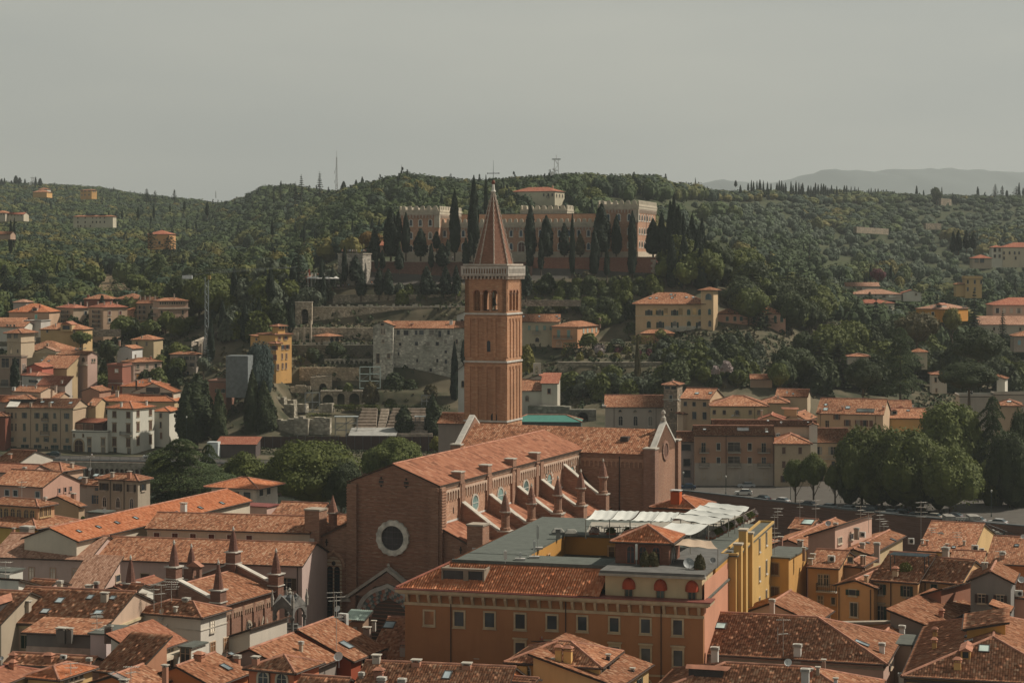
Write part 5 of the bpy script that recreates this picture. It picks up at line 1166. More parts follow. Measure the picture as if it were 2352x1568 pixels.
def small_church():
 crop(0,2130);br=brick((.27,.14,.095))
 H=House('small_church','small brick gothic church with tiled roof and six cone-topped pinnacles',268,2060,690,1235,2597,24,roof='gR',pitch=.31,over=.4,tile=0,base=0,cat='church',wmat=br,near=2,nick='small brick church')
 o=H.o;M=lambda a,b,c:H.tol((a,b,c));L=H.L;R=H.R;h=H.h;cop=flat((.52,.48,.42))
 for y0 in(-.5,R-.3):
  g=MB();v=[(-.3,y0,0),(L+.3,y0,0),(L+.3,y0,h+.5),(L/2,y0,h+.31*L/2+1.2),(-.3,y0,h+.5)];k=[(x,y+.7,z)for x,y,z in v];g.v=[tuple(M(*q))for q in v+k];g.f=[(0,1,2,3,4),(5,6,7,8,9),(0,4,9,5),(4,3,8,9),(3,2,7,8),(2,1,6,7)]
  G=g.build('gable',br,o);c=MB()
  for xa,za,xb,zb in((-.4,h+.5,L/2,h+.31*L/2+1.2),(L+.4,h+.5,L/2,h+.31*L/2+1.2)):
   vv=[(xa,y0-.15,za),(xb,y0-.15,zb),(xb,y0+.85,zb),(xa,y0+.85,za)];n=len(c.v);c.v+=[tuple(M(*q))for q in vv]+[tuple(M(a_,b_,c_+.22))for a_,b_,c_ in vv];c.f+=[(n,n+1,n+2,n+3),(n+4,n+5,n+6,n+7),(n,n+1,n+5,n+4),(n+2,n+3,n+7,n+6)]
  link('coping',c.mesh('coping',cop),G)
 nm=0
 for x,y,z0,zt in((L,-.15,h-.5,6.2),(L/2,-.15,h+.31*L/2,6.0),(0,-.15,h-.5,6.4),(L,R,h-.5,5.8),(L/2,R,h+.31*L/2,6.0),(0,R,h-.5,6.0)):
  c=M(x,y,0);e=.78;a_=H.frz('L');Mp=Mrot(tuple(c),a_);pb=MB().box(-e,-e,z0-1.2,e,e,z0+2.7,Mp);P=pb.build('pinnacle',brick((.20,.10,.07)),o)
  link('pinnacle_rim',MB().box(-e-.14,-e-.14,z0+1.1,e+.14,e+.14,z0+1.24,Mp).box(-e-.2,-e-.2,z0+2.7,e+.2,e+.2,z0+2.86,Mp).mesh('pinnacle_rim',cop),P)
  link('cone',MB().lathe([(.72,2.86),(.45,4.6),(.17,zt-.3),(.1,zt-.2)],10,(c.x,c.y,z0)).mesh('cone',brick((.16,.07,.05))),P);link('finial',MB().lathe([(.12,zt-.3),(.18,zt),(.05,zt+.4)],8,(c.x,c.y,z0)).mesh('finial',cop),P)
 n=26;ops=[(i*R/n+.12,(i+1)*R/n-.12,0,.45)for i in range(n)];m=MB();arcade(m,lambda x,y,z:H.tol((y,x,z+h-2.0)),R,1.1,ops,-.16,-.01,4);link('arched_frieze',m.mesh('arched_frieze',brick((.36,.22,.15))),o)
 for i in range(6):MB().box(-.2,i*(R-.5)/5,0,0,i*(R-.5)/5+.5,h-.9,M).build('pilaster',br,o)
 H.win('R',[2352+30-40,2352+165-30],900,40,120,arch='g',t=.35,trim=(.42,.34,.26))
 wb=W(cu(1825),cv(300),282);b=empty('bell_gable',(wb.x,wb.y,10),'small brick bell gable with tiled cap behind the small brick church','bell gable');q=Mrot((0,0,0),-.35)
 zt=wb.z-10;am=MB();arcade(am,Mrot(q(-.9,0,0),-.35),1.8,zt,[(.55,1.25,zt-1.9,zt-.9)],0,.7);am.build('masonry',br,b);rf=MB();rf.v=[tuple(q(*p))for p in((-1.2,-.2,zt-.2),(1.2,-.2,zt-.2),(1.2,.9,zt-.2),(-1.2,.9,zt-.2),(0,-.2,zt+.55),(0,.9,zt+.55))];rf.f=[(0,3,5,4),(1,4,5,2),(0,4,1),(3,2,5),(0,1,2,3)];rf.build('cap_roof',flat((.36,.17,.11)),b)
 return H
def tomb():
 crop(1000,2130);p=W(cu(372),cv(860),276);p.z=2.0;Z=lambda y:CAMZ-(cv(y)-VH)/F*276-2
 o=empty('tomb_canopy',p,'grey gothic stone tomb canopy with pointed spire and corner pinnacles before the small church','monument');st=flat((.19,.18,.165),.9,0.,.45);a=math.radians(-28);k=1.45;zs,zg=Z(770),Z(690);M=Mrot((0,0,0),a)
 for x in(-k,k):
  for y in(-k,k):c=M(x,y,0);MB().tube(c,c+Vector((0,0,zs)),.2,8).box(c.x-.3,c.y-.3,zs-.3,c.x+.3,c.y+.3,zs).build('column',st,o)
 for f in range(4):
  Mf=Mrot((0,0,0),a+f*PI/2);g=MB();w=2*k+.5;arcade(g,Mrot(Mf(-w/2,-w/2+.05,zs-.6),a+f*PI/2),w,2.1,[(.4,w-.4,0,.5)],0,.3);g.plate([(-w/2,zs+1.4),(w/2,zs+1.4),(0,zg+1.6)],-w/2,-w/2+.3,Mf);g.build('gable',st,o)
  c=Mf(-w/2,-w/2,zs+1.3);pn=MB().lathe([(.22,0),(.22,.9),(.28,1.0),(.05,2.0),(.12,2.1),(.02,2.3)],6,tuple(c)).build('pinnacle',flat((.33,.30,.26)),o)
 zt=Z(545);MB().lathe([(1.55,zs+1.2),(1.15,zs+2.6),(.75,zt-1.3),(.2,zt-.3)],8,rot=.2).build('spire',flat((.15,.155,.155),.7,0.,.3),o)
 MB().lathe([(.3,zt-.4),(.34,zt-.1),(.12,zt),(.24,zt+.25),(.05,zt+.5)],8).build('finial',flat((.36,.33,.28)),o)
 MB().box(-1.6,-1.0,Z(900),1.6,1.0,Z(880)).box(-1.2,-.6,Z(880),1.2,.6,Z(850)).build('sarcophagus',st,o);MB().box(-2,-2,-2,2,2,.3,M).build('plinth',st,o)
def car_tpl(colr,van=False):
 P=[(-2.1,.35),(-2.15,.75),(-1.95,.95),(-1.0,1.0)if not van else(-1.5,1.05),(-.35,1.42)if not van else(-1.0,1.85),(1.1,1.46)if not van else(2.05,1.9),(1.85,1.05)if not van else(2.15,1.1),(2.1,.95),(2.12,.4)]
 body=MB().plate([(-2.1,.32),(-2.16,.72),(-1.9,.92),(-.95,1.0),(1.75,1.05),(2.12,.95),(2.14,.38)],-.86,.86)
 top=1.85 if van else 1.45
 roof=[(-.35,top-.04),(-.1,top),(1.05,top),(1.25,top-.06)]if not van else[(-1.0,top-.05),(-.8,top),(1.9,top),(2.0,top-.06)]
 cab=[(-.98,.98)]+roof+[(1.9 if not van else 2.1,1.0)]
 b=body.mesh('body',flat(colr,.3,.1,.05));b2=MB();n=0
 m=MB();L=[(x,-.82+(.14 if z>1.2 else 0),z)for x,z in cab];Rr=[(x,.82-(.14 if z>1.2 else 0),z)for x,z in cab];k=len(cab);m.v=L+Rr;m.f=[tuple(range(k)),tuple(range(k,2*k))[::-1]]+[(i,(i+1)%k,k+(i+1)%k,k+i)for i in range(k)]
 g=m.mesh('windows',glass_mat((.03,.04,.045),.08));r=MB().box(roof[0][0],-.7,top-.02,roof[-1][0],.7,top+.04).mesh('roof',flat(colr,.3,.1,.05))
 wh=MB().lathe([(.31,-.1),(.31,.1)],14);wh.v=[(x,z,y)for x,y,z in wh.v];hb=MB().lathe([(.18,-.12),(.18,.12)],10);hb.v=[(x,z,y)for x,y,z in hb.v]
 return[b,g,r,wh.mesh('wheel',flat((.02,.02,.02))),hb.mesh('rim',flat((.3,.3,.3),.4,.5)),MB().box(-2.17,-.06,.0,-2.10,.2,.14).mesh('headlight',flat((.6,.6,.55),.2)),MB().box(2.1,-.1,.0,2.16,.12,.2).mesh('tail_light',flat((.35,.02,.02),.3))]
def car(p,az,colr,label,van=False,group=None):
 k=('car',colr,van)
 if k not in _W:_W[k]=car_tpl(colr,van)
 b,g,r,wh,rm,hl,tl=_W[k];o=empty('parked_car',p,label,'van' if van else 'car',group);o.rotation_euler=(0,0,az)
 link('body',b,o);cb=link('windows',g,o);link('roof_panel',r,cb)
 for x in(-1.3,1.35):
  for y in(-.8,.8):w_=link('wheel',wh,o,(x,y,.31));link('rim',rm,w_)
 for y in(-.65,.55):link('headlight',hl,o,(0,y,.62));link('tail_light',tl,o,(0,y,.7))
_PM=[]
def person(p,az,shirt,legs,label,hair=(.03,.02,.015),h=1.7):
 """one skinned body, with shirt, trousers and hair as children"""
 global _PM
 if not _PM:
  J=[((0,0,.92),.13),((0,0,1.15),.125),((0,0,1.36),.15),((0,0,1.48),.055),((0,0,1.58),.085),((0,0,1.68),.08),((-.17,0,1.40),.06),((-.23,.02,1.12),.045),((-.22,-.06,.88),.035),((-.22,-.09,.80),.03),((.17,0,1.40),.06),((.23,.02,1.12),.045),((.22,-.06,.88),.035),((.22,-.09,.80),.03),((-.09,0,.84),.1),((-.1,-.03,.47),.06),((-.1,.04,.08),.045),((-.1,-.12,.03),.035),((.09,0,.84),.1),((.1,.05,.47),.06),((.1,.14,.08),.045),((.1,-.02,.03),.035)]
  E=[(0,1),(1,2),(2,3),(3,4),(4,5),(2,6),(6,7),(7,8),(8,9),(2,10),(10,11),(11,12),(12,13),(0,14),(14,15),(15,16),(16,17),(0,18),(18,19),(19,20),(20,21)]
  def skin(js,es,nm,k=1.0,add=0.):
   me=bpy.data.meshes.new(nm);me.from_pydata([J[i][0]for i in js],[(js.index(a),js.index(b))for a,b in es],[]);ob=bpy.data.objects.new(nm,me);col.objects.link(ob)
   md=ob.modifiers.new('skin','SKIN');sv=me.skin_vertices[0].data
   for i,j in enumerate(js):r=J[j][1]*k+add;sv[i].radius=(r,r);sv[i].use_root=i==0
   s_=ob.modifiers.new('sub','SUBSURF');s_.levels=1;s_.render_levels=1;dg=bpy.context.evaluated_depsgraph_get();out=bpy.data.meshes.new_from_object(ob.evaluated_get(dg));out.name=nm;bpy.data.objects.remove(ob);return out
  _PM.append(skin(list(range(22)),E,'body'));_PM.append(skin([0,1,2,6,7,10,11],[(0,1),(1,2),(2,6),(6,7),(2,10),(10,11)],'shirt',1.0,.02));_PM.append(skin([0,14,15,16,18,19,20],[(0,14),(14,15),(15,16),(0,18),(18,19),(19,20)],'trousers',1.0,.02))
  hm=MB().lathe([(.09,-.02),(.105,.05),(.09,.12),(.03,.16)],8,(0,.02,1.62)).mesh('hair',None);_PM.append(hm)
 o=empty('person',p,label,'person');o.rotation_euler=(0,0,az);o.scale=(h/1.75,)*3
 for nm,me,c in(('body',_PM[0],(.42,.25,.17)),('shirt',_PM[1],shirt),('trousers',_PM[2],legs),('hair',_PM[3],hair)):
  m=me.copy();m.materials.clear();m.materials.append(flat(c,.8,0.,.1));link(nm,m,o)
def lamp(p,h,label,arms=1):
 o=empty('street_lamp',p,label,'street lamp','street lamps');g=flat((.04,.06,.05),.5);MB().lathe([(.18,0),(.12,.5),(.07,.7),(.05,h-.6)],8).build('post',g,o)
 l=MB().lathe([(.1,0),(.24,.35),(.26,.4),(.06,.6)],6,(0,0,h-.6)).build('lantern',flat((.45,.45,.40),.3),o)
cam=bpy.data.cameras.new('camera');co=bpy.data.objects.new('camera',cam);col.objects.link(co)
co.location=(0,0,CAMZ);co.rotation_euler=(PI/2,0,0);cam.sensor_width=36;cam.lens=36*F/1024
cam.shift_y=-(341-VH)/1024;cam.clip_start=1;cam.clip_end=60000;sc.camera=co
SUN_AZ,SUN_EL=math.radians(14),math.radians(47)
sd=Vector((math.cos(SUN_AZ)*math.cos(SUN_EL),math.sin(SUN_AZ)*math.cos(SUN_EL),math.sin(SUN_EL)))
sl=bpy.data.lights.new('sun','SUN');so=bpy.data.objects.new('sun',sl);col.objects.link(so)
sl.energy=4.6;sl.angle=math.radians(1.5);sl.color=(1.0,.915,.78);so.rotation_euler=sd.to_track_quat('Z','Y').to_euler()
w=bpy.data.worlds.new('World');sc.world=w;w.use_nodes=True;nt=w.node_tree;bg=nt.nodes['Background']
sky=nt.nodes.new('ShaderNodeTexSky');sky.sky_type='NISHITA';sky.sun_disc=False;sky.sun_elevation=SUN_EL;sky.sun_rotation=PI/2-SUN_AZ
sky.air_density=1.0;sky.dust_density=5.0;sky.ozone_density=1.0
tc=nt.nodes.new('ShaderNodeTexCoord');sep=nt.nodes.new('ShaderNodeSeparateXYZ');nt.links.new(tc.outputs['Generated'],sep.inputs[0])
hs=nt.nodes.new('ShaderNodeHueSaturation');hs.inputs['Saturation'].default_value=.25;nt.links.new(sky.outputs[0],hs.inputs['Color'])
nz=nt.nodes.new('ShaderNodeTexNoise');nz.inputs['Scale'].default_value=3.0;nz.inputs['Detail'].default_value=4
mp=nt.nodes.new('ShaderNodeMapping');mp.inputs['Scale'].default_value=(1,1,4.5);nt.links.new(tc.outputs['Generated'],mp.inputs[0]);nt.links.new(mp.outputs[0],nz.inputs['Vector'])
cr=nt.nodes.new('ShaderNodeValToRGB');cr.color_ramp.elements[0].position=.35;cr.color_ramp.elements[0].color=(4.45,4.6,4.15,1);cr.color_ramp.elements[1].position=.72;cr.color_ramp.elements[1].color=(5.5,5.5,4.75,1)
nt.links.new(nz.outputs[0],cr.inputs[0])
mx=nt.nodes.new('ShaderNodeMix');mx.data_type='RGBA';mx.inputs[0].default_value=.8;nt.links.new(hs.outputs[0],mx.inputs[6]);nt.links.new(cr.outputs[0],mx.inputs[7])
gr=nt.nodes.new('ShaderNodeValToRGB');gr.color_ramp.elements[0].position=.12;gr.color_ramp.elements[0].color=(1,1,1,1);gr.color_ramp.elements[1].position=.5;gr.color_ramp.elements[1].color=(.48,.5,.52,1);nt.links.new(sep.outputs[2],gr.inputs[0])
mm=nt.nodes.new('ShaderNodeMix');mm.data_type='RGBA';mm.blend_type='MULTIPLY';mm.inputs[0].default_value=1;nt.links.new(mx.outputs[2],mm.inputs[6]);nt.links.new(gr.outputs[0],mm.inputs[7])
nt.links.new(mm.outputs[2],bg.inputs[0]);bg.inputs[1].default_value=.096
sc.view_settings.view_transform='Standard';sc.view_settings.look='None';sc.view_settings.exposure=0.0;sc.view_settings.gamma=1
cy=sc.cycles;cy.max_bounces=5;cy.diffuse_bounces=2;cy.glossy_bounces=2;cy.transmission_bounces=2;cy.volume_bounces=0;cy.transparent_max_bounces=4
cy.caustics_reflective=False;cy.caustics_refractive=False;cy.use_denoising=True;cy.sample_clamp_indirect=4
def build_land():
 us=np.arange(-320,1350,6.);V=[];C=[]
 for Y in _YS:
  for u in us:
   x=(u-CX)/F*Y;V.append((x,Y,ground(x,Y)))
 nu=len(us);ny=len(_YS);I=(np.arange(ny-1)[:,None]*nu+np.arange(nu-1)[None,:]).ravel()
 Q=np.stack([I,I+1,I+nu+1,I+nu],1);V=np.array(V)
 vv=VH-(V[:,2]-CAMZ)*F/V[:,1];uu=CX+F*V[:,0]/V[:,1]
 T=np.zeros((len(V),4));T[:,3]=1
 def patch(ch,u0,u1,v0,v1,Y0=0,Y1=1e9):
  m=(uu>u0)&(uu<u1)&(vv>v0)&(vv<v1)&(V[:,1]>Y0)&(V[:,1]<Y1);T[m,ch]=1
 for q in DRY:patch(0,*q)
 for q in GREEN:patch(1,*q)
 T[V[:,1]<560,2]=1;T[(V[:,1]>556)&(V[:,1]<770),3]=0
 T[(V[:,1]>692)&(V[:,1]<760)&(uu>350)&(uu<700),2]=1
 n=NT('terrain',.95);at=n.n('ShaderNodeAttribute',attribute_name='Tint');s=n.n('ShaderNodeSeparateColor',{0:at.outputs['Color']})
 f=n.noise(.09,7);f2=n.noise(.6,4)
 c=n.mix(n.ramp(f,[(.35,0.),(.65,1.)]),(.03,.042,.017),(.062,.064,.03));c=n.mix(n.mul(f2,.4),c,(.05,.06,.025))
 c=n.mix(at.outputs['Alpha'],n.mix(n.ramp(f,[(.4,0.),(.6,1.)]),(.045,.047,.026),(.13,.108,.07)),c);c=n.mix(s.outputs[0],c,n.mix(f2,(.11,.08,.045),(.19,.135,.08)));c=n.mix(s.outputs[1],c,n.mix(f2,(.03,.04,.014),(.06,.068,.026)))
 c=n.mix(s.outputs[2],c,n.mix(f2,(.07,.062,.055),(.12,.108,.092)));n.out(c)
 o=link('terrain',np_mesh('terrain',V,Q,n.m,colr=T));o['kind']='structure'
 wn=NT('river_water',.12,.5);nz_=wn.noise(.5,4);wn.bump(nz_,.3,.1);wm=wn.out(wn.mix(nz_,(.03,.045,.035),(.05,.065,.05)))
 wo=link('river_water',MB().poly([(-400,370,-6),(400,370,-6),(400,590,-6),(-400,590,-6)]).mesh('river_water',wm));wo['kind']='structure'
 pts=[(u,far_bank(u)-.5)for u in range(-60,1150,30)];mb=MB();rd=MB()
 P=[Vector(((u-CX)/F*Y,Y,0))for u,Y in pts]
 for a,b in zip(P[:-1],P[1:]):
  ua=CX+F*a.x/a.y
  n0=len(mb.v)
  top=2.9 if ua>560 else 2.1
  mb.v+=[(a.x,a.y,-8.5),(b.x,b.y,-8.5),(b.x,b.y,top),(a.x,a.y,top),(a.x,a.y+.7,-8.5),(b.x,b.y+.7,-8.5),(b.x,b.y+.7,top),(a.x,a.y+.7,top)]
  mb.f+=[(n0,n0+1,n0+2,n0+3),(n0+3,n0+2,n0+6,n0+7),(n0+4,n0+5,n0+6,n0+7)]
  n1=len(rd.v);rd.v+=[(a.x,a.y+1,2.06),(b.x,b.y+1,2.06),(b.x,b.y+13,2.10),(a.x,a.y+13,2.10)];rd.f.append((n1,n1+1,n1+2,n1+3))
 mb2=mb.mesh('embankment_wall',brick((.17,.085,.06)));e=link('embankment_wall',mb2);e['label']='long dark brick river embankment wall below the parked cars';e['category']='embankment wall'
 cpm=MB()
 for a,b in zip(P[:-1],P[1:]):
  ua=CX+F*a.x/a.y;top=2.9 if ua>560 else 2.1
  n0=len(cpm.v);cpm.v+=[(a.x,a.y-.15,top),(b.x,b.y-.15,top),(b.x,b.y+.85,top),(a.x,a.y+.85,top),(a.x,a.y-.15,top+.25),(b.x,b.y-.15,top+.25),(b.x,b.y+.85,top+.25),(a.x,a.y+.85,top+.25)]
  cpm.f+=[(n0,n0+1,n0+2,n0+3),(n0+4,n0+5,n0+6,n0+7),(n0,n0+1,n0+5,n0+4),(n0+2,n0+3,n0+7,n0+6)]
 link('coping',cpm.mesh('coping',flat((.13,.14,.14))),e)
 r=link('road',rd.mesh('road',flat((.085,.076,.068),.9,0.,.2)));r['kind']='structure'
 rs=np.random.default_rng(2);xs=np.linspace(-3500,4200,240);D=9000.;V=[];Q=[]
 uu=CX+F*xs/D;prof_=np.interp(uu,[-400,600,640,670,700,715,735,770,785,812,822,860,872,890,935,1000,1030,1100,1300],[215,206,195,189,184,180,181,183,180,174,171,170.5,172,168.5,170,171,173,176,190])
 if True:
  for j in range(14):
   t=j/13
   for i,x in enumerate(xs):
    z=CAMZ-(prof_[i]-VH)*D/F;z=z*(1-(1-t)**1.7)+rs.normal(0,3)*(t<1)+8*math.sin(x*.011+j)*(t<1);V.append((x,D-2200*(1-t),30+(z-30)*1.0))
  nx=len(xs);I=(np.arange(13)[:,None]*nx+np.arange(nx-1)[None,:]).ravel();Q=np.stack([I,I+1,I+nx+1,I+nx],1)
  h=link('hills',np_mesh('hills',V,Q,flat((.12,.145,.14))));h['kind']='structure'  # pale bluish base colour carries part of the distance haze
def build_haze(dens):
 m=bpy.data.materials.new('haze');m.use_nodes=True;t=m.node_tree;t.nodes.clear();o=t.nodes.new('ShaderNodeOutputMaterial');v=t.nodes.new('ShaderNodeVolumePrincipled')
 v.inputs['Color'].default_value=(.80,.86,.88,1);v.inputs['Density'].default_value=dens;v.inputs['Anisotropy'].default_value=.3;t.links.new(v.outputs[0],o.inputs['Volume'])
 h=link('haze',MB().box(-4600,-60,-12,4600,9600,520).mesh('haze',m));h['kind']='stuff';h['label']='pale blue summer haze over the town and hills'
DRY=[];GREEN=[]
OCH=(.58,.345,.13);YEL=(.54,.36,.17);CRM=(.55,.45,.30);WHT=(.60,.57,.50);PNK=(.52,.33,.25);PCH=(.52,.31,.18);GRY=(.30,.28,.25);DRD=(.30,.07,.035);ORG=(.45,.16,.06);BGE=(.45,.36,.26);TAN=(.42,.30,.18)
def bottom_left():
 crop(0,2130)
 h=House('house','house with smooth orange roof cut by the bottom left corner',196,-60,1450,-400,325,15,tile=3,wall=YEL,lich=.1,nick='corner orange roof');h.dish(18,1180,40,'grey')
 h=House('house','ochre house with clean orange hipped roof and arcaded side, bottom left',200,545,1372,262,868,23,tile=1,wall=YEL,lich=.1,nick='clean orange hipped roof')
 h.win('R',[620,665,712,760],1372,34,70,arch='r');h.ant(665,1330,110);h.chim(120,1160,60,60,(.42,.2,.12),'tile')
 h=House('house','low house with mottled roof and tile-capped chimneys behind the clean orange roof',213,830,1262,60,None,14,yr=1175,roof='gL',tile=0,wall=PNK,nick='mottled roof behind the clean orange one')
 h.chim(120,1185,60,55,(.42,.2,.12),'tile');h.chim(460,1200,85,70,(.42,.2,.12),'tile');h.chim(838,1240,40,70,(.38,.2,.14),'slots');h.unit(590,1188,60,40)
 h=House('house','long house under a big mottled roof with skylights, green shuttered cream wall below',232,1002,880,-30,None,15,yr=560,roof='gL',pitch=.37,tile=0,wall=(.49,.35,.26),lich=.7,nick='big mottled roof with skylights')
 h.win('L',[38,236],1010,75,120,sh=DGREEN);h.win('L',[430],985,70,60,sh=DGREEN);h.win('R',[1090],985,40,80)
 h.band('.5',.3,.2,(.5,.4,.25));h.chim(255,738,72,105);h.chim(985,640,70,85);h.skyl(563,637,75,50);h.skyl(848,607,62,42);h.skyl(1062,613,60,36);h.skyl(425,738,80,44,(.35,.38,.38));h.skyl(925,750,80,40);h.ant(908,860,110,3)
 h=House('house','dark narrow roof piece with a black dormer at the left edge',231,10,845,-250,None,15,yr=560,roof='gL',pitch=.36,tile=0,wall=(.38,.31,.23),lich=.8,nick='roof with the black dormer');h.dormer(-70,742,150,90,(.06,.05,.045))
 h=House('house','white house with roof terrace and satellite dishes behind the black dormer',246,175,560,-200,260,18,roof='sTn',pitch=.3,tile=0,wall=WHT,R=5,nick='white house by the left edge');h.dish(72,500,66,'red');h.dish(28,582,60,'white');h.dish(165,564,60,'white');h.ant(52,560,300,3);h.chim(190,590,40,110,(.3,.28,.25),'slots');h.chim(120,570,90,60,WHT)
 h=House('house','small orange roof with beige side wall above the big mottled roof',252,415,545,210,640,20,roof='gL',yr=455,pitch=.3,tile=0,wall=(.49,.34,.28),nick='small orange roof');h.chim(563,520,50,75,(.42,.36,.28),'slots')
 h=House('building','flat-roofed white annex with dark rim against the long convent wall',268,90,370,-200,215,20,roof='flat',wall=WHT,cat='building',par=0,near=0,nick='flat white annex')
 h=House('house','gable-roofed white wing right of the big mottled roof',246,1245,588,1150,1442,20,roof='gL',pitch=.35,wall=WHT,tile=0,nick='white gabled wing');h.chim(1345,610,65,50);h.chim(1250,640,24,60,(.35,.45,.40))
 c=House('convent_wing','long convent wing with grey-brown roof and walled-up windows in a beige wall',291,835,250,-80,None,12,yr=35,roof='gL',tile=2,wall=(.49,.36,.31),lich=.3,cat='building',nick='grey-brown convent roof',near=1)
 c.win('L',[297,497,705],378,44,110,arch='',pane=(.38,.32,.26),trim=(.45,.30,.22),t=.14)
 c=House('convent_wing','long convent wing with light orange mottled roof behind the small brick church',287,2842,305,835,None,12,yr=100,roof='gL',tile=0,wall=(.49,.37,.33),lich=.25,cat='building',nick='light orange convent roof',near=1)
 c.win('L',[1365],410,80,60,sh=(.08,.05,.03));c.win('L',[1732],430,55,70,sh=(.08,.05,.03));c.win('L',[2700],478,90,110,sh=(.07,.05,.03));c.pipe('L',2800)
 h=House('lean_to','lean-to wing sloping down from the convent, beige gable side',279,940,552,640,1192,14,roof='sT',pitch=.55,tile=2,wall=(.52,.37,.31),lich=.3,cat='wing',R=6.5,nick='lean-to roof',near=1);h.win('R',[1107],425,40,62);h.chim(840,560,70,75,(.5,.47,.42));h.chim(908,560,40,105,(.14,.07,.06),'slots');h.chim(1110,560,64,65,(.4,.38,.34))
 h=House('house','low orange roof between the lean-to and the small brick church',272,1200,560,960,1560,22,roof='gR',pitch=.3,tile=3,wall=(.4,.3,.2),lich=.3,nick='low roof beside the small church')
 small_church();tomb();crop(0,2130)
 h=House('house','white corner house with hipped roof and four satellite dishes below the small church',238,1888,790,1290,2132,24,tile=0,wall=(.56,.51,.44),lich=.5,pitch=.36,nick='white corner house')
 h.win('R',[1995],872,34,100,pane=(.45,.40,.33),trim=(.5,.44,.36));h.win('R',[2000,2125],1080,44,110,pane=(.12,.06,.03),trim=(.5,.36,.25));h.win('L',[1380],850,50,26,pane=(.12,.1,.08));h.band('1.6',.12,.08,(.5,.45,.38));h.pipe('L',1325)
 h.dish(1523,735,58,'rusty',pole=30);h.dish(1513,808,64,'white',pole=0,f='L');h.dish(1432,877,72,'white',pole=0,f='L');h.dish(1548,872,68,'white',pole=0,f='L');h.ant(1448,730,260,3);h.ant(1516,700,220,2,.8);h.ant(1612,640,190,4,1.2);h.chim(1752,640,62,34,(.5,.44,.34),'slots');h.chim(1652,740,12,50,(.4,.36,.3))
 h=House('house','lower white wing stepping down right of the white corner house',243,2350,1000,2140,2700,24,roof='sSn',pitch=.35,wall=(.56,.50,.42),tile=0,nick='lower white wing')
 h=House('house','smooth-tiled mono-pitch roof over a white terrace flat with pale awning',214,1322,1148,1045,1716,22,roof='sS',pitch=.46,tile=3,wall=WHT,lich=.2,nick='smooth mono-pitch roof')
 h.win('R',[1420],1215,60,80);h.win('R',[1600],1180,50,190,pane=(.05,.05,.05));h.win('R',[1500],1172,16,26);M=lambda a,b,z:h.tol((a,b,z));MB().box(-1.2,.3,h.h-.9,0,h.R-.3,h.h-.75,M).box(-1.25,.3,h.h-1.15,-1.15,h.R-.3,h.h-.85,M).build('awning',flat((.55,.47,.36),.9,0.,.1),h.o)
 h=House('house','terrace flat with tall glazed doors beside the white corner house',218,1800,1080,1700,1890,22,roof='flat',wall=WHT,R=3,par=0,nick='terrace flat');h.win('L',[1745],1160,80,160,pane=(.04,.045,.045),near=True)
 h=House('outbuilding','dark grey rendered outbuilding with two broad chimney stacks',223,850,950,250,None,12,roof='sT',pitch=.12,R=5,tile=0,wall=(.17,.15,.135),cat='building',nick='dark grey outbuilding',near=1)
 h.chim(580,960,95,75,(.15,.135,.12));h.chim(655,960,60,70,(.15,.135,.12));h.band('2.6',2.0,.04,(.42,.31,.25),'painted_band','L')
 h=House('outbuilding','narrow white rendered shaft building beside the dark grey outbuilding',221,1000,955,850,None,15,roof='flat',R=5,par=0,wall=(.52,.42,.40),cat='building',nick='narrow white building');h.ant(912,1100,330,3,.9)
 for x in(1002,1022,1040):h.chim(x,960,10,90,(.15,.1,.08))
 h.dish(942,1112,80,'red',pole=30)
 h=House('house','small low roof with two dormer openings behind the red satellite dish',206,1260,1320,935,1405,24,roof='sT',pitch=.42,tile=0,wall=(.40,.2,.12),R=6,nick='small low roof with dormer openings');h.win('R',[1300,1345],1300,40,50)
 h=House('house','wide mottled roof at the bottom edge left of centre',200,1335,1475,800,1600,20,roof='gR',pitch=.34,tile=0,wall=ORG,nick='wide roof at the bottom edge');h.skyl(1100,1350,110,60,(.12,.10,.09));h.chim(1168,1400,80,30);h.ant(1232,1400,150,2)
 h=House('house','mottled roof with a lead valley rising to a skylight, bottom left of centre',203,1990,1440,1350,2330,22,roof='gR',pitch=.40,tile=0,wall=ORG,nick='roof with the lead valley');h.chim(1555,1330,54,95,(.42,.2,.13));h.chim(1538,1400,50,40,(.5,.47,.42));h.chim(1875,1190,96,70,(.42,.2,.12),'tile');h.skyl(2125,1265,90,50)
 h.chim(2232,1215,56,70,(.42,.2,.13),'slots')
 h=House('house','mottled roof climbing towards the tomb canopy with a small skylight',214,2300,1330,1850,2680,22,roof='gR',pitch=.38,tile=0,wall=ORG,nick='roof climbing to the tomb');h.skyl(2190,1150,80,40);
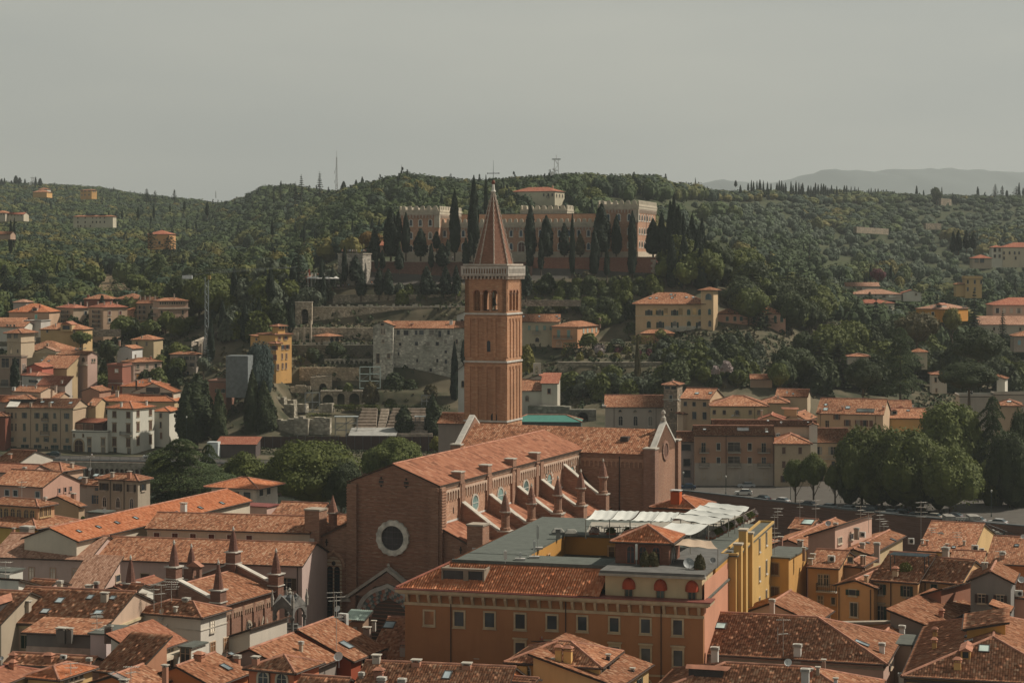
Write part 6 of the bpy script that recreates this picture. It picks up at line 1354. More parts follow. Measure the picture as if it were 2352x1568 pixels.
def bottom_mid():
 crop(1000,2130)
 h=House('house','mottled roof with grey parapet wall and slim flue in front of the tomb',213,430,1330,None,700,22,L=11,R=9.5,roof='gR',pitch=.40,tile=0,wall=(.28,.24,.21),nick='roof with the grey parapet');h.chim(480,1110,34,95,(.42,.36,.28),'slots')
 h=House('house','gabled mottled roof with a long skylight in front of the church portal',222,950,1203,None,1250,22,L=13,roof='gR',pitch=.44,tile=0,wall=DRD,nick='gabled roof before the portal');h.skyl(905,1055,110,60);h.win('R',[1062,1120],1205,24,34);h.ant(812,1100,520,2,1.4);h.dish(835,1160,90,'white',pole=60)
 h=House('roof_hut','small rooftop hut with yellow door holding a double fan unit',232,790,905,650,880,30,roof='sT',pitch=.2,wall=(.47,.27,.14),tile=0,yb=960,R=2.5,cat='hut',nick='rooftop hut');h.unit(868,868,90,110,2);h.dish(826,712,62,'white',pole=60);h.ant(795,760,210,2,1.2)
 h=House('greenhouse','small lean-to greenhouse roof of slatted glass beside the rooftop hut',236,1060,815,915,None,20,roof='sT',pitch=.3,R=1.7,wall=(.3,.2,.14),tile=2,yb=900,cat='greenhouse',nick='slatted greenhouse',tmat=glass_mat((.12,.15,.13),.3))
 h=House('house','broad old mottled roof with three skylights and a red chimney before the portal',228,2055,1232,1120,None,12,yr=835,roof='gL',tile=0,wall=DRD,lich=.8,pitch=.36,nick='broad old roof with three skylights')
 h.skyl(1312,868,105,62);h.skyl(1645,1035,105,62);h.skyl(2020,1070,110,62);h.chim(1445,1150,70,120,(.40,.34,.29),'tile');h.chim(1862,1180,74,100,(.42,.09,.03),'slab',(.55,.53,.5));h.chim(1517,1120,26,110,(.04,.035,.035),'slots');h.chim(1548,830,50,75,(.5,.42,.34),'tile');h.chim(1165,850,40,30,(.5,.47,.42));h.chim(1100,950,70,70,(.3,.24,.2));h.unit(985,945,36,60)
 h=House('house','right end of the broad old roof, stepping up to a glazed lantern',229,2600,1150,2045,None,12,yr=850,roof='gL',tile=0,wall=DRD,lich=.7,pitch=.36,nick='right end of the broad old roof');h.chim(2165,1290,100,120,(.42,.37,.31),'slab');h.chim(2232,1290,70,90,(.40,.18,.12));h.win('L',[2285],1180,24,20)
 h=House('house','long mottled roof with dark rakes and a small skylight along the bottom edge',192,2345,1640,930,None,12,yr=1270,roof='gL',tile=0,wall=ORG,lich=.6,pitch=.36,nick='long roof along the bottom edge');h.skyl(1855,1340,80,75);h.chim(1048,1360,42,54,(.25,.2,.17),'slots');h.chim(1212,1360,90,90,(.36,.17,.12),'tile');h.chim(1240,1410,76,60,(.27,.22,.19),'slots');h.chim(1430,1410,70,45,(.3,.26,.22),'slots');h.chim(1565,1245,90,60,(.42,.2,.13));h.chim(2040,1270,90,55,(.42,.2,.13));h.chim(1190,1215,80,75,(.42,.37,.31))
 h=House('house','steep mottled roof with dark rake boards at the bottom beside the arched orange house',196,865,1480,440,990,18,roof='gL',yr=1215,pitch=.42,tile=0,wall=ORG,nick='roof with dark rake boards')
 h=House('house','orange house with hipped roof and pale arched window frames at the bottom',200,412,1308,-10,648,24,tile=0,wall=(.54,.19,.10),lich=.35,nick='arched orange house');h.win('L',[125,300],1380,85,150,arch='r',t=.22,trim=(.5,.44,.34));h.band('2.6',.2,.05,(.5,.44,.34),'string_course');h.chim(55,1235,68,80,(.42,.2,.13));h.pipe('L',190)
 crop(2000,2130)
 h=House('house','yellow house with hipped roof, two ornate chimneys and white arched windows',205,932,1258,88,1115,17,tile=0,wall=OCH,lich=.4,nick='yellow house with ornate chimneys');h.win('L',[240,420],1310,90,130,arch='r',t=.12,trim=WHITE,near=True);h.win('R',[970,1040],1330,40,120,sh=DGREEN,trim=WHITE)
 h.chim(550,1225,62,170,OCH,'tile');h.chim(640,1215,82,150,OCH,'tile');h.chim(495,1225,46,50,OCH);h.chim(1017,1195,16,60,(.05,.04,.04));M=lambda a,b,z:h.tol((a,b,z));MB().box(7.6,-.5,0,9.8,0,h.h-.3,M).build('chimney_breast',plaster(OCH),h.o)
 h=House('house','low mottled roof with dentil eaves right of the yellow house',203,1100,1440,980,1398,20,roof='sS',pitch=.28,tile=0,wall=YEL,nick='low roof with dentil eaves',L=9);h.chim(1247,1300,16,36,(.04,.04,.04));h.win('R',[1310],1400,26,60,sh=DGREEN)
 h=House('house','decayed house with glass lantern, bare masonry and paired chimneys before the hotel',224,470,1010,-60,660,22,roof='gL',yr=850,pitch=.3,tile=0,wall=(.33,.26,.2),lich=.9,nick='decayed house');h.chim(105,930,56,160,(.40,.36,.31));h.chim(400,960,60,165,(.38,.33,.28));h.chim(448,960,40,140,(.30,.22,.17),'slots');h.ant(78,770,250,2,1.0);h.ant(120,770,280,3,1.1);h.ant(350,850,270,4,1.3);h.dish(378,915,38,'white');h.dish(398,985,50,'red')
 g=h.on(140,860)[0];o=empty('glass_lantern',g,'long ridge-shaped glass lantern on the decayed roof before the hotel','roof lantern');MB().plate([(-1.0,-.4),(1.0,-.4),(1.0,.25),(0,.95),(-1.0,.25)],-4.0,4.0,Mrot((0,0,0),h.frz('L')-PI/2)).build('glazing',glass_mat((.10,.13,.13),.2),o);f=MB()
 for i in range(9):f.plate([(-1.03,-.4),(1.03,-.4),(1.03,.27),(0,.99),(-1.03,.27)],-4.05+i,-3.99+i,Mrot((0,0,0),h.frz('L')-PI/2))
 f.build('glazing_bars',flat((.2,.2,.19)),o)
 h=House('house','orange end wall with mottled roof cut by the bottom edge',197,330,1400,-200,345,20,roof='gL',yr=1300,tile=0,wall=(.60,.19,.04),pitch=.3,nick='orange end wall')
def bottom_right():
 crop(3000,2130,1096)
 h=House('house','big mottled roof with white chimney in front of the pink hotel wall',216,1145,1118,-430,None,17,R=16.5,tile=0,wall=(.47,.32,.26),lich=.6,pitch=.36,nick='big roof below the pink wall',roof='hR');h.chim(408,1050,68,100,(.60,.58,.54),'slots');h.chim(1133,1030,48,90,(.60,.58,.54),'slots');h.skyl(960,950,100,50);h.win('R',[1210],1130,18,50,sh=(.05,.04,.03));
 h.chim(-302,1080,66,105,(.60,.58,.54),'slots');h.skyl(-250,800,90,50,(.25,.33,.32));h.ant(285,1060,330,2);h.ant(238,1330,520,0,.1)
 h.band('.6',.25,.12,(.32,.26,.2));
 h=House('house','hipped mottled roof with tall grey and white chimneys along the bottom edge',197,1010,1500,-850,None,16,R=13,tile=0,wall=(.49,.30,.20),lich=.5,pitch=.34,nick='bottom edge hipped roof');h.chim(475,1300,72,140,(.48,.46,.43),'slots');h.chim(522,1230,26,70,(.42,.15,.09));h.dish(328,1110,66,'white',pole=40);h.chim(582,1215,20,70,(.4,.3,.22));h.chim(735,1310,34,70,(.52,.5,.47));h.chim(1300,1290,48,90,(.48,.45,.4),'slots')
 h.dormer(-520,1230,70,90,(.06,.05,.045));h.chim(632,1150,22,70,(.3,.2,.15));
 h=House('house','large ochre house with hipped roof, dormer and four long skylights at the right edge',201,2780,1300,1342,None,16,R=30,tile=0,wall=(.50,.31,.10),lich=.35,pitch=.33,nick='large roof with four skylights')
 for y in(780,832,885,930):h.skyl(1880,y,90,26)
 h.skyl(2010,995,95,60,(.22,.26,.24));h.dormer(1850,1080,80,80,OCH);h.chim(1780,1165,64,95,OCH,'tile');h.chim(1587,890,40,80,OCH,'tile');h.chim(1582,990,40,90,OCH,'tile');h.dish(2070,722,62,'white',pole=30);h.band('.5',.3,.25,(.05,.035,.03));h.win('L',[1590],1285,80,26)
 h=House('house','ochre end wall rising through the large roof at the right edge',214,2192,835,None,2450,14,L=4,roof='sSn',R=9,pitch=.2,tile=0,wall=(.53,.28,.08),nick='ochre end wall');h=House('house','small ochre gable behind the large roof with four skylights',232,2205,668,2085,2240,20,roof='sS',pitch=.3,R=3,tile=0,wall=(.53,.28,.08),nick='small ochre gable')
 h=House('house','hipped mottled roof with white chimneys behind the big roof',229,1325,966,945,1432,20,tile=0,wall=(.49,.34,.26),pitch=.36,nick='hipped roof with white chimneys');h.chim(922,810,54,50,(.58,.56,.52),'slots');h.chim(1305,880,50,90,(.58,.56,.52),'slots');h.win('R',[1390],1060,14,60)
 h=House('outbuilding','plain beige side building between two roofs right of centre bottom',226,1385,965,1370,1482,24,roof='flat',par=0,L=3,wall=(.47,.32,.24),cat='building',nick='plain beige side building')
 o=boxwall('garden_wall','ochre garden wall with stone coping before the yellow houses','wall',240,1212,775,635,-6,plaster((.44,.28,.11)),base=0,R=.5,cap=(.33,.28,.22))
 h=House('house','hipped orange roof below the flat-topped yellow block',238,540,772,None,690,22,L=10,roof='gR',pitch=.40,tile=0,wall=(.51,.37,.30),lich=.2,nick='hipped roof by the garden wall');h.chim(190,655,44,90,(.5,.42,.36),'slots');h.chim(500,772,50,30,(.58,.55,.5),'slots');h.win('R',[602],755,30,34)
 h=House('apartment_building','flat-topped yellow block with brown roller shutters',262,332,218,96,482,22,roof='flat',par=0,wall=(.54,.30,.10),cat='building',near=0,nick='flat-topped yellow block');h.win('L',[210],305,68,100,sh=(.12,.06,.03),opened=False,trim=(.35,.25,.15));h.win('L',[212],510,68,100,sh=(.12,.06,.03),opened=False,trim=(.35,.25,.15));h.ant(212,180,190,3);h.chim(462,180,14,60,(.25,.15,.1));h.pipe('R',478)
 h=House('house','yellow house with mottled roof and one shuttered attic window',252,1062,468,750,1300,28,roof='gR',pitch=.3,tile=0,wall=(.55,.31,.14),nick='yellow house with attic window',R=15);h.win('L',[880],508,60,50,sh=DGREEN,trim=(.5,.42,.3));h.win('L',[892],655,62,115,sh=(.05,.055,.05),opened=False,trim=(.5,.42,.32));h.chim(998,420,34,60,(.45,.32,.2));h.pipe('L',1035);h.pipe('L',765)
 h=House('house','yellow house with green shutters and a roof terrace pergola',251,1440,425,1062,1780,28,roof='gL',pitch=.32,tile=0,wall=(.55,.32,.16),nick='yellow house with pergola',R=15);h.win('L',[1115,1345],480,52,85,sh=DGREEN);h.win('L',[1120,1338],685,52,120,sh=DGREEN,head=True);h.pipe('L',1210);h.chim(1248,365,50,75,(.5,.38,.26),'tile');h.band('3.1',.1,.08,(.5,.38,.22))
 g=h.on(1370,300)[0];o=empty('pergola',g,'dark metal pergola over a planted roof terrace','pergola');m=MB();M=Mrot((0,0,0),-.45)
 for x in(-2.2,2.2):
  for y in(-1,1):m.tube(M(x,y,-.5),M(x,y,1.7),.06,5)
 o2=m.build('frame',flat((.05,.065,.07),.5),o);s_=MB()
 for i in range(8):s_.box(-2.4,-1.2+i*.33,1.7,2.4,-1.12+i*.33,1.78,M)
 s_.build('slats',flat((.10,.14,.16),.5),o);c=link('foliage',crown_mesh('bush',1,0,'yellow'),o,(-.6,-.4,-.3));c.scale=(.6,.4,.45)
 h=House('house','yellow house with wide mottled roof and closed green shutters',250,1805,430,1378,None,30,yr=235,roof='gL',pitch=.36,tile=0,wall=(.55,.33,.17),nick='yellow house with closed shutters');h.win('L',[1580,1755],480,52,90,sh=DGREEN,opened=False);h.win('L',[1575],690,60,110,sh=(.04,.045,.035),head=True);h.pipe('L',1505);h.chim(1680,180,60,60,(.42,.36,.3),'slots')
 h=House('house','grey rendered gable house with wide brown shutters at the right',238,2238,428,1893,None,18,R=8,roof='gR',pitch=.48,tile=0,wall=(.20,.185,.17),lich=.2,nick='grey gable house');h.win('L',[1988,2148],560,60,75,sh=(.05,.03,.025));h.win('L',[2000],700,80,40);h.ant(2050,690,160,2);h.chim(2015,310,48,60,(.42,.34,.27))
 h=House('house','low brick-red wing with small barred window beside the grey gable house',244,1640,588,None,1900,40,L=4,roof='sSn',pitch=.35,tile=0,wall=(.30,.14,.09),nick='brick-red wing');h.win('R',[1742],625,50,60);h.chim(1672,560,44,80,(.33,.17,.12),'tile')
 h=House('house','low mottled roof slope under the brick-red wing',233,1560,810,1540,1930,30,L=5,roof='sS',pitch=.3,tile=0,wall=(.24,.2,.17),nick='low slope under the brick wing');h.chim(1643,720,38,70,(.42,.2,.13),'tile')
 h=House('house','pink-walled house with chimney cut by the right edge',243,2560,560,2236,None,18,R=8,roof='gL',pitch=.36,tile=0,wall=(.49,.26,.20),nick='pink house at the right edge');h.unit(2308,545,64,50);h.chim(2290,740,50,160,(.26,.23,.2));h.dish(2330,400,60,'white')
 h=House('house','orange-walled house with long mottled roof cut by the right edge',285,2700,290,2035,None,22,yr=60,roof='gL',pitch=.36,tile=0,wall=ORG,nick='orange-walled house',near=1);h.chim(2168,215,46,55,(.42,.24,.16),'slots');h.skyl(2290,110,40,20);h.dish(2345,30,40,'white');h.ant(2145,240,90,2)
 h=House('house','recessed yellow house with flowered balcony in the dark court',266,760,300,500,None,24,R=10,roof='gL',pitch=.3,tile=0,wall=(.49,.28,.13),nick='balcony house');h.balcony('L',580,750,485);h.win('L',[605,655],400,38,90);h.win('L',[605],590,44,100);h.win('L',[715],580,30,60);h.unit(695,250,60,55);h.unit(652,545,44,32);h.chim(520,270,36,55);h.chim(540,220,40,45)
 h=House('house','small mottled roof with rusty pipes between the yellow houses',268,948,285,780,1060,24,roof='hip',pitch=.3,tile=0,wall=(.47,.29,.18),nick='small roof with rusty pipes');h.win('L',[862],225,40,40);h.chim(960,280,14,90,(.25,.15,.1));h.chim(980,270,12,80,(.3,.2,.14))
 h=House('house','house with square mottled roof and barred attic windows behind the yellow row',290,1012,185,770,1310,24,roof='gR',pitch=.3,tile=0,wall=(.45,.34,.2),nick='square roof with two skylights',near=1);h.chim(965,130,40,50,(.42,.33,.27),'slots');h.skyl(1228,60,45,18);h.skyl(1005,85,44,16);h.win('L',[862],222,40,36);h.chim(1090,200,50,120,(.42,.3,.24),'slots')
 h=House('house','long low mottled roof with red opening behind the yellow row',272,1290,330,1050,1480,28,roof='gR',pitch=.25,tile=0,wall=(.42,.30,.2),nick='long low roof with red opening',near=1)
 h=House('house','low roofs with small white chimneys and dishes before the river wall',312,1900,170,1450,2100,22,roof='gL',pitch=.25,tile=0,wall=YEL,nick='low roofs by the river wall',near=1);h.unit(1380,95,50,50);h.unit(1928,160,56,56);h.unit(1988,165,40,34);h.chim(1692,130,26,40,(.42,.2,.13));h.skyl(1750,125,36,16);h.chim(1520,100,16,40,(.42,.2,.13));h.chim(1480,90,14,36,(.55,.53,.5));h.dish(1675,118,34,'white',pole=16);h.chim(1838,105,10,40);h.ant(1778,100,110,3,.9)
 h=House('house','pale gable behind the yellow house with closed shutters',300,1990,265,1720,None,20,R=8,roof='gL',pitch=.3,tile=0,wall=(.5,.37,.2),nick='pale gable',near=1)
 crop(3000,1600,1096)
 h=House('house','cream house with barred windows under a dark raking eave',292,730,1175,500,1045,30,roof='sSn',pitch=.36,tile=0,wall=(.53,.34,.26),nick='cream house with raking eave',near=1);h.win('R',[770,868],1200,34,45,trim=(.5,.42,.33));h.unit(962,1175,48,48);h.ant(1018,1100,150,2);h.chim(915,1140,40,50,(.3,.25,.2),'slots')
 h=House('house','broad mottled roof sloping left of the cream house',300,560,1290,95,950,24,roof='gR',pitch=.32,tile=0,wall=(.49,.33,.26),nick='broad roof by the terrace',near=1);h.chim(432,1250,50,55,(.42,.36,.3));h.chim(262,1215,40,50,(.3,.16,.12));h.chim(180,1250,44,60,(.3,.16,.12),'tile');h.ant(238,1070,150,3);h.ant(210,1250,260,2,.8);h.ant(428,1010,160,2,.8);h.ant(565,1040,190,3,.9);h.ant(950,1080,180,3,1.1);h.ant(1115,1130,190,3,1.1);h.dish(672,1055,50,'grey',pole=36)
 h=House('roof_hut','raised attic hut with a large glass skylight above the broad roof',318,520,1105,340,605,26,roof='gL',pitch=.3,tile=0,wall=(.47,.33,.29),yb=1180,R=7,cat='hut',nick='attic hut',near=1);h.skyl(498,1045,100,40,(.25,.31,.29));h.chim(735,1088,34,40,(.42,.26,.18),'slots');h.dish(1025,1098,32,'white',pole=20);h.ant(1468,1200,340,4,1.3);h.ant(1560,1190,100,3,.9);h.dish(1635,1165,78,'white',pole=50);h.ant(1150,1150,120,3,.9)
 crop(2000,1600)
 h=House('house','small hipped tile roof with big orange chimney beside the transept',286,1835,1020,1440,1998,24,tile=1,wall=(.30,.15,.1),pitch=.36,nick='roof with big orange chimney',near=2);h.chim(1658,960,100,120,(.50,.10,.03),'slab',(.5,.48,.46))
def mid_left():
 crop(0,1600)
 h=House('convent_wing','long diagonal wing with smooth orange roof running up to the cedar',292,720,1322,None,2352,21,L=9,roof='gR',pitch=.36,tile=1,wall=(.55,.48,.38),lich=.2,cat='building',base=0,nick='long diagonal roof',near=1)
 for x,y in((925,1192),(1100,1152),(1275,1108),(1670,1058),(1885,1012),(2088,968),(742,1233)):h.skyl(x,y,46,20)
 h.chim(1728,1090,58,130,(.62,.60,.55))
 h=House('convent_wing','cream wing with brown shuttered windows and mottled orange roof',299,2912,1243,1385,None,12,yr=1100,roof='gL',pitch=.36,tile=0,wall=(.52,.45,.35),lich=.3,cat='building',base=0,nick='cream wing',near=1);h.win('L',[1475,1647,1817,1990,2165,2345],1282,52,78,sh=(.10,.03,.02),opened=False,trim=(.6,.55,.48))
 h=House('house','big mottled roof left of the church facade',303,2845,1278,2420,None,18,yr=975,roof='gL',pitch=.40,tile=0,wall=(.33,.22,.15),lich=.5,base=0,nick='big roof beside the facade',near=1);h=House('house','second mottled roof tucked behind the church pillar',305,3300,1270,2860,None,18,yr=1090,roof='gL',pitch=.36,tile=0,wall=(.33,.22,.15),lich=.5,base=0,nick='second roof beside the facade',near=1)
 h=House('building','pink parapet building with low flat roof left of the big roof',306,2672,1240,2330,None,18,roof='sS',pitch=.1,R=8,tile=3,wall=(.55,.38,.30),base=0,nick='pink parapet building',near=0)
 h=House('villa','white modern tower villa with wide flat eaves and orange hipped roof',372,2412,826,1990,2610,22,tile=1,wall=(.58,.54,.46),lich=.1,pitch=.28,over=1.1,base=0,soffit=(.55,.52,.46),nick='white tower villa',cat='villa',near=0)
 h.win('L',[2115,2220,2325],880,66,62,pane=(.03,.035,.035),trim=(.62,.58,.5));h.win('R',[2455,2525],865,36,62,pane=(.03,.035,.035),trim=(.62,.58,.5));h.band('5.2',.3,.5,(.62,.58,.5))
 h=House('building','flat dark red roofed annex in front of the white tower villa',350,2510,1005,2100,2620,22,roof='flat',par=0,wall=(.52,.35,.29),base=0,near=0,nick='dark red annex');h.roof.data.materials.clear();h.roof.data.materials.append(flat((.20,.06,.05)))
 h=House('palazzo','grey-beige palazzo with gothic pointed windows beside the cedar',365,1297,752,925,1412,25,tile=0,wall=(.34,.285,.22),lich=.5,pitch=.35,base=0,nick='gothic palazzo',cat='building',trim=(.4,.33,.26));h.win('L',[980,1107,1237],808,44,66,sh=(.035,.03,.025));h.win('L',[985,1112,1240],950,34,92,arch='g',t=.16,trim=(.5,.44,.38));h.win('R',[1345],815,28,60,sh=(.035,.03,.025));h.pipe('L',1040);h.pipe('L',1170);h.chim(1057,720,34,45,(.4,.33,.27));h.chim(1218,600,40,40,(.42,.2,.13))
 h=House('house','grey-beige house with two skylights and a blue shuttered window',374,946,796,605,1030,22,tile=0,wall=(.36,.31,.26),pitch=.38,base=0,roof='gL',yr=640,nick='house with blue shutters');h.win('L',[908],930,44,80,sh=(.06,.09,.12));h.win('L',[910],832,36,32);h.skyl(757,733,50,28);h.skyl(905,705,54,26,(.32,.38,.38));h.chim(800,775,44,55,(.3,.22,.17));h.dish(850,645,36,'white');h.chim(967,635,54,50,(.3,.16,.11),'slots');h.chim(1058,620,30,45,(.42,.2,.13));h.ant(852,660,140,1);h.ant(852,1040,170,4,1.2)
 h=House('house','pink gable house with long mottled roof and slim white windows',352,405,812,-60,750,25,roof='gL',pitch=.38,tile=0,wall=(.50,.30,.23),lich=.4,base=0,nick='pink gable house');h.win('L',[68,147,355],866,36,52,trim=(.5,.48,.45));h.win('R',[556,611,663],848,20,44,trim=(.4,.25,.2));h.chim(572,745,42,40,(.25,.16,.12));h.chim(690,920,44,50,(.3,.15,.1));h.ant(205,890,130,2)
 h=House('house','cream house with crossed orange-brown roofs near the river',380,583,664,272,782,28,tile=0,wall=(.53,.36,.26),base=0,pitch=.34,nick='cream house near the river',cat='house');h.win('L',[370,485],660,38,28,pane=(.05,.035,.03));h.win('L',[370],705,34,34,pane=(.05,.035,.03));h.win('R',[612],695,40,44,sh=(.1,.05,.03),opened=False);h.chim(676,630,36,46,(.45,.36,.27));h.chim(490,720,70,44,(.3,.2,.15),'slots')
 h=House('house','low house with long brown roof at the left edge near the river',374,282,682,-80,None,20,yr=610,roof='gL',tile=3,wall=(.49,.32,.24),base=0,nick='brown roof at the left edge');h.chim(230,655,34,30,(.3,.2,.15),'slots');h.dish(205,675,44,'white');
 h=House('house','small roofs and white gable beside the left river promenade',398,165,588,-60,200,22,roof='gL',tile=0,wall=(.5,.45,.38),pitch=.3,base=0,R=12,nick='white gable by the promenade');h.chim(95,545,34,46,(.42,.2,.13));h.dish(628,556,22,'white')
 h=House('house','mottled roof with curved ridge behind the loggia tower',338,740,995,330,795,28,roof='gR',pitch=.3,tile=0,wall=(.42,.30,.2),base=0,nick='curved ridge roof',L=9)
 m=House('house','yellow house with green shutters and spreading mottled roof under the loggia',318,338,1205,-180,745,26,tile=0,wall=(.50,.33,.10),base=0,pitch=.30,lich=.4,nick='yellow house under the loggia');m.win('R',[392,470,532,665],1215,30,54,sh=(.05,.09,.08));m.chim(130,1235,22,40,(.42,.2,.13));m.chim(255,1240,120,60,(.26,.2,.16),'slots')
 h=House('loggia_tower','arcaded ochre loggia with hipped roof rising from the yellow house',322,357,998,-120,512,26,tile=0,wall=(.49,.28,.16),yb=1160,pitch=.34,near=1,cat='loggia',nick='arcaded loggia');h.win('L',[5,60,122,180,248,305],1055,40,90,arch='r',trim=(.46,.32,.17),pane=(.045,.03,.025));h.win('R',[385,425,463],1050,26,90,arch='r',trim=(.46,.32,.17),pane=(.045,.03,.025));h.chim(425,945,26,40,(.5,.42,.33),'slots')
 h=House('outbuilding','grey chimney block with square white dish between palazzo and diagonal roof',330,975,1060,830,1000,22,roof='flat',par=0,R=3,wall=(.26,.22,.2),base=0,cat='building',nick='grey chimney block',near=0);h.dish(985,1035,46,'white')
def B(n,lab,Y,x,y,xL,xR,a,roof,wall,tile,**k):
 return House(n,lab,Y,x,y,xL,xR,a,roof=roof,wall=wall,tile=tile,nick=k.pop('nick',' '.join(lab.split()[:6])),**k)
GSH=(.09,.105,.09)
def left_bank():
 crop(0,1100)
 h=B('palazzo','long beige four-storey palazzo with grey shutters and dark shopfronts on the left quay',583,685,1247,52,820,9,'gL',(.43,.32,.22),0,yr=1155,cat='building',base=1,pitch=.36)
 for y,hh in((1316,50),(1426,72)):h.win('L',[230,348,430,515,628],y,24,hh,sh=GSH,t=.1);h.win('L',[78,113,150],y,16,hh,t=.1)
 h.win('L',[115,232,353,518,633],1541,30,46,sh=GSH,opened=False,t=.1);h.win('L',[436],1541,26,46,sh=GSH);h.win('L',[235,355,515,632],1640,72,100,pane=(.02,.035,.035));h.win('L',[118],1645,80,80,pane=(.03,.025,.02));h.win('L',[437],1648,30,82)
 h.balcony('L',400,460,1369);h.balcony('L',388,468,1494);h.band('.25',.4,.3,(.42,.33,.22));h.band('8.8',.12,.08);h.band('12.3',.12,.08)
 for x in(290,470):h.chim(x,1235,22,40,(.45,.33,.24))
 h.chim(390,1185,16,30,(.45,.33,.24));h.skyl(400,1192,36,16);h.skyl(490,1196,34,16);h.skyl(665,1200,36,18);h.pipe('L',290);h.pipe('L',570)
 h=B('roof_pavilion','small hipped tile pavilion with white awning on the beige palazzo roof',588,305,1163,95,None,9,'hip',(.06,.05,.045),0,yb=1215,R=6,cat='pavilion',pitch=.3)
 o=tag(MB().poly([W(cu(58),cv(1235),584),W(cu(165),cv(1235),584),W(cu(210),cv(1165),590),W(cu(105),cv(1165),590)]).build('awning',flat((.55,.52,.46))),'white sloping awning on the roof of the beige palazzo','awning')
 B('house','dark red house at the left edge of the quay',582,50,1322,-80,None,9,'hip',(.2,.07,.045),0,base=1)
 h=B('villa','white four-storey corner villa with ornate brown window frames on the quay',578,1250,1253,1010,1452,27,'hip',(.60,.57,.49),1,cat='building',base=1,pitch=.33,trim=(.33,.24,.15),lich=.3)
 for y,hh in((1305,54),(1432,74),(1566,72)):h.win('L',[1077,1208],y,34,hh,sh=(.09,.045,.03),opened=False,head=y>1400);h.win('R',[1298,1415],y-8,24,hh,sh=(.09,.045,.03),opened=False,head=y>1400)
 h.win('L',[1083,1215],1644,28,50);h.balcony('L',1140,1245,1497,slab=(.35,.28,.2));h.chim(1142,1235,20,44,(.6,.57,.5));h.chim(1378,1220,20,44,(.6,.57,.5));h.band('.3',.4,.3,(.4,.3,.2));h.band('18.5',3.4,.06,(.25,.20,.17),'plinth')
 h=B('house','low white gatehouse with big arched door beside the beige palazzo',580,1012,1474,682,None,9,'flat',(.58,.55,.47),0,R=8,par=.3,base=1,near=0,trim=(.38,.28,.18));h.win('L',[742],1620,76,150,arch='r',t=.5,pane=(.04,.02,.015));h.win('L',[840,970],1565,34,64,head=True);h.win('L',[842,972],1640,30,56);h.win('L',[697,783],1502,12,30,arch='r')
 h=B('roof_pavilion','dark red canopied roof terrace above the white gatehouse',584,965,1385,688,None,9,'sT',(.10,.05,.04),4,R=6,yb=1470,cat='pavilion',pitch=.12,lich=0);h.win('L',[740,840],1425,80,50,pane=(.12,.06,.04))
 h=B('house','narrow white house with orange hipped roof right of the corner villa',588,1592,1278,1452,None,14,'hip',(.60,.57,.49),1,R=8,base=1,lich=.2);h.win('L',[1512],1315,20,44);h.win('L',[1512],1405,16,54);h.win('L',[1516],1505,18,54,sh=(.2,.12,.09),opened=False)
 h=B('house','long orange-roofed ochre house behind the white corner villa',600,1640,1184,905,None,6,'hip',(.46,.34,.2),1,R=9,lich=.2);h.win('L',[945,1008],1208,30,20);h.win('L',[942,1005],1280,26,50,sh=GSH);h.chim(1102,1140,32,56,(.5,.45,.37))
 h=B('house','small ochre house with skylight roof between palazzo and villa',594,900,1225,822,None,10,'gL',(.46,.34,.2),0,R=10);h.chim(855,1222,22,30,(.4,.25,.15))
 h=B('apartment_building','tall gabled building with dark recessed balconies and cream side',604,1632,1098,1252,1698,10,'gR',(.50,.44,.35),1,pitch=.40,cat='building',base=2);h.win('L',[1440],1082,130,60,pane=(.03,.025,.02));h.win('L',[1380,1560],1130,120,60,pane=(.03,.025,.02));
 for y in(1220,1290,1370,1440):h.win('R',[1655,1680],y,12,50,sh=(.12,.07,.05),opened=False);h.balcony('R',1640,1688,y+30)
 h=B('house','orange-roofed house with two rooftop satellite dishes above the gabled building',622,1470,1045,1150,None,12,'hip',(.45,.36,.28),1,R=10,lich=.2);h.chim(1282,1040,14,60,(.04,.04,.04));h.chim(1410,1000,22,36,(.5,.45,.38));h.dish(1316,1002,20,'white');h.dish(1345,1004,20,'white');h.dish(1510,982,22,'white')
 h=B('house','weathered pink-cream cube house with ochre doors above the red terrace house',642,1256,816,1148,1520,50,'hip',(.48,.35,.28),0,pitch=.3);h.win('R',[1297,1383,1465],857,26,40,t=.16,trim=(.5,.42,.32));h.win('R',[1299,1385,1467],952,30,50,sh=(.35,.16,.04),opened=False,head=True);h.win('L',[1178,1208,1238],860,12,38,sh=(.2,.19,.17),opened=False);h.chim(1275,770,14,26,(.4,.3,.24));h.chim(1418,790,20,34,(.42,.18,.12))
 h=B('house','small red rendered house with roof terrace and orange shutters',628,1150,858,1015,None,12,'flat',(.27,.115,.08),0,R=7,par=.7,near=0);h.win('L',[1097],895,30,32,pane=(.5,.48,.44));h.balcony('L',1025,1160,1010);h.win('L',[1060,1115],1060,20,44,sh=(.4,.2,.05))
 h=B('house','grey-beige house with green shutters and white balcony doors',650,1846,742,1600,1893,12,'hip',(.36,.31,.26),0,pitch=.3);h.win('L',[1697,1755,1810],776,22,34,sh=(.03,.06,.055));h.win('L',[1693,1750,1808],838,22,36,sh=(.03,.06,.055));h.balcony('L',1728,1825,862);h.win('L',[1768],920,22,36,sh=(.03,.05,.05));h.dish(1805,690,18,'white');h.win('L',[1622],780,10,16)
 h=B('house','tan house with small balcony and hipped roof in the trees',668,1445,604,1240,None,10,'hip',(.42,.33,.2),0,R=9);h.win('L',[1287,1380],642,18,36);h.balcony('L',1255,1315,690);h.chim(1335,590,12,24);h.dish(1300,680,14,'white')
 B('house','small white gable house beside the tan house',655,1243,690,1103,None,14,'gR',(.55,.53,.5),0,R=8,pitch=.35).chim(1122,640,20,30,(.4,.25,.18))
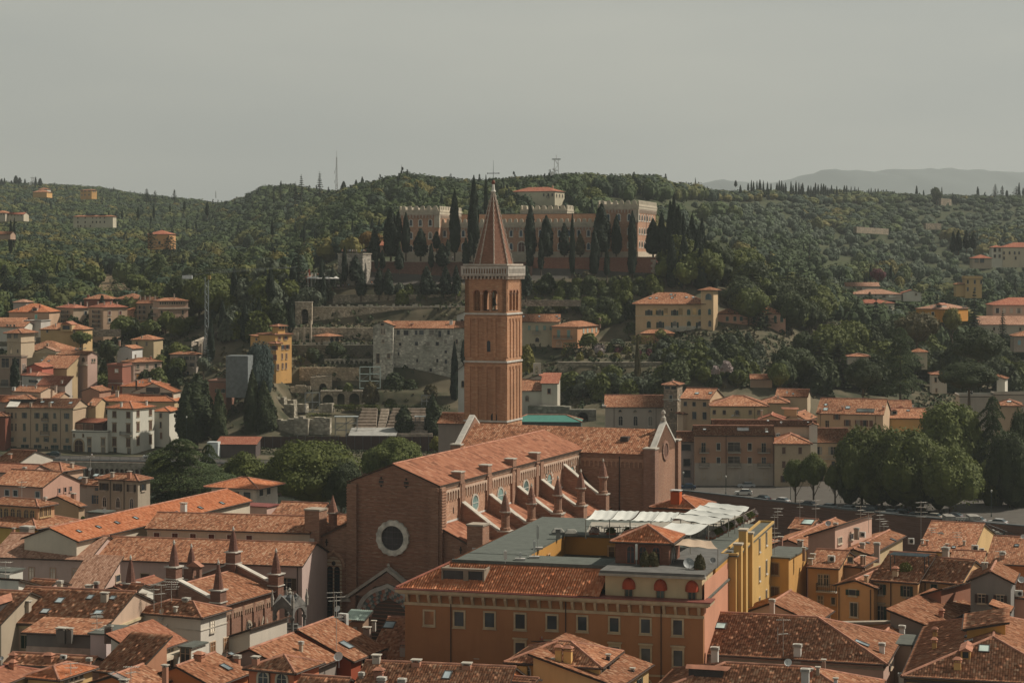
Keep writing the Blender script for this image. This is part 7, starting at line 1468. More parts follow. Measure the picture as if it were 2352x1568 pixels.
 h=B('house','pale pink house with arcaded loggia and balustrade',630,824,747,634,915,35,'gL',(.50,.34,.28),0,pitch=.38);h.win('L',[668,726,785],792,28,52,arch='r',sh=(.06,.03,.02),opened=False);h.balcony('L',636,832,832,rail=(.5,.4,.33));h.win('L',[718],885,30,34,arch='r');h.skyl(715,690,24,8);h.skyl(755,690,24,8);h.skyl(800,690,24,8);h.win('R',[868,890],800,12,30)
 h=B('campanile','short cream bell tower with open lantern and tiled cap, far left',634,197,543,68,None,18,'hip',(.47,.37,.26),0,R=8,cat='bell tower',yb=772,over=.9);h.win('L',[88,150],570,38,38);h.win('L',[105],690,22,90,pane=(.42,.33,.23),arch='r');h.win('L',[168],712,12,34,arch='r');h.band('2.9',.3,.2,(.4,.3,.2))
 h=B('church','small cream church with hipped tile roof beside the short bell tower',646,578,706,190,None,12,'hip',(.46,.37,.26),0,R=13,cat='church',pitch=.42);h.chim(447,665,20,24,(.4,.28,.2))
 h=B('temple_facade','cream pedimented front of the small church with sculpted relief',640,520,714,345,None,12,'gR',(.48,.39,.27),2,R=3,cat='facade',pitch=.36,over=.6);h.win('L',[435],780,60,36,pane=(.45,.38,.3),trim=(.5,.42,.3));h.band('.4',.5,.4,(.5,.42,.3))
 h=B('building','brown modern block with wide dark glazing at the left edge',614,198,770,-80,252,16,'flat',(.29,.21,.16),0,near=0,par=.3,base=3);h.win('L',[50,150],822,72,86,pane=(.02,.02,.02));h.win('R',[216,234],860,8,50,trim=(.5,.45,.4));h.balcony('L',-20,110,1042);h.win('L',[45],1010,70,60)
 B('house','red-roofed white house with grey side beside the brown modern block',608,345,944,205,482,42,'hip',(.50,.47,.42),4,lich=.1,pitch=.3).win('L',[315],995,44,24,sh=(.03,.04,.03)).chim(288,915,14,42,(.45,.4,.35))
 B('house','long low red roof below the red-roofed white house',600,612,1032,357,None,8,'sT',(.42,.37,.32),4,R=6,lich=.1,pitch=.35).chim(582,1015,18,28,(.45,.4,.35)).chim(525,1070,22,34,(.5,.4,.33))
 h=B('house','cream gabled house with small roof terrace above the palazzo',592,383,1097,112,540,25,'gL',(.48,.37,.27),0,pitch=.3);h.dish(220,1032,20,'white');h.dish(252,1036,20,'white');h.chim(338,1060,16,24);h.unit(125,1085,30,36,2);h.ant(190,1050,60,1,.8)
 B('house','sprawling brown roofs between cream gable and brown block',596,560,1150,300,None,12,'gL',(.42,.3,.2),0,yr=1105).dish(677,1140,22,'white')
 B('house','low red roofs at the left edge above the dark red house',590,110,1190,-80,None,8,'gL',(.42,.3,.24),1,yr=1135)
 B('house','brown-roofed ochre house under the small church',622,628,872,350,None,14,'sT',(.42,.31,.18),0,R=8,pitch=.4).skyl(395,800,24,10).skyl(460,806,24,10)
 B('house','little red gable house beside the ochre house under the church',614,395,865,250,None,16,'gR',(.42,.13,.09),4,R=7)
 B('house','small brown lean-to behind the pink loggia house',640,650,745,500,None,14,'gL',(.36,.29,.23),0,R=8)
 B('house','orange-roofed low house with beige wall below the church slope',606,935,1090,770,None,14,'gR',(.34,.2,.14),0,R=8).chim(790,1150,16,30,(.45,.37,.28)).dish(805,1078,24,'white')
 h=B('villa','ornate yellow villa with curved dormer and spreading roof',672,782,508,382,None,8,'hip',(.50,.34,.17),0,R=9,cat='house',pitch=.4);h.dormer(622,515,110,55,(.5,.36,.2));h.chim(525,475,12,24);h.dish(525,460,14,'white');h.win('L',[445,700],525,16,22)
 h=B('house','peach house with broad orange hipped roof among the left hillside houses',706,462,344,85,None,5,'hip',(.46,.31,.21),1,R=12,pitch=.45,lich=.1);h.win('L',[340],388,20,36,pane=(.1,.3,.25),trim=(.6,.58,.5));h.dormer(325,335,50,30,(.42,.36,.3));h.chim(375,305,16,30,(.35,.12,.08));h.chim(175,325,12,20)
 h=B('apartment_building','white balconied apartment house at the far left',684,228,484,-80,None,8,'gL',(.58,.54,.46),0,R=10,cat='building',pitch=.3);h.win('L',[70,100,135],475,14,22);h.win('L',[204],545,20,50)
 h=B('apartment_building','grey-white apartment house with iron balcony and flat roof',692,384,432,232,None,8,'flat',(.46,.42,.38),0,R=9,cat='building',near=0,par=.2);h.win('L',[262],485,40,26);h.balcony('L',235,308,512);h.win('L',[262,345],550,24,34)
 B('house','red-brown low roof with white awning at the far left',694,215,440,-80,None,6,'gL',(.36,.2,.16),0,R=9,pitch=.3)
 for(n,x,y,xL,xR,Y,wl,wr,til)in(('four-storey cream block with red roof, left one of the tall pair',690,306,530,832,716,(.45,.34,.24),(805,),4),('four-storey peach block with red roof, right one of the tall pair',972,301,836,1198,706,(.47,.32,.22),(1030,1132),4)):
  h=B('apartment_building',n,Y,x,y,xL,xR,50,'hip',wl,til,cat='building',pitch=.34,lich=.2)
  for yy in(354,420):h.win('R',list(wr),yy,24,36,trim=(.6,.55,.48),sh=(.15,.05,.04)if til and x>900 and yy<400 else None,opened=False)
  m=(xL+x)/2
  for yy in(340,385,430,470):h.win('L',[m-30,m+28],yy,12,24);h.balcony('L',m-12,m+50,yy+16,h=.9)
  for i in range(4):h.chim(x-50+i*60,y-28,14,26,(.4,.3,.25))
 B('house','low pink block with orange roof behind the tall pair',722,1285,322,1198,None,10,'hip',(.40,.25,.18),1,R=9)
 h=B('apartment_building','tan block with green planted balconies on the left hillside',716,1442,264,1285,None,8,'gL',(.36,.27,.19),0,R=12,cat='building');
 for yy in(300,345,400):h.win('L',[1315,1355,1420],yy,14,30);h.balcony('L',1292,1372,yy+18)
 h=B('apartment_building','large peach block with a ring of attic windows and corner balconies',698,1492,240,1440,1770,62,'hip',(.47,.31,.23),0,cat='building',pitch=.3);h.win('R',[1510+22*i for i in range(11)],262,10,22,arch='r',near=False);h.band('2.6',.5,.4,(.5,.4,.32));h.win('R',[1520,1580,1720],352,16,40);h.balcony('R',1540,1612,378);h.balcony('L',1440,1488,378)
 for x in(1320,1365,1410,1460,1640):h.chim(x,195,10,20)
 B('house','wide red roof behind the large peach block',738,1835,212,1420,None,6,'hip',(.45,.33,.25),4,R=14,pitch=.35)
 B('house','dark red house with chimneys behind the tall pair',745,1048,222,790,None,6,'hip',(.26,.09,.06),0,R=9).chim(830,205,20,26,(.3,.12,.08))
 B('house','brown-roofed grey house with roof terrace behind the tan block',746,1330,220,1082,None,6,'hip',(.4,.34,.28),0,R=12).dish(1240,150,12,'white').dish(1268,158,10,'white')
 B('house','pale house with hipped roof at the wood edge, far left',735,245,252,125,None,6,'hip',(.42,.36,.31),2,R=8)
 B('house','brick house with arched green-shuttered windows beside the sheeted scaffold',612,2128,1005,1966,None,8,'flat',(.26,.14,.10),0,R=9,near=0).win('L',[2045,2100],1082,22,40,arch='r',sh=(.03,.07,.06)).win('L',[2045],1170,24,60,sh=(.03,.06,.06))
 o=boxwall('sheeted_scaffold','tall scaffold wrapped in translucent white sheeting','scaffold',606,2332,757,2125,8,flat((.17,.185,.185),.8),yb=1118,R=6);m=MB();  # white sheeting; its shade is put into the dark grey colour
 h=B('kiosk','long low maroon-roofed pavilion on the quay before the dark trees',566,2405,1588,2035,None,4,'sT',(.10,.08,.075),4,R=7,cat='pavilion',base=1.5,pitch=.2,lich=0)
 boxwall('container','small white container beside the maroon pavilion','container',564,2050,1568,1946,6,flat((.50,.53,.52)),base=1.5,R=3)
 for i,(x0,x1,yt,yb,Y0,Y1)in enumerate(((-40,340,622,668,672,674),(340,700,583,640,676,680),(700,1140,510,580,684,688))):pxwall('stone_wall',f'old rubble boundary wall across the left hillside, {["left","middle","right"][i]} stretch','wall',x0,x1,yt,yb,Y0,Y1,.6,stone((.33,.28,.22)))
 r=empty('funicular_ramp',W(cu(2070),cv(560),672),'pale stone funicular ramp climbing between the cypresses','ramp');m=MB();P=[W(cu(1835),cv(622),655)-r.location,W(cu(2105),cv(505),678)-r.location,W(cu(2315),cv(408),690)-r.location]
 for a,b in zip(P[:-1],P[1:]):
  q=Vector((.8,2.2,0));n=len(m.v);m.v+=[tuple(p)for p in(a-q,b-q,b+q,a+q)]+[tuple(p+Vector((0,0,-1.6)))for p in(a-q,b-q,b+q,a+q)];m.f+=[(n,n+1,n+2,n+3),(n,n+1,n+5,n+4),(n+2,n+3,n+7,n+6)]
  for t in(.2,.5,.8):p=a.lerp(b,t);m.box(p.x-.5,p.y-1.6,p.z-8,p.x+.5,p.y+1.6,p.z-1.5)
 m.build('masonry',stone((.50,.42,.34)),r)
 bx=W(cu(1945),cv(650),652);c=empty('tower_crane',bx,'grey lattice tower crane with long thin jib and white counterweight','crane');zt=CAMZ-(276.5-VH)/F*652-bx.z;m=MB();e=.55
 for x in(-e,e):
  for y in(-e,e):m.tube((x,y,0),(x,y,zt),.07,4)
 for i in range(int(zt/1.3)):
  z=i*1.3;sg=1 if i%2 else -1
  for y in(-e,e):m.tube((-e*sg,y,z),(e*sg,y,z+1.3),.06,4)
  m.tube((-e,-e,z),(e,-e,z),.05,4)
 m.build('mast',flat((.20,.23,.23),.5),c);j=MB();A=Vector((-6.5,-2,zt+.6));E=Vector((30.5,-10,zt+3.2));
 j.tube(A,E,.05,4).tube(A+Vector((6.5,2,1.6)),E,.035,4);d=E-A
 for i in range(44):t0=.17+i*.83/44;j.tube(A+d*t0,A+d*(t0+.009)+Vector((0,0,.75*(1-t0*.6))),.03,4).tube(A+d*(t0+.009)+Vector((0,0,.75*(1-t0*.6))),A+d*(t0+.0188),.03,4)
 j.build('jib',flat((.15,.17,.17),.5),c);MB().box(-7.6,-2.6,zt-.6,-4.4,-1.6,zt+.5).build('counterweight',flat((.6,.62,.62)),c);MB().box(-.9,-.9,-3,.9,.9,2).build('base_block',flat((.48,.46,.43)),c);MB().box(.5,-1.3,zt-.8,1.4,-.3,zt+.5).build('cab',flat((.35,.25,.08)),c)
def theatre():
 crop(1000,1100);st=stone((.52,.43,.325));sd=stone((.33,.28,.21));sg=stone((.58,.54,.455),1.2)
 O_=(.58,.34,.13)
 h=B('villa','tall orange villa with stepped blocks on the slope left of the ruins',632,236,556,78,392,45,'hip',O_,0,cat='building',yb=1010,pitch=.12,R=None);h.win('R',[277,336],588,24,30,sh=(.14,.05,.03));h.win('R',[306,350],674,24,38,sh=(.14,.05,.03));h.win('R',[303,343],760,12,50,sh=(.16,.08,.05),opened=False);h.win('R',[307,340],850,12,50,sh=(.12,.06,.04),opened=False)
 B('roof_lantern','small windowed lantern with tiled cap on the orange villa',634,262,478,212,330,45,'hip',O_,0,yb=540,cat='lantern',pitch=.25,over=.7).win('R',[282,310],492,16,18)
 h=B('villa_block','lower front block of the orange villa with pitched cap',624,246,640,183,292,45,'hip',O_,0,yb=1005,cat='building',pitch=.3);h.win('L',[226],680,38,40,sh=(.15,.05,.03));h.win('L',[232],770,40,44,sh=(.2,.07,.04),opened=False);h.win('R',[262],860,20,50,sh=(.12,.06,.04),opened=False)
 B('villa_block','left wing of the orange villa behind the weeping tree',638,75,575,5,None,20,'sS',O_,0,yb=1000,R=6,cat='building',pitch=.15).win('L',[60],600,12,18)
 h=B('convent','massive grey rubble-stone convent with scattered small windows and tiled roof',642,1912,497,1335,None,3,'gL',GRY,0,yr=432,yb=1090,cat='convent',wmat=sg,pitch=.36,trim=(.42,.38,.32),R=None,lich=.3)
 for xs,y,w,hh in(([1395],538,30,44),([1468],540,44,44),([1563],538,22,42),([1613],538,40,42),([1708],538,42,44),([1785],550,26,60),([1868],536,24,42),([1412],647,22,30),([1566,1675,1762],642,30,36),([1840],624,24,36),([1398],737,14,32),([1842],718,22,26),([1573,1762],800,18,32),([1843],812,24,38),([1543,1700],888,24,32),([1385],905,34,60),([1690],1020,30,28)):h.win('L',xs,y,w,hh,t=.1)
 h.balcony('L',1366,1420,590,rail=(.5,.48,.42));h.balcony('L',1752,1812,580);h.chim(1892,460,32,40,(.6,.58,.54));h.chim(1522,470,22,20,(.3,.13,.09))
 h=B('convent_wing','gabled left end of the stone convent with paired arched windows',640,1345,470,1158,None,3,'gR',GRY,0,R=14,yb=1090,cat='convent',wmat=sg,pitch=.36);h.win('L',[1240,1263],523,16,54,arch='r',t=.14,trim=(.45,.36,.28));h.win('L',[1252],618,20,26);h.win('L',[1305],757,26,42);h.win('L',[1204],780,28,90);h.win('L',[1245],460,30,24)
 B('convent_wing','right end of the stone convent beside the bell tower',643,2060,492,1915,None,3,'gL',GRY,0,yr=432,yb=1000,cat='convent',wmat=sg,pitch=.36).win('L',[1945],622,18,40)
 B('house','white house corner peeping out left of the bell tower',668,2060,372,1945,None,6,'sSn',(.55,.52,.46),2,R=6,yb=460).win('L',[1995],435,24,40)
 h=B('chapel','small open brick chapel with tiled roof and arches among the ruins',655,735,572,610,850,40,'hip',(.36,.27,.19),0,yb=658,cat='chapel',pitch=.25,over=.8);h.win('R',[768,818],612,36,60,arch='r');h.win('L',[690],612,50,50,arch='r',pane=(.16,.12,.08))
 P=pxwall
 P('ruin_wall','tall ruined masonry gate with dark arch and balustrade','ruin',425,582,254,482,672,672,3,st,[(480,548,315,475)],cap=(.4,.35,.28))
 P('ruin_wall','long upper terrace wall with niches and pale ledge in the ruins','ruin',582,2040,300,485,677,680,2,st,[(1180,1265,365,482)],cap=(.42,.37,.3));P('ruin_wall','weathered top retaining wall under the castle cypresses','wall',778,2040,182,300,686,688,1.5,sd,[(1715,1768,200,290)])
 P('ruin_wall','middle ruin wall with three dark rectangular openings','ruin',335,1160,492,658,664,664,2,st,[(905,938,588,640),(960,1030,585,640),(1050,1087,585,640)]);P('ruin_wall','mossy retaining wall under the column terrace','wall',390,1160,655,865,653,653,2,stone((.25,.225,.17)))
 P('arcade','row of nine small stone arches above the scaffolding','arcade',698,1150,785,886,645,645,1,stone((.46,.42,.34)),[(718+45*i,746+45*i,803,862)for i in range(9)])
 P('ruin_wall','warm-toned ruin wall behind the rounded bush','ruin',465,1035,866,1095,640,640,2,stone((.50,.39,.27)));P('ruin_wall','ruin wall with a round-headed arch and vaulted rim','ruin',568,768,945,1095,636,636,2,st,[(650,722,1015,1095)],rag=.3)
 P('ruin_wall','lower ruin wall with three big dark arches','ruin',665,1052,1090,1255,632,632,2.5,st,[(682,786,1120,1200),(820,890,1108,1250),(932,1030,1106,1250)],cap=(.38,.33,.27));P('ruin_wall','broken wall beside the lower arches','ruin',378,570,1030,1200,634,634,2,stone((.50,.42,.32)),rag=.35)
 for i,(x0,x1,yt,yb,Y)in enumerate(((225,320,1135,1345,620),(320,415,1200,1345,616),(330,410,1168,1230,624),(440,520,1195,1290,622),(650,770,1200,1290,620),(85,235,1436,1500,602),(230,412,1345,1500,600),(412,545,1316,1500,598),(545,750,1330,1500,599),(1035,1060,1090,1240,630))):P('ruin_fragment','crumbling grey and ochre ruin fragment at the foot of the theatre, '+ordinal(i)+' of ten','ruin',x0,x1,yt,yb,Y,Y-1,2.5,stone((.44,.39,.31),1.0),rag=.6,group='crumbling ruin fragments')
 for i,x in enumerate((447,508,572)):p=W(cu(x),cv(645),658);o=empty('column',p,f'slender pale ruin column, {ordinal(i)} from the left of three','column');MB().lathe([(.6,0),(.45,.4),(.38,3+i*1.2),(.3,4+i*1.9),(.6,4.3+i*1.9)],10).build('shaft',flat((.42,.35,.27)),o)
 r_=random.Random(9)
 for i in range(34):
  if i<22:x=680+i*60+r_.uniform(-20,20);p=W(cu(x),cv(300),675)
  else:x=480+(i-22)*55+r_.uniform(-15,15);p=W(cu(x),cv(650),651)
  o=empty('stone_block',p,f'carved stone block on the {"upper" if i < 22 else "lower"} ruin terrace edge, {ordinal(i if i < 22 else i-22)} from the left','stone','carved blocks on the ruin terraces');w_=r_.uniform(.35,.9);MB().prism([(-w_,-.4),(w_,-.35),(w_*.9,.4),(-w_*.85,.4)],0,r_.uniform(.5,1.2),None,.85).build('block',flat((.42,.38,.31),.9,0.,.4),o)
 s_=empty('theatre_seating',(W(cu(1200),cv(1460),606)),'stepped stone seating of the roman theatre with central stair','seating');b=s_.location;n=9;m=MB();m2=MB();x0,x1=W(cu(990),0,606).x-b.x,W(cu(1730),0,606).x-b.x;xs=W(cu(1245),0,606).x-b.x
 zb,zt=6.3-b.z,12.0-b.z
 for i in range(n):
  y0=-12+i*2.9;z=zb+(zt-zb)*i/(n-1)
  for xa,xb in((x0,xs-1.2),(xs+1.2,x1)):m.box(xa+i*.15,y0,zb-3,xb-i*.15,y0+2.9,z).box(xa+i*.15,y0+.0,z-.0,xb-i*.15,y0+1.5,z+.3)
  for q in(0,1):m2.box(xs-1.2,y0+q*1.45,zb-3,xs+1.2,y0+q*1.45+1.45,z-.2+q*.3)
 m.build('seating_tiers',flat((.36,.29,.23),.95,0.,.45),s_);m2.build('stair',flat((.42,.35,.28),.95,0.,.4),s_)
 c=B('stage_cover','low glazed grey stage cover before the theatre seating',592,1362,1506,940,None,3,'sT',(.1,.1,.1),0,R=7,yb=1540,cat='stage roof',pitch=.22,tmat=flat((.36,.35,.32),.5));
 for i,(x0,x1,yt,yb,Y)in enumerate(((1030,1222,862,1062,630),(515,650,1105,1282,618),(800,1005,1330,1520,596),(1555,1640,1330,1500,604),(1612,1710,1130,1240,622))):
  A=W(cu(x0),cv(yb),Y);Bp=W(cu(x1),cv(yt),Y);w_,hh=Bp.x-A.x,Bp.z-A.z;o=empty('scaffold_tower',A,['large pale green scaffold against the convent wall','small dark scaffold at the ruin steps','scaffold tower with glass roof left of the seating','scaffold tower with glass roof between two dark trees','low scaffold stand on the dry lawn'][i],'scaffold');m=MB();nx=max(2,int(w_/2.2));nz=max(2,int(hh/2));r=.07
  for y in(0,2.5):
   for k in range(nx+1):m.tube((w_*k/nx,y,0),(w_*k/nx,y,hh),r,4)
   for k in range(nz+1):m.tube((0,y,hh*k/nz),(w_,y,hh*k/nz),r,4)
   for k in range(nx):
    for q in range(nz):
     if(k+q)%2:m.tube((w_*k/nx,y,hh*q/nz),(w_*(k+1)/nx,y,hh*(q+1)/nz),r*.8,4)
  m.build('frame',flat((.26,.32,.30)if i==0 else(.16,.17,.17),.5),o)
  if i in(2,3):rf=MB();rf.box(-.3,-.3,hh,w_+.3,2.8,hh+.12);rf.build('glass_roof',flat((.42,.46,.46),.4),o)
 for k in range(23):
  u0,u1=256.5+k*8.2,256.5+(k+1)*8.2-.35;Y=588-k*.6;A=W(u0,436,Y);Bp=W(u1,436,Y-.6)
  o=empty('screen_panel',(A.x,A.y,2.6),f'dark brown fence panel along the theatre river front, {ordinal(k)} from the left','fence panel','dark fence panels before the theatre');a=math.atan2(Bp.y-A.y,Bp.x-A.x);w_=(Bp-A).length;Mm=Mrot((0,0,0),a);MB().box(0,0,0,w_,.12,A.z-2.6,Mm).build('panel',flat((.055,.03,.024),.8,0.,.15),o);MB().box(w_,-.06,0,w_+.1,.16,A.z-2.3,Mm).build('post',flat((.10,.11,.11)),o)
 hedge('hedge','long clipped dark hedge below the dark fence panels',[tuple(W(252,0,575).xy)+(2.3,),tuple(W(440,0,562).xy)+(2.3,)],1.9,1.5,'dark')
 hedge('hedge','clipped hedge before the lower arches',[tuple(W(332,0,621).xy)+(11.3,),tuple(W(380,0,621).xy)+(11.3,)],1.8,1.5);hedge('hedge','clipped hedge along the dry lawn',[tuple(W(384,0,622).xy)+(11.3,),tuple(W(450,0,622).xy)+(11.3,)],1.6,1.5,'dark');hedge('hedge','clipped hedge left of the theatre scaffold',[tuple(W(307,0,614).xy)+(9.3,),tuple(W(330,0,614).xy)+(9.3,)],1.7,2.5)
 o=B('shed','white gable-end chapel building with mural left of the bell tower',600,2060,890,1958,None,6,'sSn',(.52,.49,.44),2,R=8,yb=1410,cat='building',pitch=.7);o.win('L',[2002],1020,26,60,arch='r')
 B('house','small red-tiled house with grey walls behind the far end of the transept',400,2032,1392,1772,None,12,'gL',(.30,.27,.24),0,yr=1305,base=0)
def right_bank():
 crop(2000,1100)
 h=B('house','long cream house with green shutters on the slope right of the bell tower',652,560,436,150,None,3,'gL',(.42,.36,.25),0,yr=368,yb=662);h.win('L',[275,420],493,26,44,sh=(.18,.28,.24),opened=False);h.win('L',[348],500,26,56,sh=(.18,.28,.24),opened=False);h.balcony('L',308,380,545);h.win('L',[350],605,36,40,arch='r');h.win('L',[478],493,24,44,sh=(.18,.28,.24),opened=False)
 for x,y in((222,388),(370,388),(535,386),(555,405),(648,408)):h.skyl(x,y,20,12)
 h=B('house','orange-pink hipped-roof house with balcony in the terraced garden',646,728,484,488,940,26,'hip',(.52,.27,.15),0,yb=675,pitch=.33);h.win('L',[552,646],548,26,70,sh=(.2,.3,.27),opened=False);h.balcony('L',512,682,592);h.win('R',[785,823,865,905],520,12,40,sh=(.35,.4,.35),opened=False);h.win('L',[555],640,44,50,arch='r',pane=(.35,.2,.12));h.chim(940,470,16,70,(.3,.2,.15))
 h=B('villa','grand ochre villa with arched windows, green shutters and pale stone base',656,1960,268,1275,None,4,'hip',(.56,.40,.24),0,R=15,yb=640,cat='villa',pitch=.42,over=1.2,trim=(.50,.42,.28),lich=.3)
 h.win('L',[1400,1503,1643],350,34,56,arch='r',sh=DGREEN);h.win('L',[1775,1880],345,32,54,arch='r',sh=(.03,.08,.07),opened=False);h.win('L',[1400,1507,1644,1777,1880],462,36,62,arch='r',sh=DGREEN,head=True);h.win('L',[1778,1880],568,30,38,arch='r',sh=(.12,.25,.24));h.win('L',[1645],590,40,84,arch='r')
 for x in(1460,1560,1700,1830,1925):h.win('L',[x],340,36,62,pane=(.30,.20,.09),t=.05)
 h.balcony('L',1608,1696,520,rail=(.5,.45,.36));h.balcony('L',1760,1796,510,rail=(.5,.45,.36));h.balcony('L',1862,1900,508,rail=(.5,.45,.36));h.band('3.9',.25,.15);h.band('9',.2,.12);h.band('17.2',.25,.15);
 M=lambda a,b,z:h.tol((a,b,z));MB().box(-.08,-.08,0,h.L*.6,0,6.0,M).build('stone_base',flat((.50,.46,.38)),h.o)
 for x,y in((1415,215),(1473,215),(1620,212),(1610,182),(1755,208),(1818,208)):h.skyl(x,y,26,12,(.25,.28,.28))
 h.chim(1437,180,16,20);h.chim(1648,195,16,22)
 h=B('villa_tower','belvedere tower with arched window and tiled cap on the ochre villa',654,2008,138,1890,None,20,'hip',(.56,.40,.24),0,R=6,yb=610,cat='tower',over=1.1,pitch=.3);h.win('L',[1962],200,56,58,arch='r',pane=(.06,.09,.10));h.win('L',[1972],342,26,56,arch='r',sh=(.04,.1,.1),opened=False);h.win('L',[1974],452,24,56,arch='r');h.win('L',[1974],570,26,56,arch='r')
 B('porch','tile-roofed porch against the ochre villa front',648,1632,545,1330,None,5,'hip',(.42,.22,.13),0,R=5,yb=640,cat='porch',pitch=.4).win('L',[1585],590,36,60,arch='r',pane=(.1,.05,.03))
 h=B('lantern','small raised lantern with tiled cap on the pink villa roof',668,2440,275,2250,None,6,'hip',(.45,.25,.18),0,R=6,yb=330,cat='lantern',pitch=.3)
 crop(3000,1100,1096)
 h=B('villa','pink villa with hipped tile roof and arched green shutters',662,305,330,-275,None,5,'hip',(.50,.29,.21),0,R=12,yb=520,cat='villa',pitch=.4);h.win('L',[35,143,217,272],372,24,54,arch='r',sh=(.03,.07,.05),opened=False);h.win('L',[-195,-130,-75],372,24,36,sh=(.03,.07,.06),opened=False);h.balcony('L',105,180,412);h.chim(178,262,12,22)
 h=B('villa','big cream villa with red hipped roof among the right hand woods',772,976,240,852,1238,60,'hip',(.52,.45,.34),4,yb=365,lich=.1,cat='villa',pitch=.3);h.win('R',[1015,1135,1197],280,22,28,trim=(.6,.57,.5));h.win('R',[1015,1195],350,20,30);h.win('L',[875,900,925,950],265,8,30)
 B('villa_wing','lower cream wing left of the big cream villa',776,850,234,772,None,10,'hip',(.46,.38,.27),4,R=9,yb=320,cat='wing',lich=.1);B('porch','small white tower porch before the big cream villa',762,945,290,868,None,20,'hip',(.50,.46,.4),0,R=5,yb=370,cat='porch').win('L',[915],322,14,22,arch='r')
 B('house','long low grey-brown roofed house behind the big cream villa',800,1300,160,872,None,4,'hip',(.50,.46,.4),2,R=14,yb=200,pitch=.25).win('L',[1150],182,26,18).win('L',[1240],178,100,24,pane=(.5,.44,.38))
 B('house','pale house with low brown roof at the meadow edge',836,1110,94,822,None,4,'gL',(.50,.46,.4),2,R=10,yb=135,pitch=.3).win('L',[940],115,40,18)
 B('house','white gabled house with red roof right of the low brown roofs',800,1470,150,1312,None,6,'gR',(.58,.55,.48),4,R=9,yb=215,pitch=.3).win('L',[1425],162,16,18)
 h=B('villa','bright orange villa with broad tan roof',742,1668,288,1425,1872,38,'hip',(.56,.26,.06),2,yb=395,cat='villa',pitch=.28);h.win('L',[1570],330,22,30,trim=(.6,.55,.48));h.win('R',[1840],275,36,18);h.dish(1578,262,14,'white');h.dormer(1620,275,60,24,(.5,.46,.4))
 h=B('villa','long pink house with hipped roof near the right edge',722,2560,254,2084,None,4,'hip',(.50,.36,.28),4,R=14,yb=350,cat='villa',lich=.1,pitch=.35);h.win('L',[2124,2182,2243,2308],302,26,42,sh=(.45,.42,.36))
 h=B('convent_wing','long taupe roof with cream wall below the pink house',702,2560,424,1970,None,5,'gL',(.46,.40,.32),2,yr=352,yb=500,cat='building');h.win('L',[2095,2320],460,16,26)
 B('house','striped stone house with arched blue window at the right edge',640,2560,520,2268,None,6,'hip',(.36,.29,.24),0,R=9,yb=650).win('L',[2312],575,26,44,arch='r',pane=(.1,.16,.18))
 B('house','cream house end glimpsed between cedar and dark trees',640,1522,656,1380,None,8,'hip',(.56,.47,.34),0,R=7,yb=800);B('house','small pale house with terrace behind the clipped hedge',556,1690,850,1565,None,6,'hip',(.48,.45,.38),0,R=7,yb=1005,pitch=.2).win('L',[1594],895,20,40).win('L',[1600],985,14,30)
 B('house','white-walled house end behind the big dark tree',545,2188,888,2118,None,20,'sS',(.58,.54,.46),0,R=7,yb=1010,pitch=.3);B('house','flat-roofed low house half hidden by a dark hedge',606,1018,695,842,None,6,'hip',(.42,.38,.32),0,R=6,yb=720,pitch=.2);B('shed','small tiled garden shed on the lower right slope',565,190,888,5,None,5,'gL',(.30,.22,.16),0,R=5,yb=905,cat='shed')
 B('garden_house','red-tiled roof glimpsed among the trees below the meadow',730,560,152,470,None,5,'hip',(.4,.3,.2),4,R=8,yb=185,cat='house')
 crop(3000,600,1096)
 h=B('villa_tower','yellow tower villa with roof terrace and arched windows',850,1990,1107,1848,None,5,'flat',YEL,0,R=9,yb=1262,cat='villa',near=0,par=1.2);h.win('L',[1870,1930,1985],1128,14,32,arch='r');h.win('L',[1870,1930],1190,14,32,arch='r');B('villa_wing','low yellow wing beside the tower villa',852,1846,1148,1770,None,5,'hip',YEL,0,R=8,yb=1250,cat='wing')
 h=B('apartment_building','white-cream apartment house on the right slope',902,2166,832,2073,None,8,'hip',(.55,.52,.44),4,R=10,yb=1000,cat='building');h.win('L',[2102,2143],855,20,30);h.win('L',[2102,2143],908,18,26)
 h=B('apartment_building','long cream apartment house cut by the right edge',908,2560,832,2168,None,4,'hip',(.48,.42,.32),4,R=12,yb=1000,cat='building');h.win('L',[2180,2228,2272,2310],880,16,26,arch='r');h.win('L',[2180,2280],925,16,26)
 B('house','red-roofed annex with dark loggia left of the cream apartments',884,2074,925,1910,None,5,'hip',(.42,.35,.27),4,R=9,yb=1010,lich=.1).win('L',[1945,1992],948,36,34)
 crop(3000,1600,1096);k=dict(base=1.5,cat='building')
 h=B('apartment_building','brown-pink quay apartment house with planted balconies and tall dark door',494,208,300,-476,None,3,'gL',(.40,.23,.15),0,yr=222,**k)
 for y in(395,517):h.win('L',[-271,-2],y,30,60,trim=(.5,.44,.36));h.win('L',[-399,118],y+8,36,80);h.win('L',[-138],y+2,100,78,trim=(.4,.33,.26),pane=(.04,.035,.03));h.balcony('L',-438,-352,y+48);h.balcony('L',-190,-78,y+48);h.balcony('L',66,172,y+48)
 M=lambda a,b,z:h.tol((a,b,z));MB().box(0,-.07,0,h.L,0,6.4,M).build('ground_floor',plaster((.40,.34,.28)),h.wall);MB().box(9,-.8,0,h.L-7,-.07,h.h-1.2,M).build('bay',plaster((.44,.25,.16)),h.wall)if False else None
 h.win('L',[-398,-262,10,135],640,30,52,near=True);h.win('L',[-130],672,78,105,pane=(.05,.03,.025),trim=(.42,.36,.3));h.chim(140,262,20,20);h.skyl(143,270,30,12,(.4,.42,.42));h.skyl(-60,250,100,40,(.05,.05,.05));h.skyl(-390,250,30,12,(.4,.42,.42));h.pipe('L',-205);h.pipe('L',200);h.unit(232,310,20,24);h.unit(248,306,20,24)
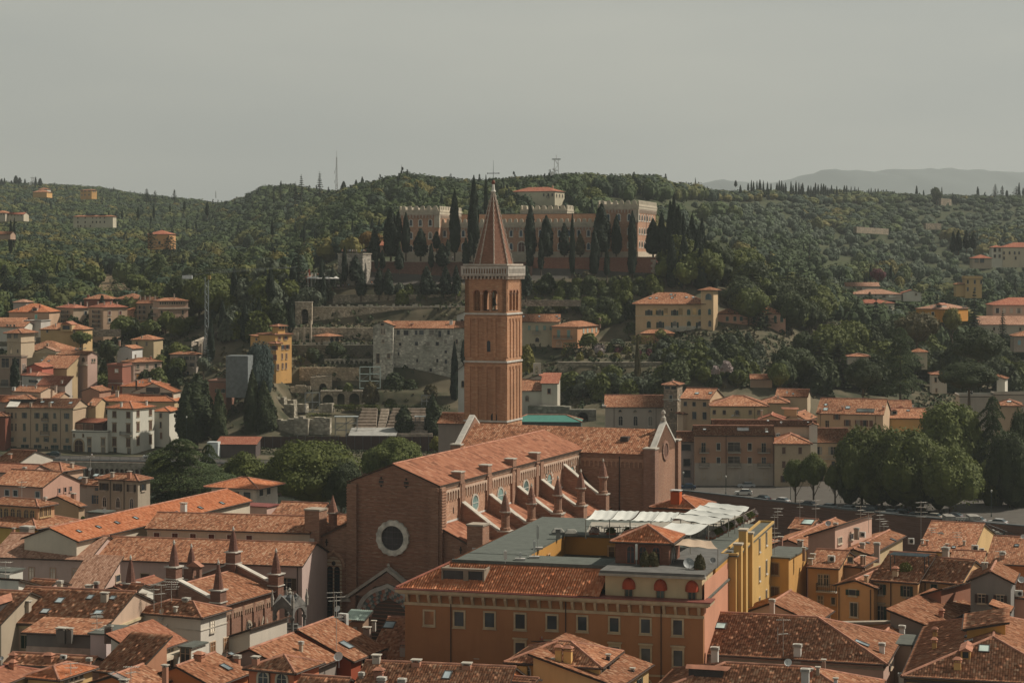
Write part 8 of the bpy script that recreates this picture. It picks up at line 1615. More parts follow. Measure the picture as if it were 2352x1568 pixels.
 h=B('apartment_building','narrow grey-pink quay house with horizontal windows beside the church turret',499,-480,352,-620,None,3,'gL',(.36,.29,.26),0,yr=272,**k);h.win('L',[-548],402,78,50,trim=(.3,.25,.22));h.win('L',[-542],532,60,62,trim=(.3,.25,.22));h.win('L',[-540],628,60,62,trim=(.3,.25,.22))
 h=B('house','cream quay house with hipped roof behind the first street tree',492,520,370,212,None,3,'hip',(.50,.39,.27),0,R=12,base=1.5,pitch=.4);h.win('L',[290,430],428,28,56,sh=(.13,.07,.05),opened=False);h.win('L',[290,430],548,28,56,sh=(.13,.07,.05),opened=False);h.win('L',[290],672,28,56,sh=(.13,.07,.05));h.band('12',.2,.1)
 h=B('house','cream quay house with pergola balcony half hidden by trees',503,860,360,505,None,3,'gL',(.50,.38,.26),0,yr=243,base=1.5);h.win('L',[575,715],430,44,66,sh=(.3,.28,.24));h.balcony('L',600,790,498,rail=(.45,.42,.36));h.win('L',[715],542,26,40)
 h=B('apartment_building','peach house with brown shutters, recessed roof terrace and skylights',522,1142,122,575,1202,17,'gL',(.50,.36,.24),0,yr=22,cat='building',base=2,pitch=.4);h.win('L',[745],140,30,44,sh=(.12,.06,.04));h.win('L',[835,930,985,1040],192,28,52,sh=(.13,.06,.04));h.win('L',[663],205,30,66);h.skyl(652,38,26,16,(.28,.33,.33));h.skyl(650,76,40,22,(.28,.33,.33));h.skyl(840,62,40,22);h.skyl(992,88,150,42,(.05,.055,.05));h.chim(605,100,22,30,(.42,.2,.13));h.chim(795,80,18,30,(.42,.2,.13));h.chim(1145,80,18,30,(.42,.2,.13));h.pipe('L',605);h.pipe('L',1078)
 B('house','ochre house with dormers right of the peach house',536,1520,152,1190,None,5,'gL',OCH,0,yr=72,base=2).dormer(1240,120,50,36,(.5,.46,.4)).skyl(1358,88,28,10).dish(1400,46,20,'white')
 B('house','upper tiled roof with dormer behind the ochre dormer house',545,1396,78,1150,None,5,'gL',OCH,0,yr=5,base=2).dormer(1295,88,44,34,(.05,.045,.04))
 h=B('house','yellow house with plain dark windows above the quay apartments',520,150,48,-335,None,4,'hip',(.50,.40,.24),0,R=12,base=2,pitch=.35);h.win('L',[-307,-221,-112,2,76],100,26,36,t=.1);h.win('L',[-307,-221,-112,2],188,30,50,sh=(.05,.035,.03));h.pipe('L',40);h.balcony('L',-135,-88,128);h.dish(-150,130,24,'white',f='L',pole=0)
 h=B('house','peach house with gabled right side next to the stone bell tower',530,-345,-12,-595,-232,24,'gL',(.48,.34,.22),0,pitch=.4,base=2);h.win('L',[-555,-480,-390],28,28,36);h.win('L',[-478,-390],128,34,60);h.skyl(-455,-60,36,14,(.3,.34,.34));h.skyl(-340,-62,30,14,(.3,.34,.34));h.chim(-275,-60,16,36)
 h=B('church','plain grey-beige church with arched and oval windows and long tile roof',556,-770,55,-1320,None,3,'gL',(.42,.36,.30),0,yr=-42,cat='church',base=2,lich=.3)if False else None
 B('house','house with big plain tiled slope and small dormer above the quay',512,478,168,292,566,22,'gR',(.50,.38,.24),0,base=2,pitch=.5).dormer(405,120,44,50,(.5,.33,.18)).skyl(460,118,14,8).win('R',[530],135,6,20);B('house','low crossed red-brown roofs left of the plain slope',509,292,168,72,None,10,'gR',(.48,.36,.22),4,R=9,base=2).chim(100,105,16,34,(.5,.36,.25))
 B('house','long low roof directly behind the quay apartments',504,572,218,-320,None,3,'gL',(.50,.42,.32),0,R=6,base=2).skyl(155,175,22,10,(.4,.42,.42)).skyl(498,188,16,8,(.5,.5,.5)).skyl(468,170,24,8).chim(420,180,14,26,(.3,.14,.1)).dish(268,185,20,'white');B('house','small white gable end on the quay roofs',503,578,212,508,None,6,'gR',(.58,.56,.5),0,R=5,base=2)
 B('house','cream house with brown roofs at the foot of the wooded slope',548,492,-32,222,None,14,'gL',(.46,.37,.26),0,R=9,base=3).dish(318,-72,20,'white').skyl(370,-55,18,10);B('house','dark roofed house behind the yellow house',540,330,22,100,None,8,'hip',(.42,.33,.22),0,R=9,base=3).chim(240,-15,16,26)
 B('house','white walled roof terrace house with fan units at the right',536,2120,-28,1800,None,5,'flat',(.50,.46,.4),0,R=8,base=3,near=0).unit(1872,-45,16,36,2).unit(1900,-42,26,40).dish(1936,-25,26,'white');B('house','red-brown roof by the trees at the right edge',520,2330,45,2130,None,12,'hip',(.42,.3,.2),0,R=9,base=3).skyl(2225,10,40,12,(.4,.42,.42));B('house','roof strip with railing at the right edge below the hedge',534,2480,-45,2100,None,4,'flat',(.42,.37,.3),0,R=5,base=3,near=0)
 crop(2000,1100)
 h=B('church','plain grey-beige church with arched and oval windows and long tile roof',556,1545,1238,990,None,3,'gL',(.42,.36,.30),0,yr=1132,cat='church',base=2,lich=.3);h.win('L',[1135,1275,1415],1366,36,88,arch='r',t=.14,trim=(.5,.46,.4));h.win('L',[1130,1272,1412],1273,30,20,arch='r',t=.08);h.pipe('L',1073);h.pipe('L',1468)
 o=MB().plate([(-.3,0),(.9,0),(.9,.4),(-.3,.4)],0,9,lambda x,y,z:Vector((h.tol((h.L+x,y-.3,h.h+z+.36*min(y,9-y)))))).build('gable_coping',flat((.5,.46,.4)),h.roof)
 h=B('campanile','square rubble-stone bell tower with open top and tiled cap',548,1668,1030,1540,1716,20,'hip',GRY,0,cat='bell tower',base=2,over=.5,pitch=.3,wmat=stone((.36,.28,.21),1.3));h.win('L',[1575,1635],1055,46,28);h.win('L',[1607],1152,26,50,trim=(.5,.46,.4));h.win('L',[1613],1262,14,22);h.win('R',[1688],1150,10,44,trim=(.5,.46,.4));h.band('4.0',.3,.25,(.45,.4,.33));h.chim(1627,995,18,20)
 h=B('house','small cream annex with fan units beside the stone bell tower',532,1722,1300,1672,1842,55,'hip',(.52,.38,.27),0,base=2,pitch=.3);
 h=B('chapel','white chapel with arched barred window and stepped tile roofs right of the tower',592,540,1015,392,None,8,'sT',(.50,.46,.38),4,R=7,cat='chapel',yb=1300,pitch=.35);h.win('L',[462],1087,26,40,t=.14,trim=(.3,.16,.12));h=B('chapel','lower white chapel wing with small roof beside the bell tower',594,398,1084,150,None,6,'sT',(.52,.48,.40),0,R=7,cat='chapel',yb=1310,pitch=.4);h.win('L',[255],1155,32,52,arch='r');h=B('chapel','upper gabled part of the white chapel',600,470,975,260,None,14,'gR',(.50,.46,.38),4,R=8,cat='chapel',yb=1090,pitch=.3)
 pxwall('bell_gable','white arched bell gable of the small chapel','bell gable',312,384,825,930,602,602,.8,plaster((.48,.44,.37)),[(332,362,850,925)],dark=False)
 pxwall('garden_wall','high mossy rubble garden wall below the terraced garden','wall',548,1545,820,1062,627,625,1.5,stone((.38,.33,.25)),[(622,656,990,1055),(690,720,990,1055)],cap=(.34,.29,.23));pxwall('garden_wall','low wall of the upper garden terrace with railings','wall',205,760,232,290,664,664,1,stone((.30,.27,.22)))
 pxwall('ruin_wall','grey rubble ruin with dark vault beside the green awning roof','ruin',660,905,1262,1420,588,588,3,stone((.27,.25,.21)),[(725,832,1285,1410)]);pxwall('ruin_fragment','broad grey ruin boulder wall right of the tower foot','ruin',262,655,1215,1400,590,588,4,stone((.30,.28,.23),.8),rag=.3)
 c=B('marquee','long green-roofed marquee behind the transept',572,760,1378,100,None,4,'hip',(.08,.11,.10),0,R=9,yb=1440,cat='marquee',pitch=.35,tmat=flat((.06,.20,.16),.6,0.,.1),over=.3)
 for n,pts,hgt,t in(('long dark clipped hedge on the garden terrace',((595,735),(1265,735)),3.3,2),('bright clipped hedge beside the ochre villa',((1235,640),(1440,640)),2.4,2)):
  a,b=W(cu(pts[0][0]),cv(pts[0][1]),640),W(cu(pts[1][0]),cv(pts[1][1]),640);hedge('hedge',n,[tuple(a),tuple(b)],hgt,t,'dark' if 'dark' in n else 'yellow')
 a,b=W(cu(960+0),0,560),W(0,0,1)
 hedge('hedge','long clipped hedge behind the right quay roofs',[(tuple(W(860,0,550).xy)+(4.5,)),(tuple(W(1030,0,540).xy)+(4.5,))],5.5,3,'broad')
def hilltop():
 o=boxwall('terrace_wall','huge brick retaining wall with pale corner quoins under the castle','retaining wall',692,(lambda:(crop(2000,600),1462)[1])(),1010,310,6,brick((.28,.12,.08)),yb=1196,xR=1560,cap=(.30,.22,.17),quoin=(.45,.36,.28))
 boxwall('terrace_wall','shaded brick castle terrace wall behind the cypresses left of the bell tower','retaining wall',694,300,1052,-1225,3,brick((.19,.10,.075)),yb=1235,R=8,cap=(.33,.27,.21));crop(1000,600)  # shade on this stretch is put into a darker brick colour
 boxwall('bastion','pale stone bastion wall with viewing platform','bastion',690,1060,976,826,22,stone((.46,.41,.35),1.2),yb=1265,xR=1140,cap=(.4,.34,.27))
 pxwall('path_wall','low stone wall along the path below the castle terrace','wall',560,2030,1292,1345,689,690,1,stone((.27,.23,.18)))
 h=B('restaurant','red-roofed restaurant with white colonnade and parasols below the bastion',690,800,1190,530,None,4,'hip',(.25,.12,.08),4,R=9,yb=1290,cat='restaurant',lich=0,pitch=.3);h.win('L',[600,660,720,780],1245,44,60,pane=(.03,.03,.03),trim=(.5,.46,.4));h.chim(557,1150,16,36,(.35,.1,.06))
 for i,x in enumerate((268,292,322,545,580,616,660,700,743,790)):p=W(cu(x),cv(1282),685);q=empty('colonnade_column',p,f'slim white column of the restaurant terrace, {ordinal(i)} from the left','column','white terrace columns');MB().lathe([(.28,0),(.2,.3),(.18,4.4),(.3,4.7)],8).build('shaft',flat((.55,.53,.48)),q)
 for i,x in enumerate((350,570,605,640,680,725,760,808)):p=W(cu(x),cv(1285),684);q=empty('parasol',p,f'white terrace parasol, {ordinal(i)} from the left before the restaurant','parasol','white terrace parasols');MB().lathe([(1.5,2.9),(.05,3.7)],8).build('canopy',flat((.6,.58,.54)),q);MB().tube((0,0,0),(0,0,3),.05,5).build('pole',flat((.3,.3,.3)),q)
 B('house','small red-roofed house between the cypresses left of the castle',715,1345,895,1225,None,6,'gL',(.34,.22,.17),4,R=9,yb=955)
 crop(2000,600)
 h=B('villa','long cream villa with red hipped roof behind the castle',965,516,384,118,606,24,'hip',(.50,.45,.33),4,yb=515,cat='villa',pitch=.35,lich=.4);h.win('L',[412,455,492],420,14,26);h.win('R',[532,560,588],425,10,28,sh=(.05,.06,.05),opened=False);h.balcony('L',440,466,446);h.chim(495,345,12,16,(.5,.3,.2))
 B('tower_ruin','small brick gable ruin on the ridge behind the castle',1150,852,382,800,None,10,'gR',(.22,.12,.09),2,R=6,yb=430,cat='ruin').win('L',[825],392,14,12)
 for i,(x0,x1,yt,yb,Y)in enumerate(((930,990,445,480,1130),(1068,1150,440,490,1140),(1335,1700,452,500,1500),(1700,2010,446,500,1520),(2010,2352,455,498,1540))):pxwall('city_wall',f'old pale city wall on the ridge right of the castle, {ordinal(i)} stretch','wall',x0,x1,yt,yb,Y,Y,2,stone((.36,.30,.22),.8))
 crop(3000,600,1096)
 for i,(x0,x1,yt,yb,Y0,Y1)in enumerate(((132,275,418,442,1560,1560),(1030,1290,452,510,1640,1640),(1640,1730,412,535,1620,1640),(915,1190,655,708,1250,1340),(1750,2050,440,470,1730,1740),(2050,2500,405,440,1750,1760),(1510,1640,625,680,1330,1340))):pxwall('city_wall',f'weathered stone wall on the right hand hill, {ordinal(i)} stretch','wall',x0,x1,yt,yb,Y0,Y1,2,stone((.27,.22,.16),.8))
 crop(0,600)
 h=B('villa','long cream country house with solar roof on the left hill',1160,1062,622,690,1095,14,'hip',(.52,.47,.36),0,yb=722,cat='villa',pitch=.3);h.win('L',[733,802,872,908,942,983],637,10,12);h.win('L',[733,802,872,908,942,983],675,10,18);h.win('L',[735,760,800,850],712,10,16,arch='r');h.skyl(860,608,90,12,(.12,.14,.17));h.skyl(970,608,80,12,(.12,.14,.17))
 h=B('villa','orange villa with flat hipped roof near the left skyline',1720,862,374,757,912,40,'hip',(.60,.34,.13),0,yb=455,cat='villa',pitch=.3);h.win('L',[772,800,838],385,9,14);h.win('R',[878,895],385,7,14);h.win('L',[772,800,838],420,9,16)
 B('villa','smaller orange villa with stepped roofs near the left skyline',1700,440,392,310,None,6,'hip',(.58,.34,.14),0,R=14,yb=440,cat='villa',pitch=.35);B('villa','white upper house behind the smaller orange villa',1720,444,366,358,None,6,'hip',(.5,.48,.42),0,R=9,yb=395,cat='villa')
 B('house','pale house at the left edge with two window rows',1120,50,588,-60,None,6,'hip',(.50,.44,.35),0,R=12,yb=665).win('L',[10,35],600,8,12);B('house','long pale outbuilding beside the house at the left edge',1122,222,602,52,None,5,'gL',(.48,.42,.32),4,R=9,yb=662,pitch=.25).win('L',[80,110,140,170,200],612,6,10)
 B('house','red roof strip at the left edge among trees',980,98,790,-60,None,4,'gL',(.4,.27,.2),0,R=8,yb=805);B('villa','orange house hidden behind dark cedars on the left hill',965,1590,788,1390,None,6,'hip',(.55,.30,.14),4,R=12,yb=925,cat='villa').win('L',[1500],870,20,26)
 for lab,u,vt,vb,Y,wd in(('tall slender lattice radio mast with antennas on the left skyline',336.6,150.5,192,1500,1.5),('short twin antenna mast on the hill crest left of the castle',401.6,164,176,1250,.8),('striped telecom tower with round dish on the ridge behind the castle',556.3,154.5,181,1120,2.6),('pale slim chimney-like mast at the far left skyline',32.6,175.5,186,2200,2.2),('thin distant pole on the left ridge',215.8,190,194.5,1900,.6)):
  b=W(u,vb,Y);b.z-=3;zt=CAMZ-(vt-VH)/F*Y-b.z;o=empty('radio_mast',b,lab,'mast');m=MB();e=wd/2;n=max(4,int(zt/wd/1.2))
  tp=.35 if wd<2 else.8
  for x in(-1,1):
   for y in(-1,1):m.tube((x*e,y*e,0),(x*e*tp,y*e*tp,zt*.86),.12 if Y>1000 else.07,4)
  for i in range(n):
   z0,z1=zt*.86*i/n,zt*.86*(i+1)/n;s0=e*(1-(1-tp)*i/n);q=1 if i%2 else -1
   for y in(-1,1):m.tube((-q*s0,y*s0,z0),(q*s0,y*s0,z1),.09,4)
  m.tube((0,0,zt*.86),(0,0,zt),.1,4);m.build('lattice',flat((.28,.27,.26),.6),o)
  a=MB()
  if wd>2:a.tube((-2.2,-1.6,zt*.38),(-1.9,-2.2,zt*.38),1.6,14).tube((-1.5,-1.6,zt*.54),(-1.3,-2,zt*.54),.7,10).box(-2.4,-.1,zt*.84,2.4,.1,zt*.88).box(-1.2,-1.2,zt*.5,1.2,1.2,zt*.52).build('dish',flat((.45,.46,.45)),o)
  elif wd>1:
   for i in range(8):a.box(-1.6+(i%3)*.9,-.3,zt*(.08+i*.07),-1.3+(i%3)*.9,.3,zt*(.14+i*.07))
   a.build('antenna_panel',flat((.3,.3,.3)),o)
def cyp(where,Y,L,yb=True,leaf='cypress',desc='',kind='cypress',**k):
 for q in L:
  x,a,b,w=q[:4];tree(kind,x,a,b if yb else None,w*1.03,q[4]if len(q)>4 else Y,where,leaf,desc=desc,**k)
def terrain_hit(u,v,Y0,Y1):
 Y=Y0
 while Y<Y1:
  x=(u-CX)/F*Y;z=ground(x,Y)
  if VH-(z-CAMZ)*F/Y<=v:return Y
  Y+=3 if Y<760 else 8
 return None
def grove(where,x0,x1,y0,y1,n,w,mix,Y0=560,Y1=900,seed=1,hk=1.0,leafs=('broad','dark','plane')):
 """broadleaf trees whose feet stand where the slope shows in this window; w crown width in metres"""
 r=random.Random(seed);out=[];tries=0
 while len(out)<n and tries<n*30:
  tries+=1;x,y=r.uniform(x0,x1),r.uniform(y0,y1)
  if any(abs(x-a)+2.0*abs(y-b)<(x1-x0)*(.5/n**.5)for a,b,_ in out):continue
  Y=terrain_hit(cu(x),cv(y),Y0,Y1)
  if Y:out.append((x,y,Y))
 for x,y,Y in sorted(out,key=lambda t:-t[2]):
  ww=w*r.uniform(.75,1.3);hh=ww*r.uniform(.85,1.15)*hk;px=F/Y*Crop.s*4
  kind=r.choice(mix);lf=r.choice(leafs)if kind in('broad','bush')else None
  if kind=='cypress':ww*=.36;hh*=1.5
  u_,v_=cu(x),cv(y);wp,hp=ww*F/Y/2,hh*F/Y
  if any(a<u_+wp and u_-wp<b_ and v_-hp<d and v_>c and Y<Yh for a,b_,c,d,Yh in KEEP2):continue
  tree(kind,x,y-hh*px,y+2,ww*px,Y,where,lf)
def plants():
 crop(1000,600)
 cyp('before the left wing of the castle',701,[(1172,735,1045,110),(1325,550,1010,150),(1397,575,870,75),(1467,590,980,85),(1605,740,1010,140),(1755,765,930,80),(1925,375,985,105),(2105,250,1000,110)])
 cyp('on the dark castle terrace left of the belfry',693,[(1190,945,1120,40),(1245,940,1120,60),(1705,880,1110,55),(1810,880,1100,130),(1860,840,1000,60),(2030,830,1090,75),(2075,780,1000,60),(2125,840,1060,50),(1405,910,1130,90)])
 cyp('standing below the castle terrace over the ruins',686,[(890,905,1250,62),(990,995,1240,130),(1045,1115,1380,110),(1215,1110,1370,100),(1300,1120,1370,110),(1660,1095,1370,130),(1840,1100,1360,115),(1940,1085,1360,80)])
 cyp('around the red-roofed restaurant',684,[(670,1005,1270,50),(775,1090,1290,45)]);cyp('by the restaurant colonnade',684,[(455,900,1290,160)],kind='fir',desc='dark bushy')
 cyp('on the skyline left of the castle',1350,[(285,300,430,50),(425,300,470,60),(655,205,470,85),(482,230,480,80)],kind='fir');cyp('on the hill crest left of the castle',1300,[(880,295,460,78),(948,330,440,50),(998,280,440,50),(1055,250,420,40),(780,390,570,42),(225,390,500,20)])
 cyp('scattered in the wood left of the castle',900,[(963,665,860,30),(1090,700,780,28),(1215,640,780,30),(1150,640,760,30),(48,1000,1180,30),(870,820,980,30),(848,890,980,26),(1300,560,760,40),(510,700,860,40),(210,650,800,34)])
 cyp('behind the spire of the bell tower',760,[(2220,240,640,42)])
 tree('broad',1130,760,960,250,740,'left of the castle','rust',label='orange autumn tree beside the castle left wing')
 crop(2000,600)
 cyp('before the castle front right of the bell tower',702,[(285,520,1015,110),(435,620,1015,140),(605,690,1000,105),(955,510,975,180),(1095,610,990,100),(1245,575,950,85)])
 tree('cypress',755,790,990,100,702,'x','brown',label='browning dry conifer before the castle centre')
 cyp('standing against the big brick terrace wall',688,[(680,605,1180,58),(890,740,1180,95),(1243,760,1175,85),(1005,895,1185,55),(280,860,1100,75),(385,840,1130,60)])
 cyp('clustered right of the castle corner tower',700,[(1440,650,990,150),(1520,590,980,95),(1575,720,970,85),(1600,480,970,74),(1635,425,980,78),(1680,525,970,100),(1770,730,970,85),(1725,600,970,80)])
 cyp('beside the terrace cluster',712,[(1900,645,955,64)],desc='lone slender');cyp('behind the bell tower gallery',660,[(245,1080,1380,110)],desc='dark')
 cyp('on the ridge behind the castle',1150,[(108,250,415,35),(197,248,360,28),(295,235,340,32),(387,235,335,32),(420,222,335,34),(670,325,450,45),(900,310,415,34),(565,388,490,34),(48,280,400,34),(250,250,340,50),(475,285,330,14)])
 cyp('along the ridge wall right of the castle',1480,[(1448,270,500,36),(1752,300,505,28),(1708,380,500,45),(1805,395,540,38),(1950,345,540,34),(2262,330,505,40),(2335,315,380,22),(1838,265,380,14),(2218,285,340,30),(1080,262,300,10),(1500,288,340,12)])
 crop(3000,600,1096);r=random.Random(5);L=[]
 for x in[12,30,60,85,115,150,180,232,252,272,290,306,352,370,395,420,438,452,500,523,545,562,585,612,632,650,668,685,700,720,745,772,785,810,830,848,868,885,900,915,930,945,962,985,1005,1020,1040,1058,1075,1100,1115,1130,1160,1185,1215,1240,1260]:
  top=232+max(0,x-20)*.088+r.uniform(0,42);L.append((x,top,top+r.uniform(120,165),r.choice((20,24,28,34)),1520+x*.2))
 cyp('in the long row on the right hand ridge',1600,L);cyp('spaced along the far right skyline',1740,[(1430,308,400,24),(1490,345,415,18),(1455,365,410,12),(1647,318,410,14),(1740,368,415,18),(1955,318,425,26),(2310,282,390,20),(2345,325,390,20),(2205,345,400,26),(1855,378,410,12)])
 cyp('on the far right skyline',1730,[(2105,288,405,72),(2165,300,405,50),(2290,312,390,80)],kind='fir');tree('broad',1600,318,470,110,1650,'on the skyline','dark',label='tall dark broadleaf tree on the right skyline by the tower ruin')
 cyp('dotted over the olive slope on the right',1000,[(510,790,905,18,980),(460,800,860,16,985),(1035,980,1130,30,860),(1210,970,1110,26,860),(1185,1060,1120,20,850),(10,860,1000,22,900),(12,780,880,14,960)]);cyp('in the dark wood left of the cream apartments',930,[(1745,700,880,50),(1790,690,870,60),(1860,690,850,70),(1920,700,850,60)])
 tree('broad',1100,1015,1150,150,852,'x','purple',label='dark purple-leaved tree by the two meadow cypresses')
 crop(0,600)
 cyp('on the far left skyline',2200,[(15,270,332,34),(42,262,312,18),(108,285,312,20),(150,240,318,44),(185,258,312,38),(235,270,312,18),(335,255,340,24),(378,265,330,44)])
 cyp('on the wooded left hill',1200,[(1022,580,705,32),(1447,515,640,28),(1300,540,640,30),(1150,560,640,24),(1735,480,560,28),(1600,500,570,20),(1950,480,620,40),(1845,660,740,18),(1755,650,750,18),(2165,1060,1180,22,900),(2268,970,1120,26,900),(2330,1090,1180,40,900),(1420,620,680,20)])
 cyp('at the far left below the pale house',1000,[(100,655,980,40),(135,640,880,34)]);cyp('on the left skyline',1650,[(1640,370,480,60),(1380,360,490,90),(1460,380,490,60),(625,315,360,22)],kind='fir')
 cyp('at the left edge of the wood',790,[(40,1080,1420,170),(180,1110,1400,160),(400,1120,1400,200),(1420,770,930,170,930),(1600,810,1000,230,925)],kind='cedar')
 crop(0,1100)
 cyp('beside the funicular ramp',690,[(2015,120,420,75),(2065,90,420,60),(2200,80,640,140),(2320,20,420,60),(2145,160,500,70)]);cyp('right of the tower crane mast',648,[(1985,390,820,72)]);cyp('left of the brown modern block',602,[(140,780,1065,95)]);cyp('among the red roofs of the left hillside',720,[(960,190,260,46),(55,830,1000,30,640)])
 for q in((1850,940,1590,340,585),(1760,1010,1590,200,582),(2060,1080,1600,150,580)):tree('cypress',*q[:2],q[2],q[3]*1.1,q[4],'massed beside the quay stairs','dark',desc='huge dark bushy')
 tree('broad',1010,610,845,200,650,'x','dark',label='dense dark evergreen between pink loggia house and cube house');tree('broad',760,525,680,210,668,'x','broad',label='round green tree before the old rubble wall')
 tree('fir',1945,655,860,110,640,'x','blue',label='blue-green conifer beside the grey-beige house');tree('broad',1915,770,940,150,632,'x','olive',label='grey-green shrubby tree below the blue conifer')
 grove('on the left garden slope under the cypresses',1480,2100,250,440,12,11,['broad'],650,740,3);grove('among the left hillside houses',380,1800,480,640,20,7,['broad','broad','bush'],640,730,4);grove('between the lower left houses',640,1700,840,1120,22,6,['broad','bush'],590,660,5)
 grove('behind the left hillside houses',0,2300,40,250,30,12,['broad','broad','cedar'],735,860,6,leafs=('broad','dark','plane','yellow'))
 grove('at the far left edge of the hillside',-20,500,270,480,8,7,['broad','cypress'],660,760,7)
 crop(0,1600)
 tree('cedar',1690,370,1160,1080,425,'x','cedar',label='huge spreading cedar on the near river bank',cls=4);tree('cedar',1960,420,1100,420,440,'x','cedar',label='smaller cedar crown right behind the huge cedar',cls=3)
 tree('broad',1480,480,1000,300,452,'x','plane',label='yellow-green plane tree left behind the huge cedar',cls=3);tree('broad',2300,470,1100,520,450,'x','broad',label='plane tree between the cedar and the great plane tree',cls=3)
 tree('bush',780,1090,1170,60,330,'x','plane',label='flowering climber beside the yellow loggia house')
 crop(1000,1600)
 tree('broad',560,355,1180,960,432,'x','broad',label='great round plane tree left of the church on the river bank',cls=4);tree('broad',860,560,1150,420,426,'x','dark',label='dark right shoulder tree beside the great plane tree',cls=3)
 tree('broad',1380,335,760,500,470,'x','plane',label='light green quay tree left of the church roof ridge',cls=3);tree('broad',1160,440,800,260,468,'x','plane',label='lighter quay tree between plane tree and church roof',cls=2);tree('broad',1750,335,500,130,480,'x','yellow',label='small yellow-green tree beside the brick transept turret')
 cyp('before the theatre seating',598,[(1450,50,345,190),(1720,-60,345,160)],leaf='dark',desc='dark bushy')
 crop(1000,1100)
 tree('broad',90,610,1400,300,616,'x','blue',label='big weeping conifer before the orange villa',cls=3);cyp('massed left of the ruins',600,[(20,900,1600,160),(130,1000,1600,200),(190,1150,1500,150)],leaf='dark',desc='large dark')
 cyp('before the stone convent',634,[(1925,635,1225,85),(2010,610,830,60)],desc='slim dark');tree('broad',800,620,800,200,648,'x','dark',label='round dark tree before the ruined terrace');tree('broad',600,680,880,170,646,'x','dark',label='dark evergreen below the ruin columns')
 for i,(x,a,b,w,l)in enumerate(((925,1010,1082,90,'broad'),(1135,1005,1185,160,'brown'),(1130,1180,1252,125,'broad'),(1320,1160,1245,115,'broad'),(957,1200,1258,80,'yellow'),(1360,920,1060,220,'dark'),(1500,980,1060,160,'dark'),(1700,1030,1130,130,'brown'),(640,810,880,90,'broad'),(495,770,860,60,'yellow'),(725,1320,1400,110,'olive'),(2005-1370,1330,1400,90,'broad'),(585,1280,1330,100,'broad'))):tree('bush',x,a,b,w,626 if b>1000 else 646,'on the theatre terraces',l,desc=['rounded','broad'][w>110])
 grove('on the slope beside the ruined gate',-260,420,200,640,34,7.5,['olive','broad','bush','cypress'],620,720,28,leafs=('olive','dark','broad'));grove('on the slope below the restaurant',60,760,120,420,26,8.5,['olive','broad','olive','cypress'],640,720,8);grove('below the castle walls left of the belfry',1340,2000,175,285,10,4,['bush','olive'],680,700,9,leafs=('olive','broad'))
 crop(2000,1100)
 grove('under the big brick terrace wall',250,1500,130,235,26,4.8,['broad','bush'],655,694,10,leafs=('dark','broad','ivy'));grove('between the garden terraces',240,1250,300,400,14,6,['broad','bush'],650,676,11)
 grove('on the ivy cliff left of the ochre villa',820,1240,340,560,16,5,['bush','bush','broad'],640,680,12,leafs=('ivy','broad'));grove('around the ochre villa garden',1480,2350,560,760,22,6.5,['broad','bush','olive'],600,660,13,leafs=('broad','dark','olive'))
 grove('low on the slope below the two villas',1480,2460,630,1010,84,3.6,['bush','olive','bush'],560,662,33,leafs=('broad','dark','olive'));grove('below the high garden wall',560,1560,1060,1200,22,5.5,['broad','bush','olive'],570,626,14,leafs=('dark','broad'));grove('on the scrubby slope right of the garden wall',1540,2352,780,1060,34,5.5,['bush','broad','bush'],560,640,15,leafs=('dark','broad','ivy'));grove('in the terraced flower garden',600,1550,730,810,18,2.6,['bush'],625,650,16,leafs=('yellow','broad','purple','brown'))
 tree('bush',930,640,735,130,640,'x','pink',label='white flowering oleander in the terraced garden');tree('bush',1120,670,760,140,640,'x','purple',label='dark red shrub beside the white oleander');tree('bush',835,548,655,175,642,'x','broad',label='neatly clipped round bush before the orange-pink house');tree('bush',1103,598,650,140,641,'x','olive',label='flower-covered garden arbour with clipped top')
 tree('bush',2130,805,900,110,590,'x','pink',label='pink-white flowering bush on the scrubby slope');tree('bush',2030,850,920,80,592,'x','pink',label='smaller pink flowering bush on the scrubby slope');cyp('before the garden wall',612,[(1293,570,1120,62)],leaf='brown',desc='thin brownish');tree('bush',1655,825,1010,270,600,'x','ivy',label='huge dome of ivy at the end of the garden wall')
 tree('broad',1505,505,620,125,645,'x','yellow',label='bright green tree before the ochre villa porch');tree('bush',250,660,900,160,606,'x','yellow',label='yellow-green shrub mass beside the bell tower')
 crop(2000,600)
 grove('on the castle hill shoulder right of the terrace',1550,2400,980,1330,42,10,['broad','broad','broad','cypress'],640,760,17,leafs=('broad','dark','plane'))
 grove('behind the castle battlements',0,930,430,620,22,12,['broad'],800,980,31,leafs=('plane','broad','yellow'))
 crop(3000,1100,1096)
 grove('covering the right flank of the castle hill',-100,760,150,560,52,11,['broad','broad','broad','fir'],600,760,18,leafs=('broad','dark','plane'));grove('in the dark wood above the right quay',250,2350,620,1010,56,11,['broad','broad','fir','bush'],520,700,19,leafs=('dark','dark','broad'));grove('around the right hand villas',760,2350,330,620,40,10,['broad','broad','fir'],640,780,20,leafs=('broad','brown','dark'));grove('between the upper right villas',700,2350,60,260,34,9,['broad','olive','fir'],780,900,21)
 cyp('standing tall in the right hand villa gardens',690,[(1080,170,620,110,742),(1925,120,470,110,700),(2170,310,560,90,660)],kind='fir',desc='tall dark');tree('cedar',1290,455,1040,420,585,'x','cedar',label='great layered cedar in the dark wood above the quay',cls=3);tree('cedar',640,0,330,220,765,'x','cedar',label='dark layered cedar on the meadow edge')
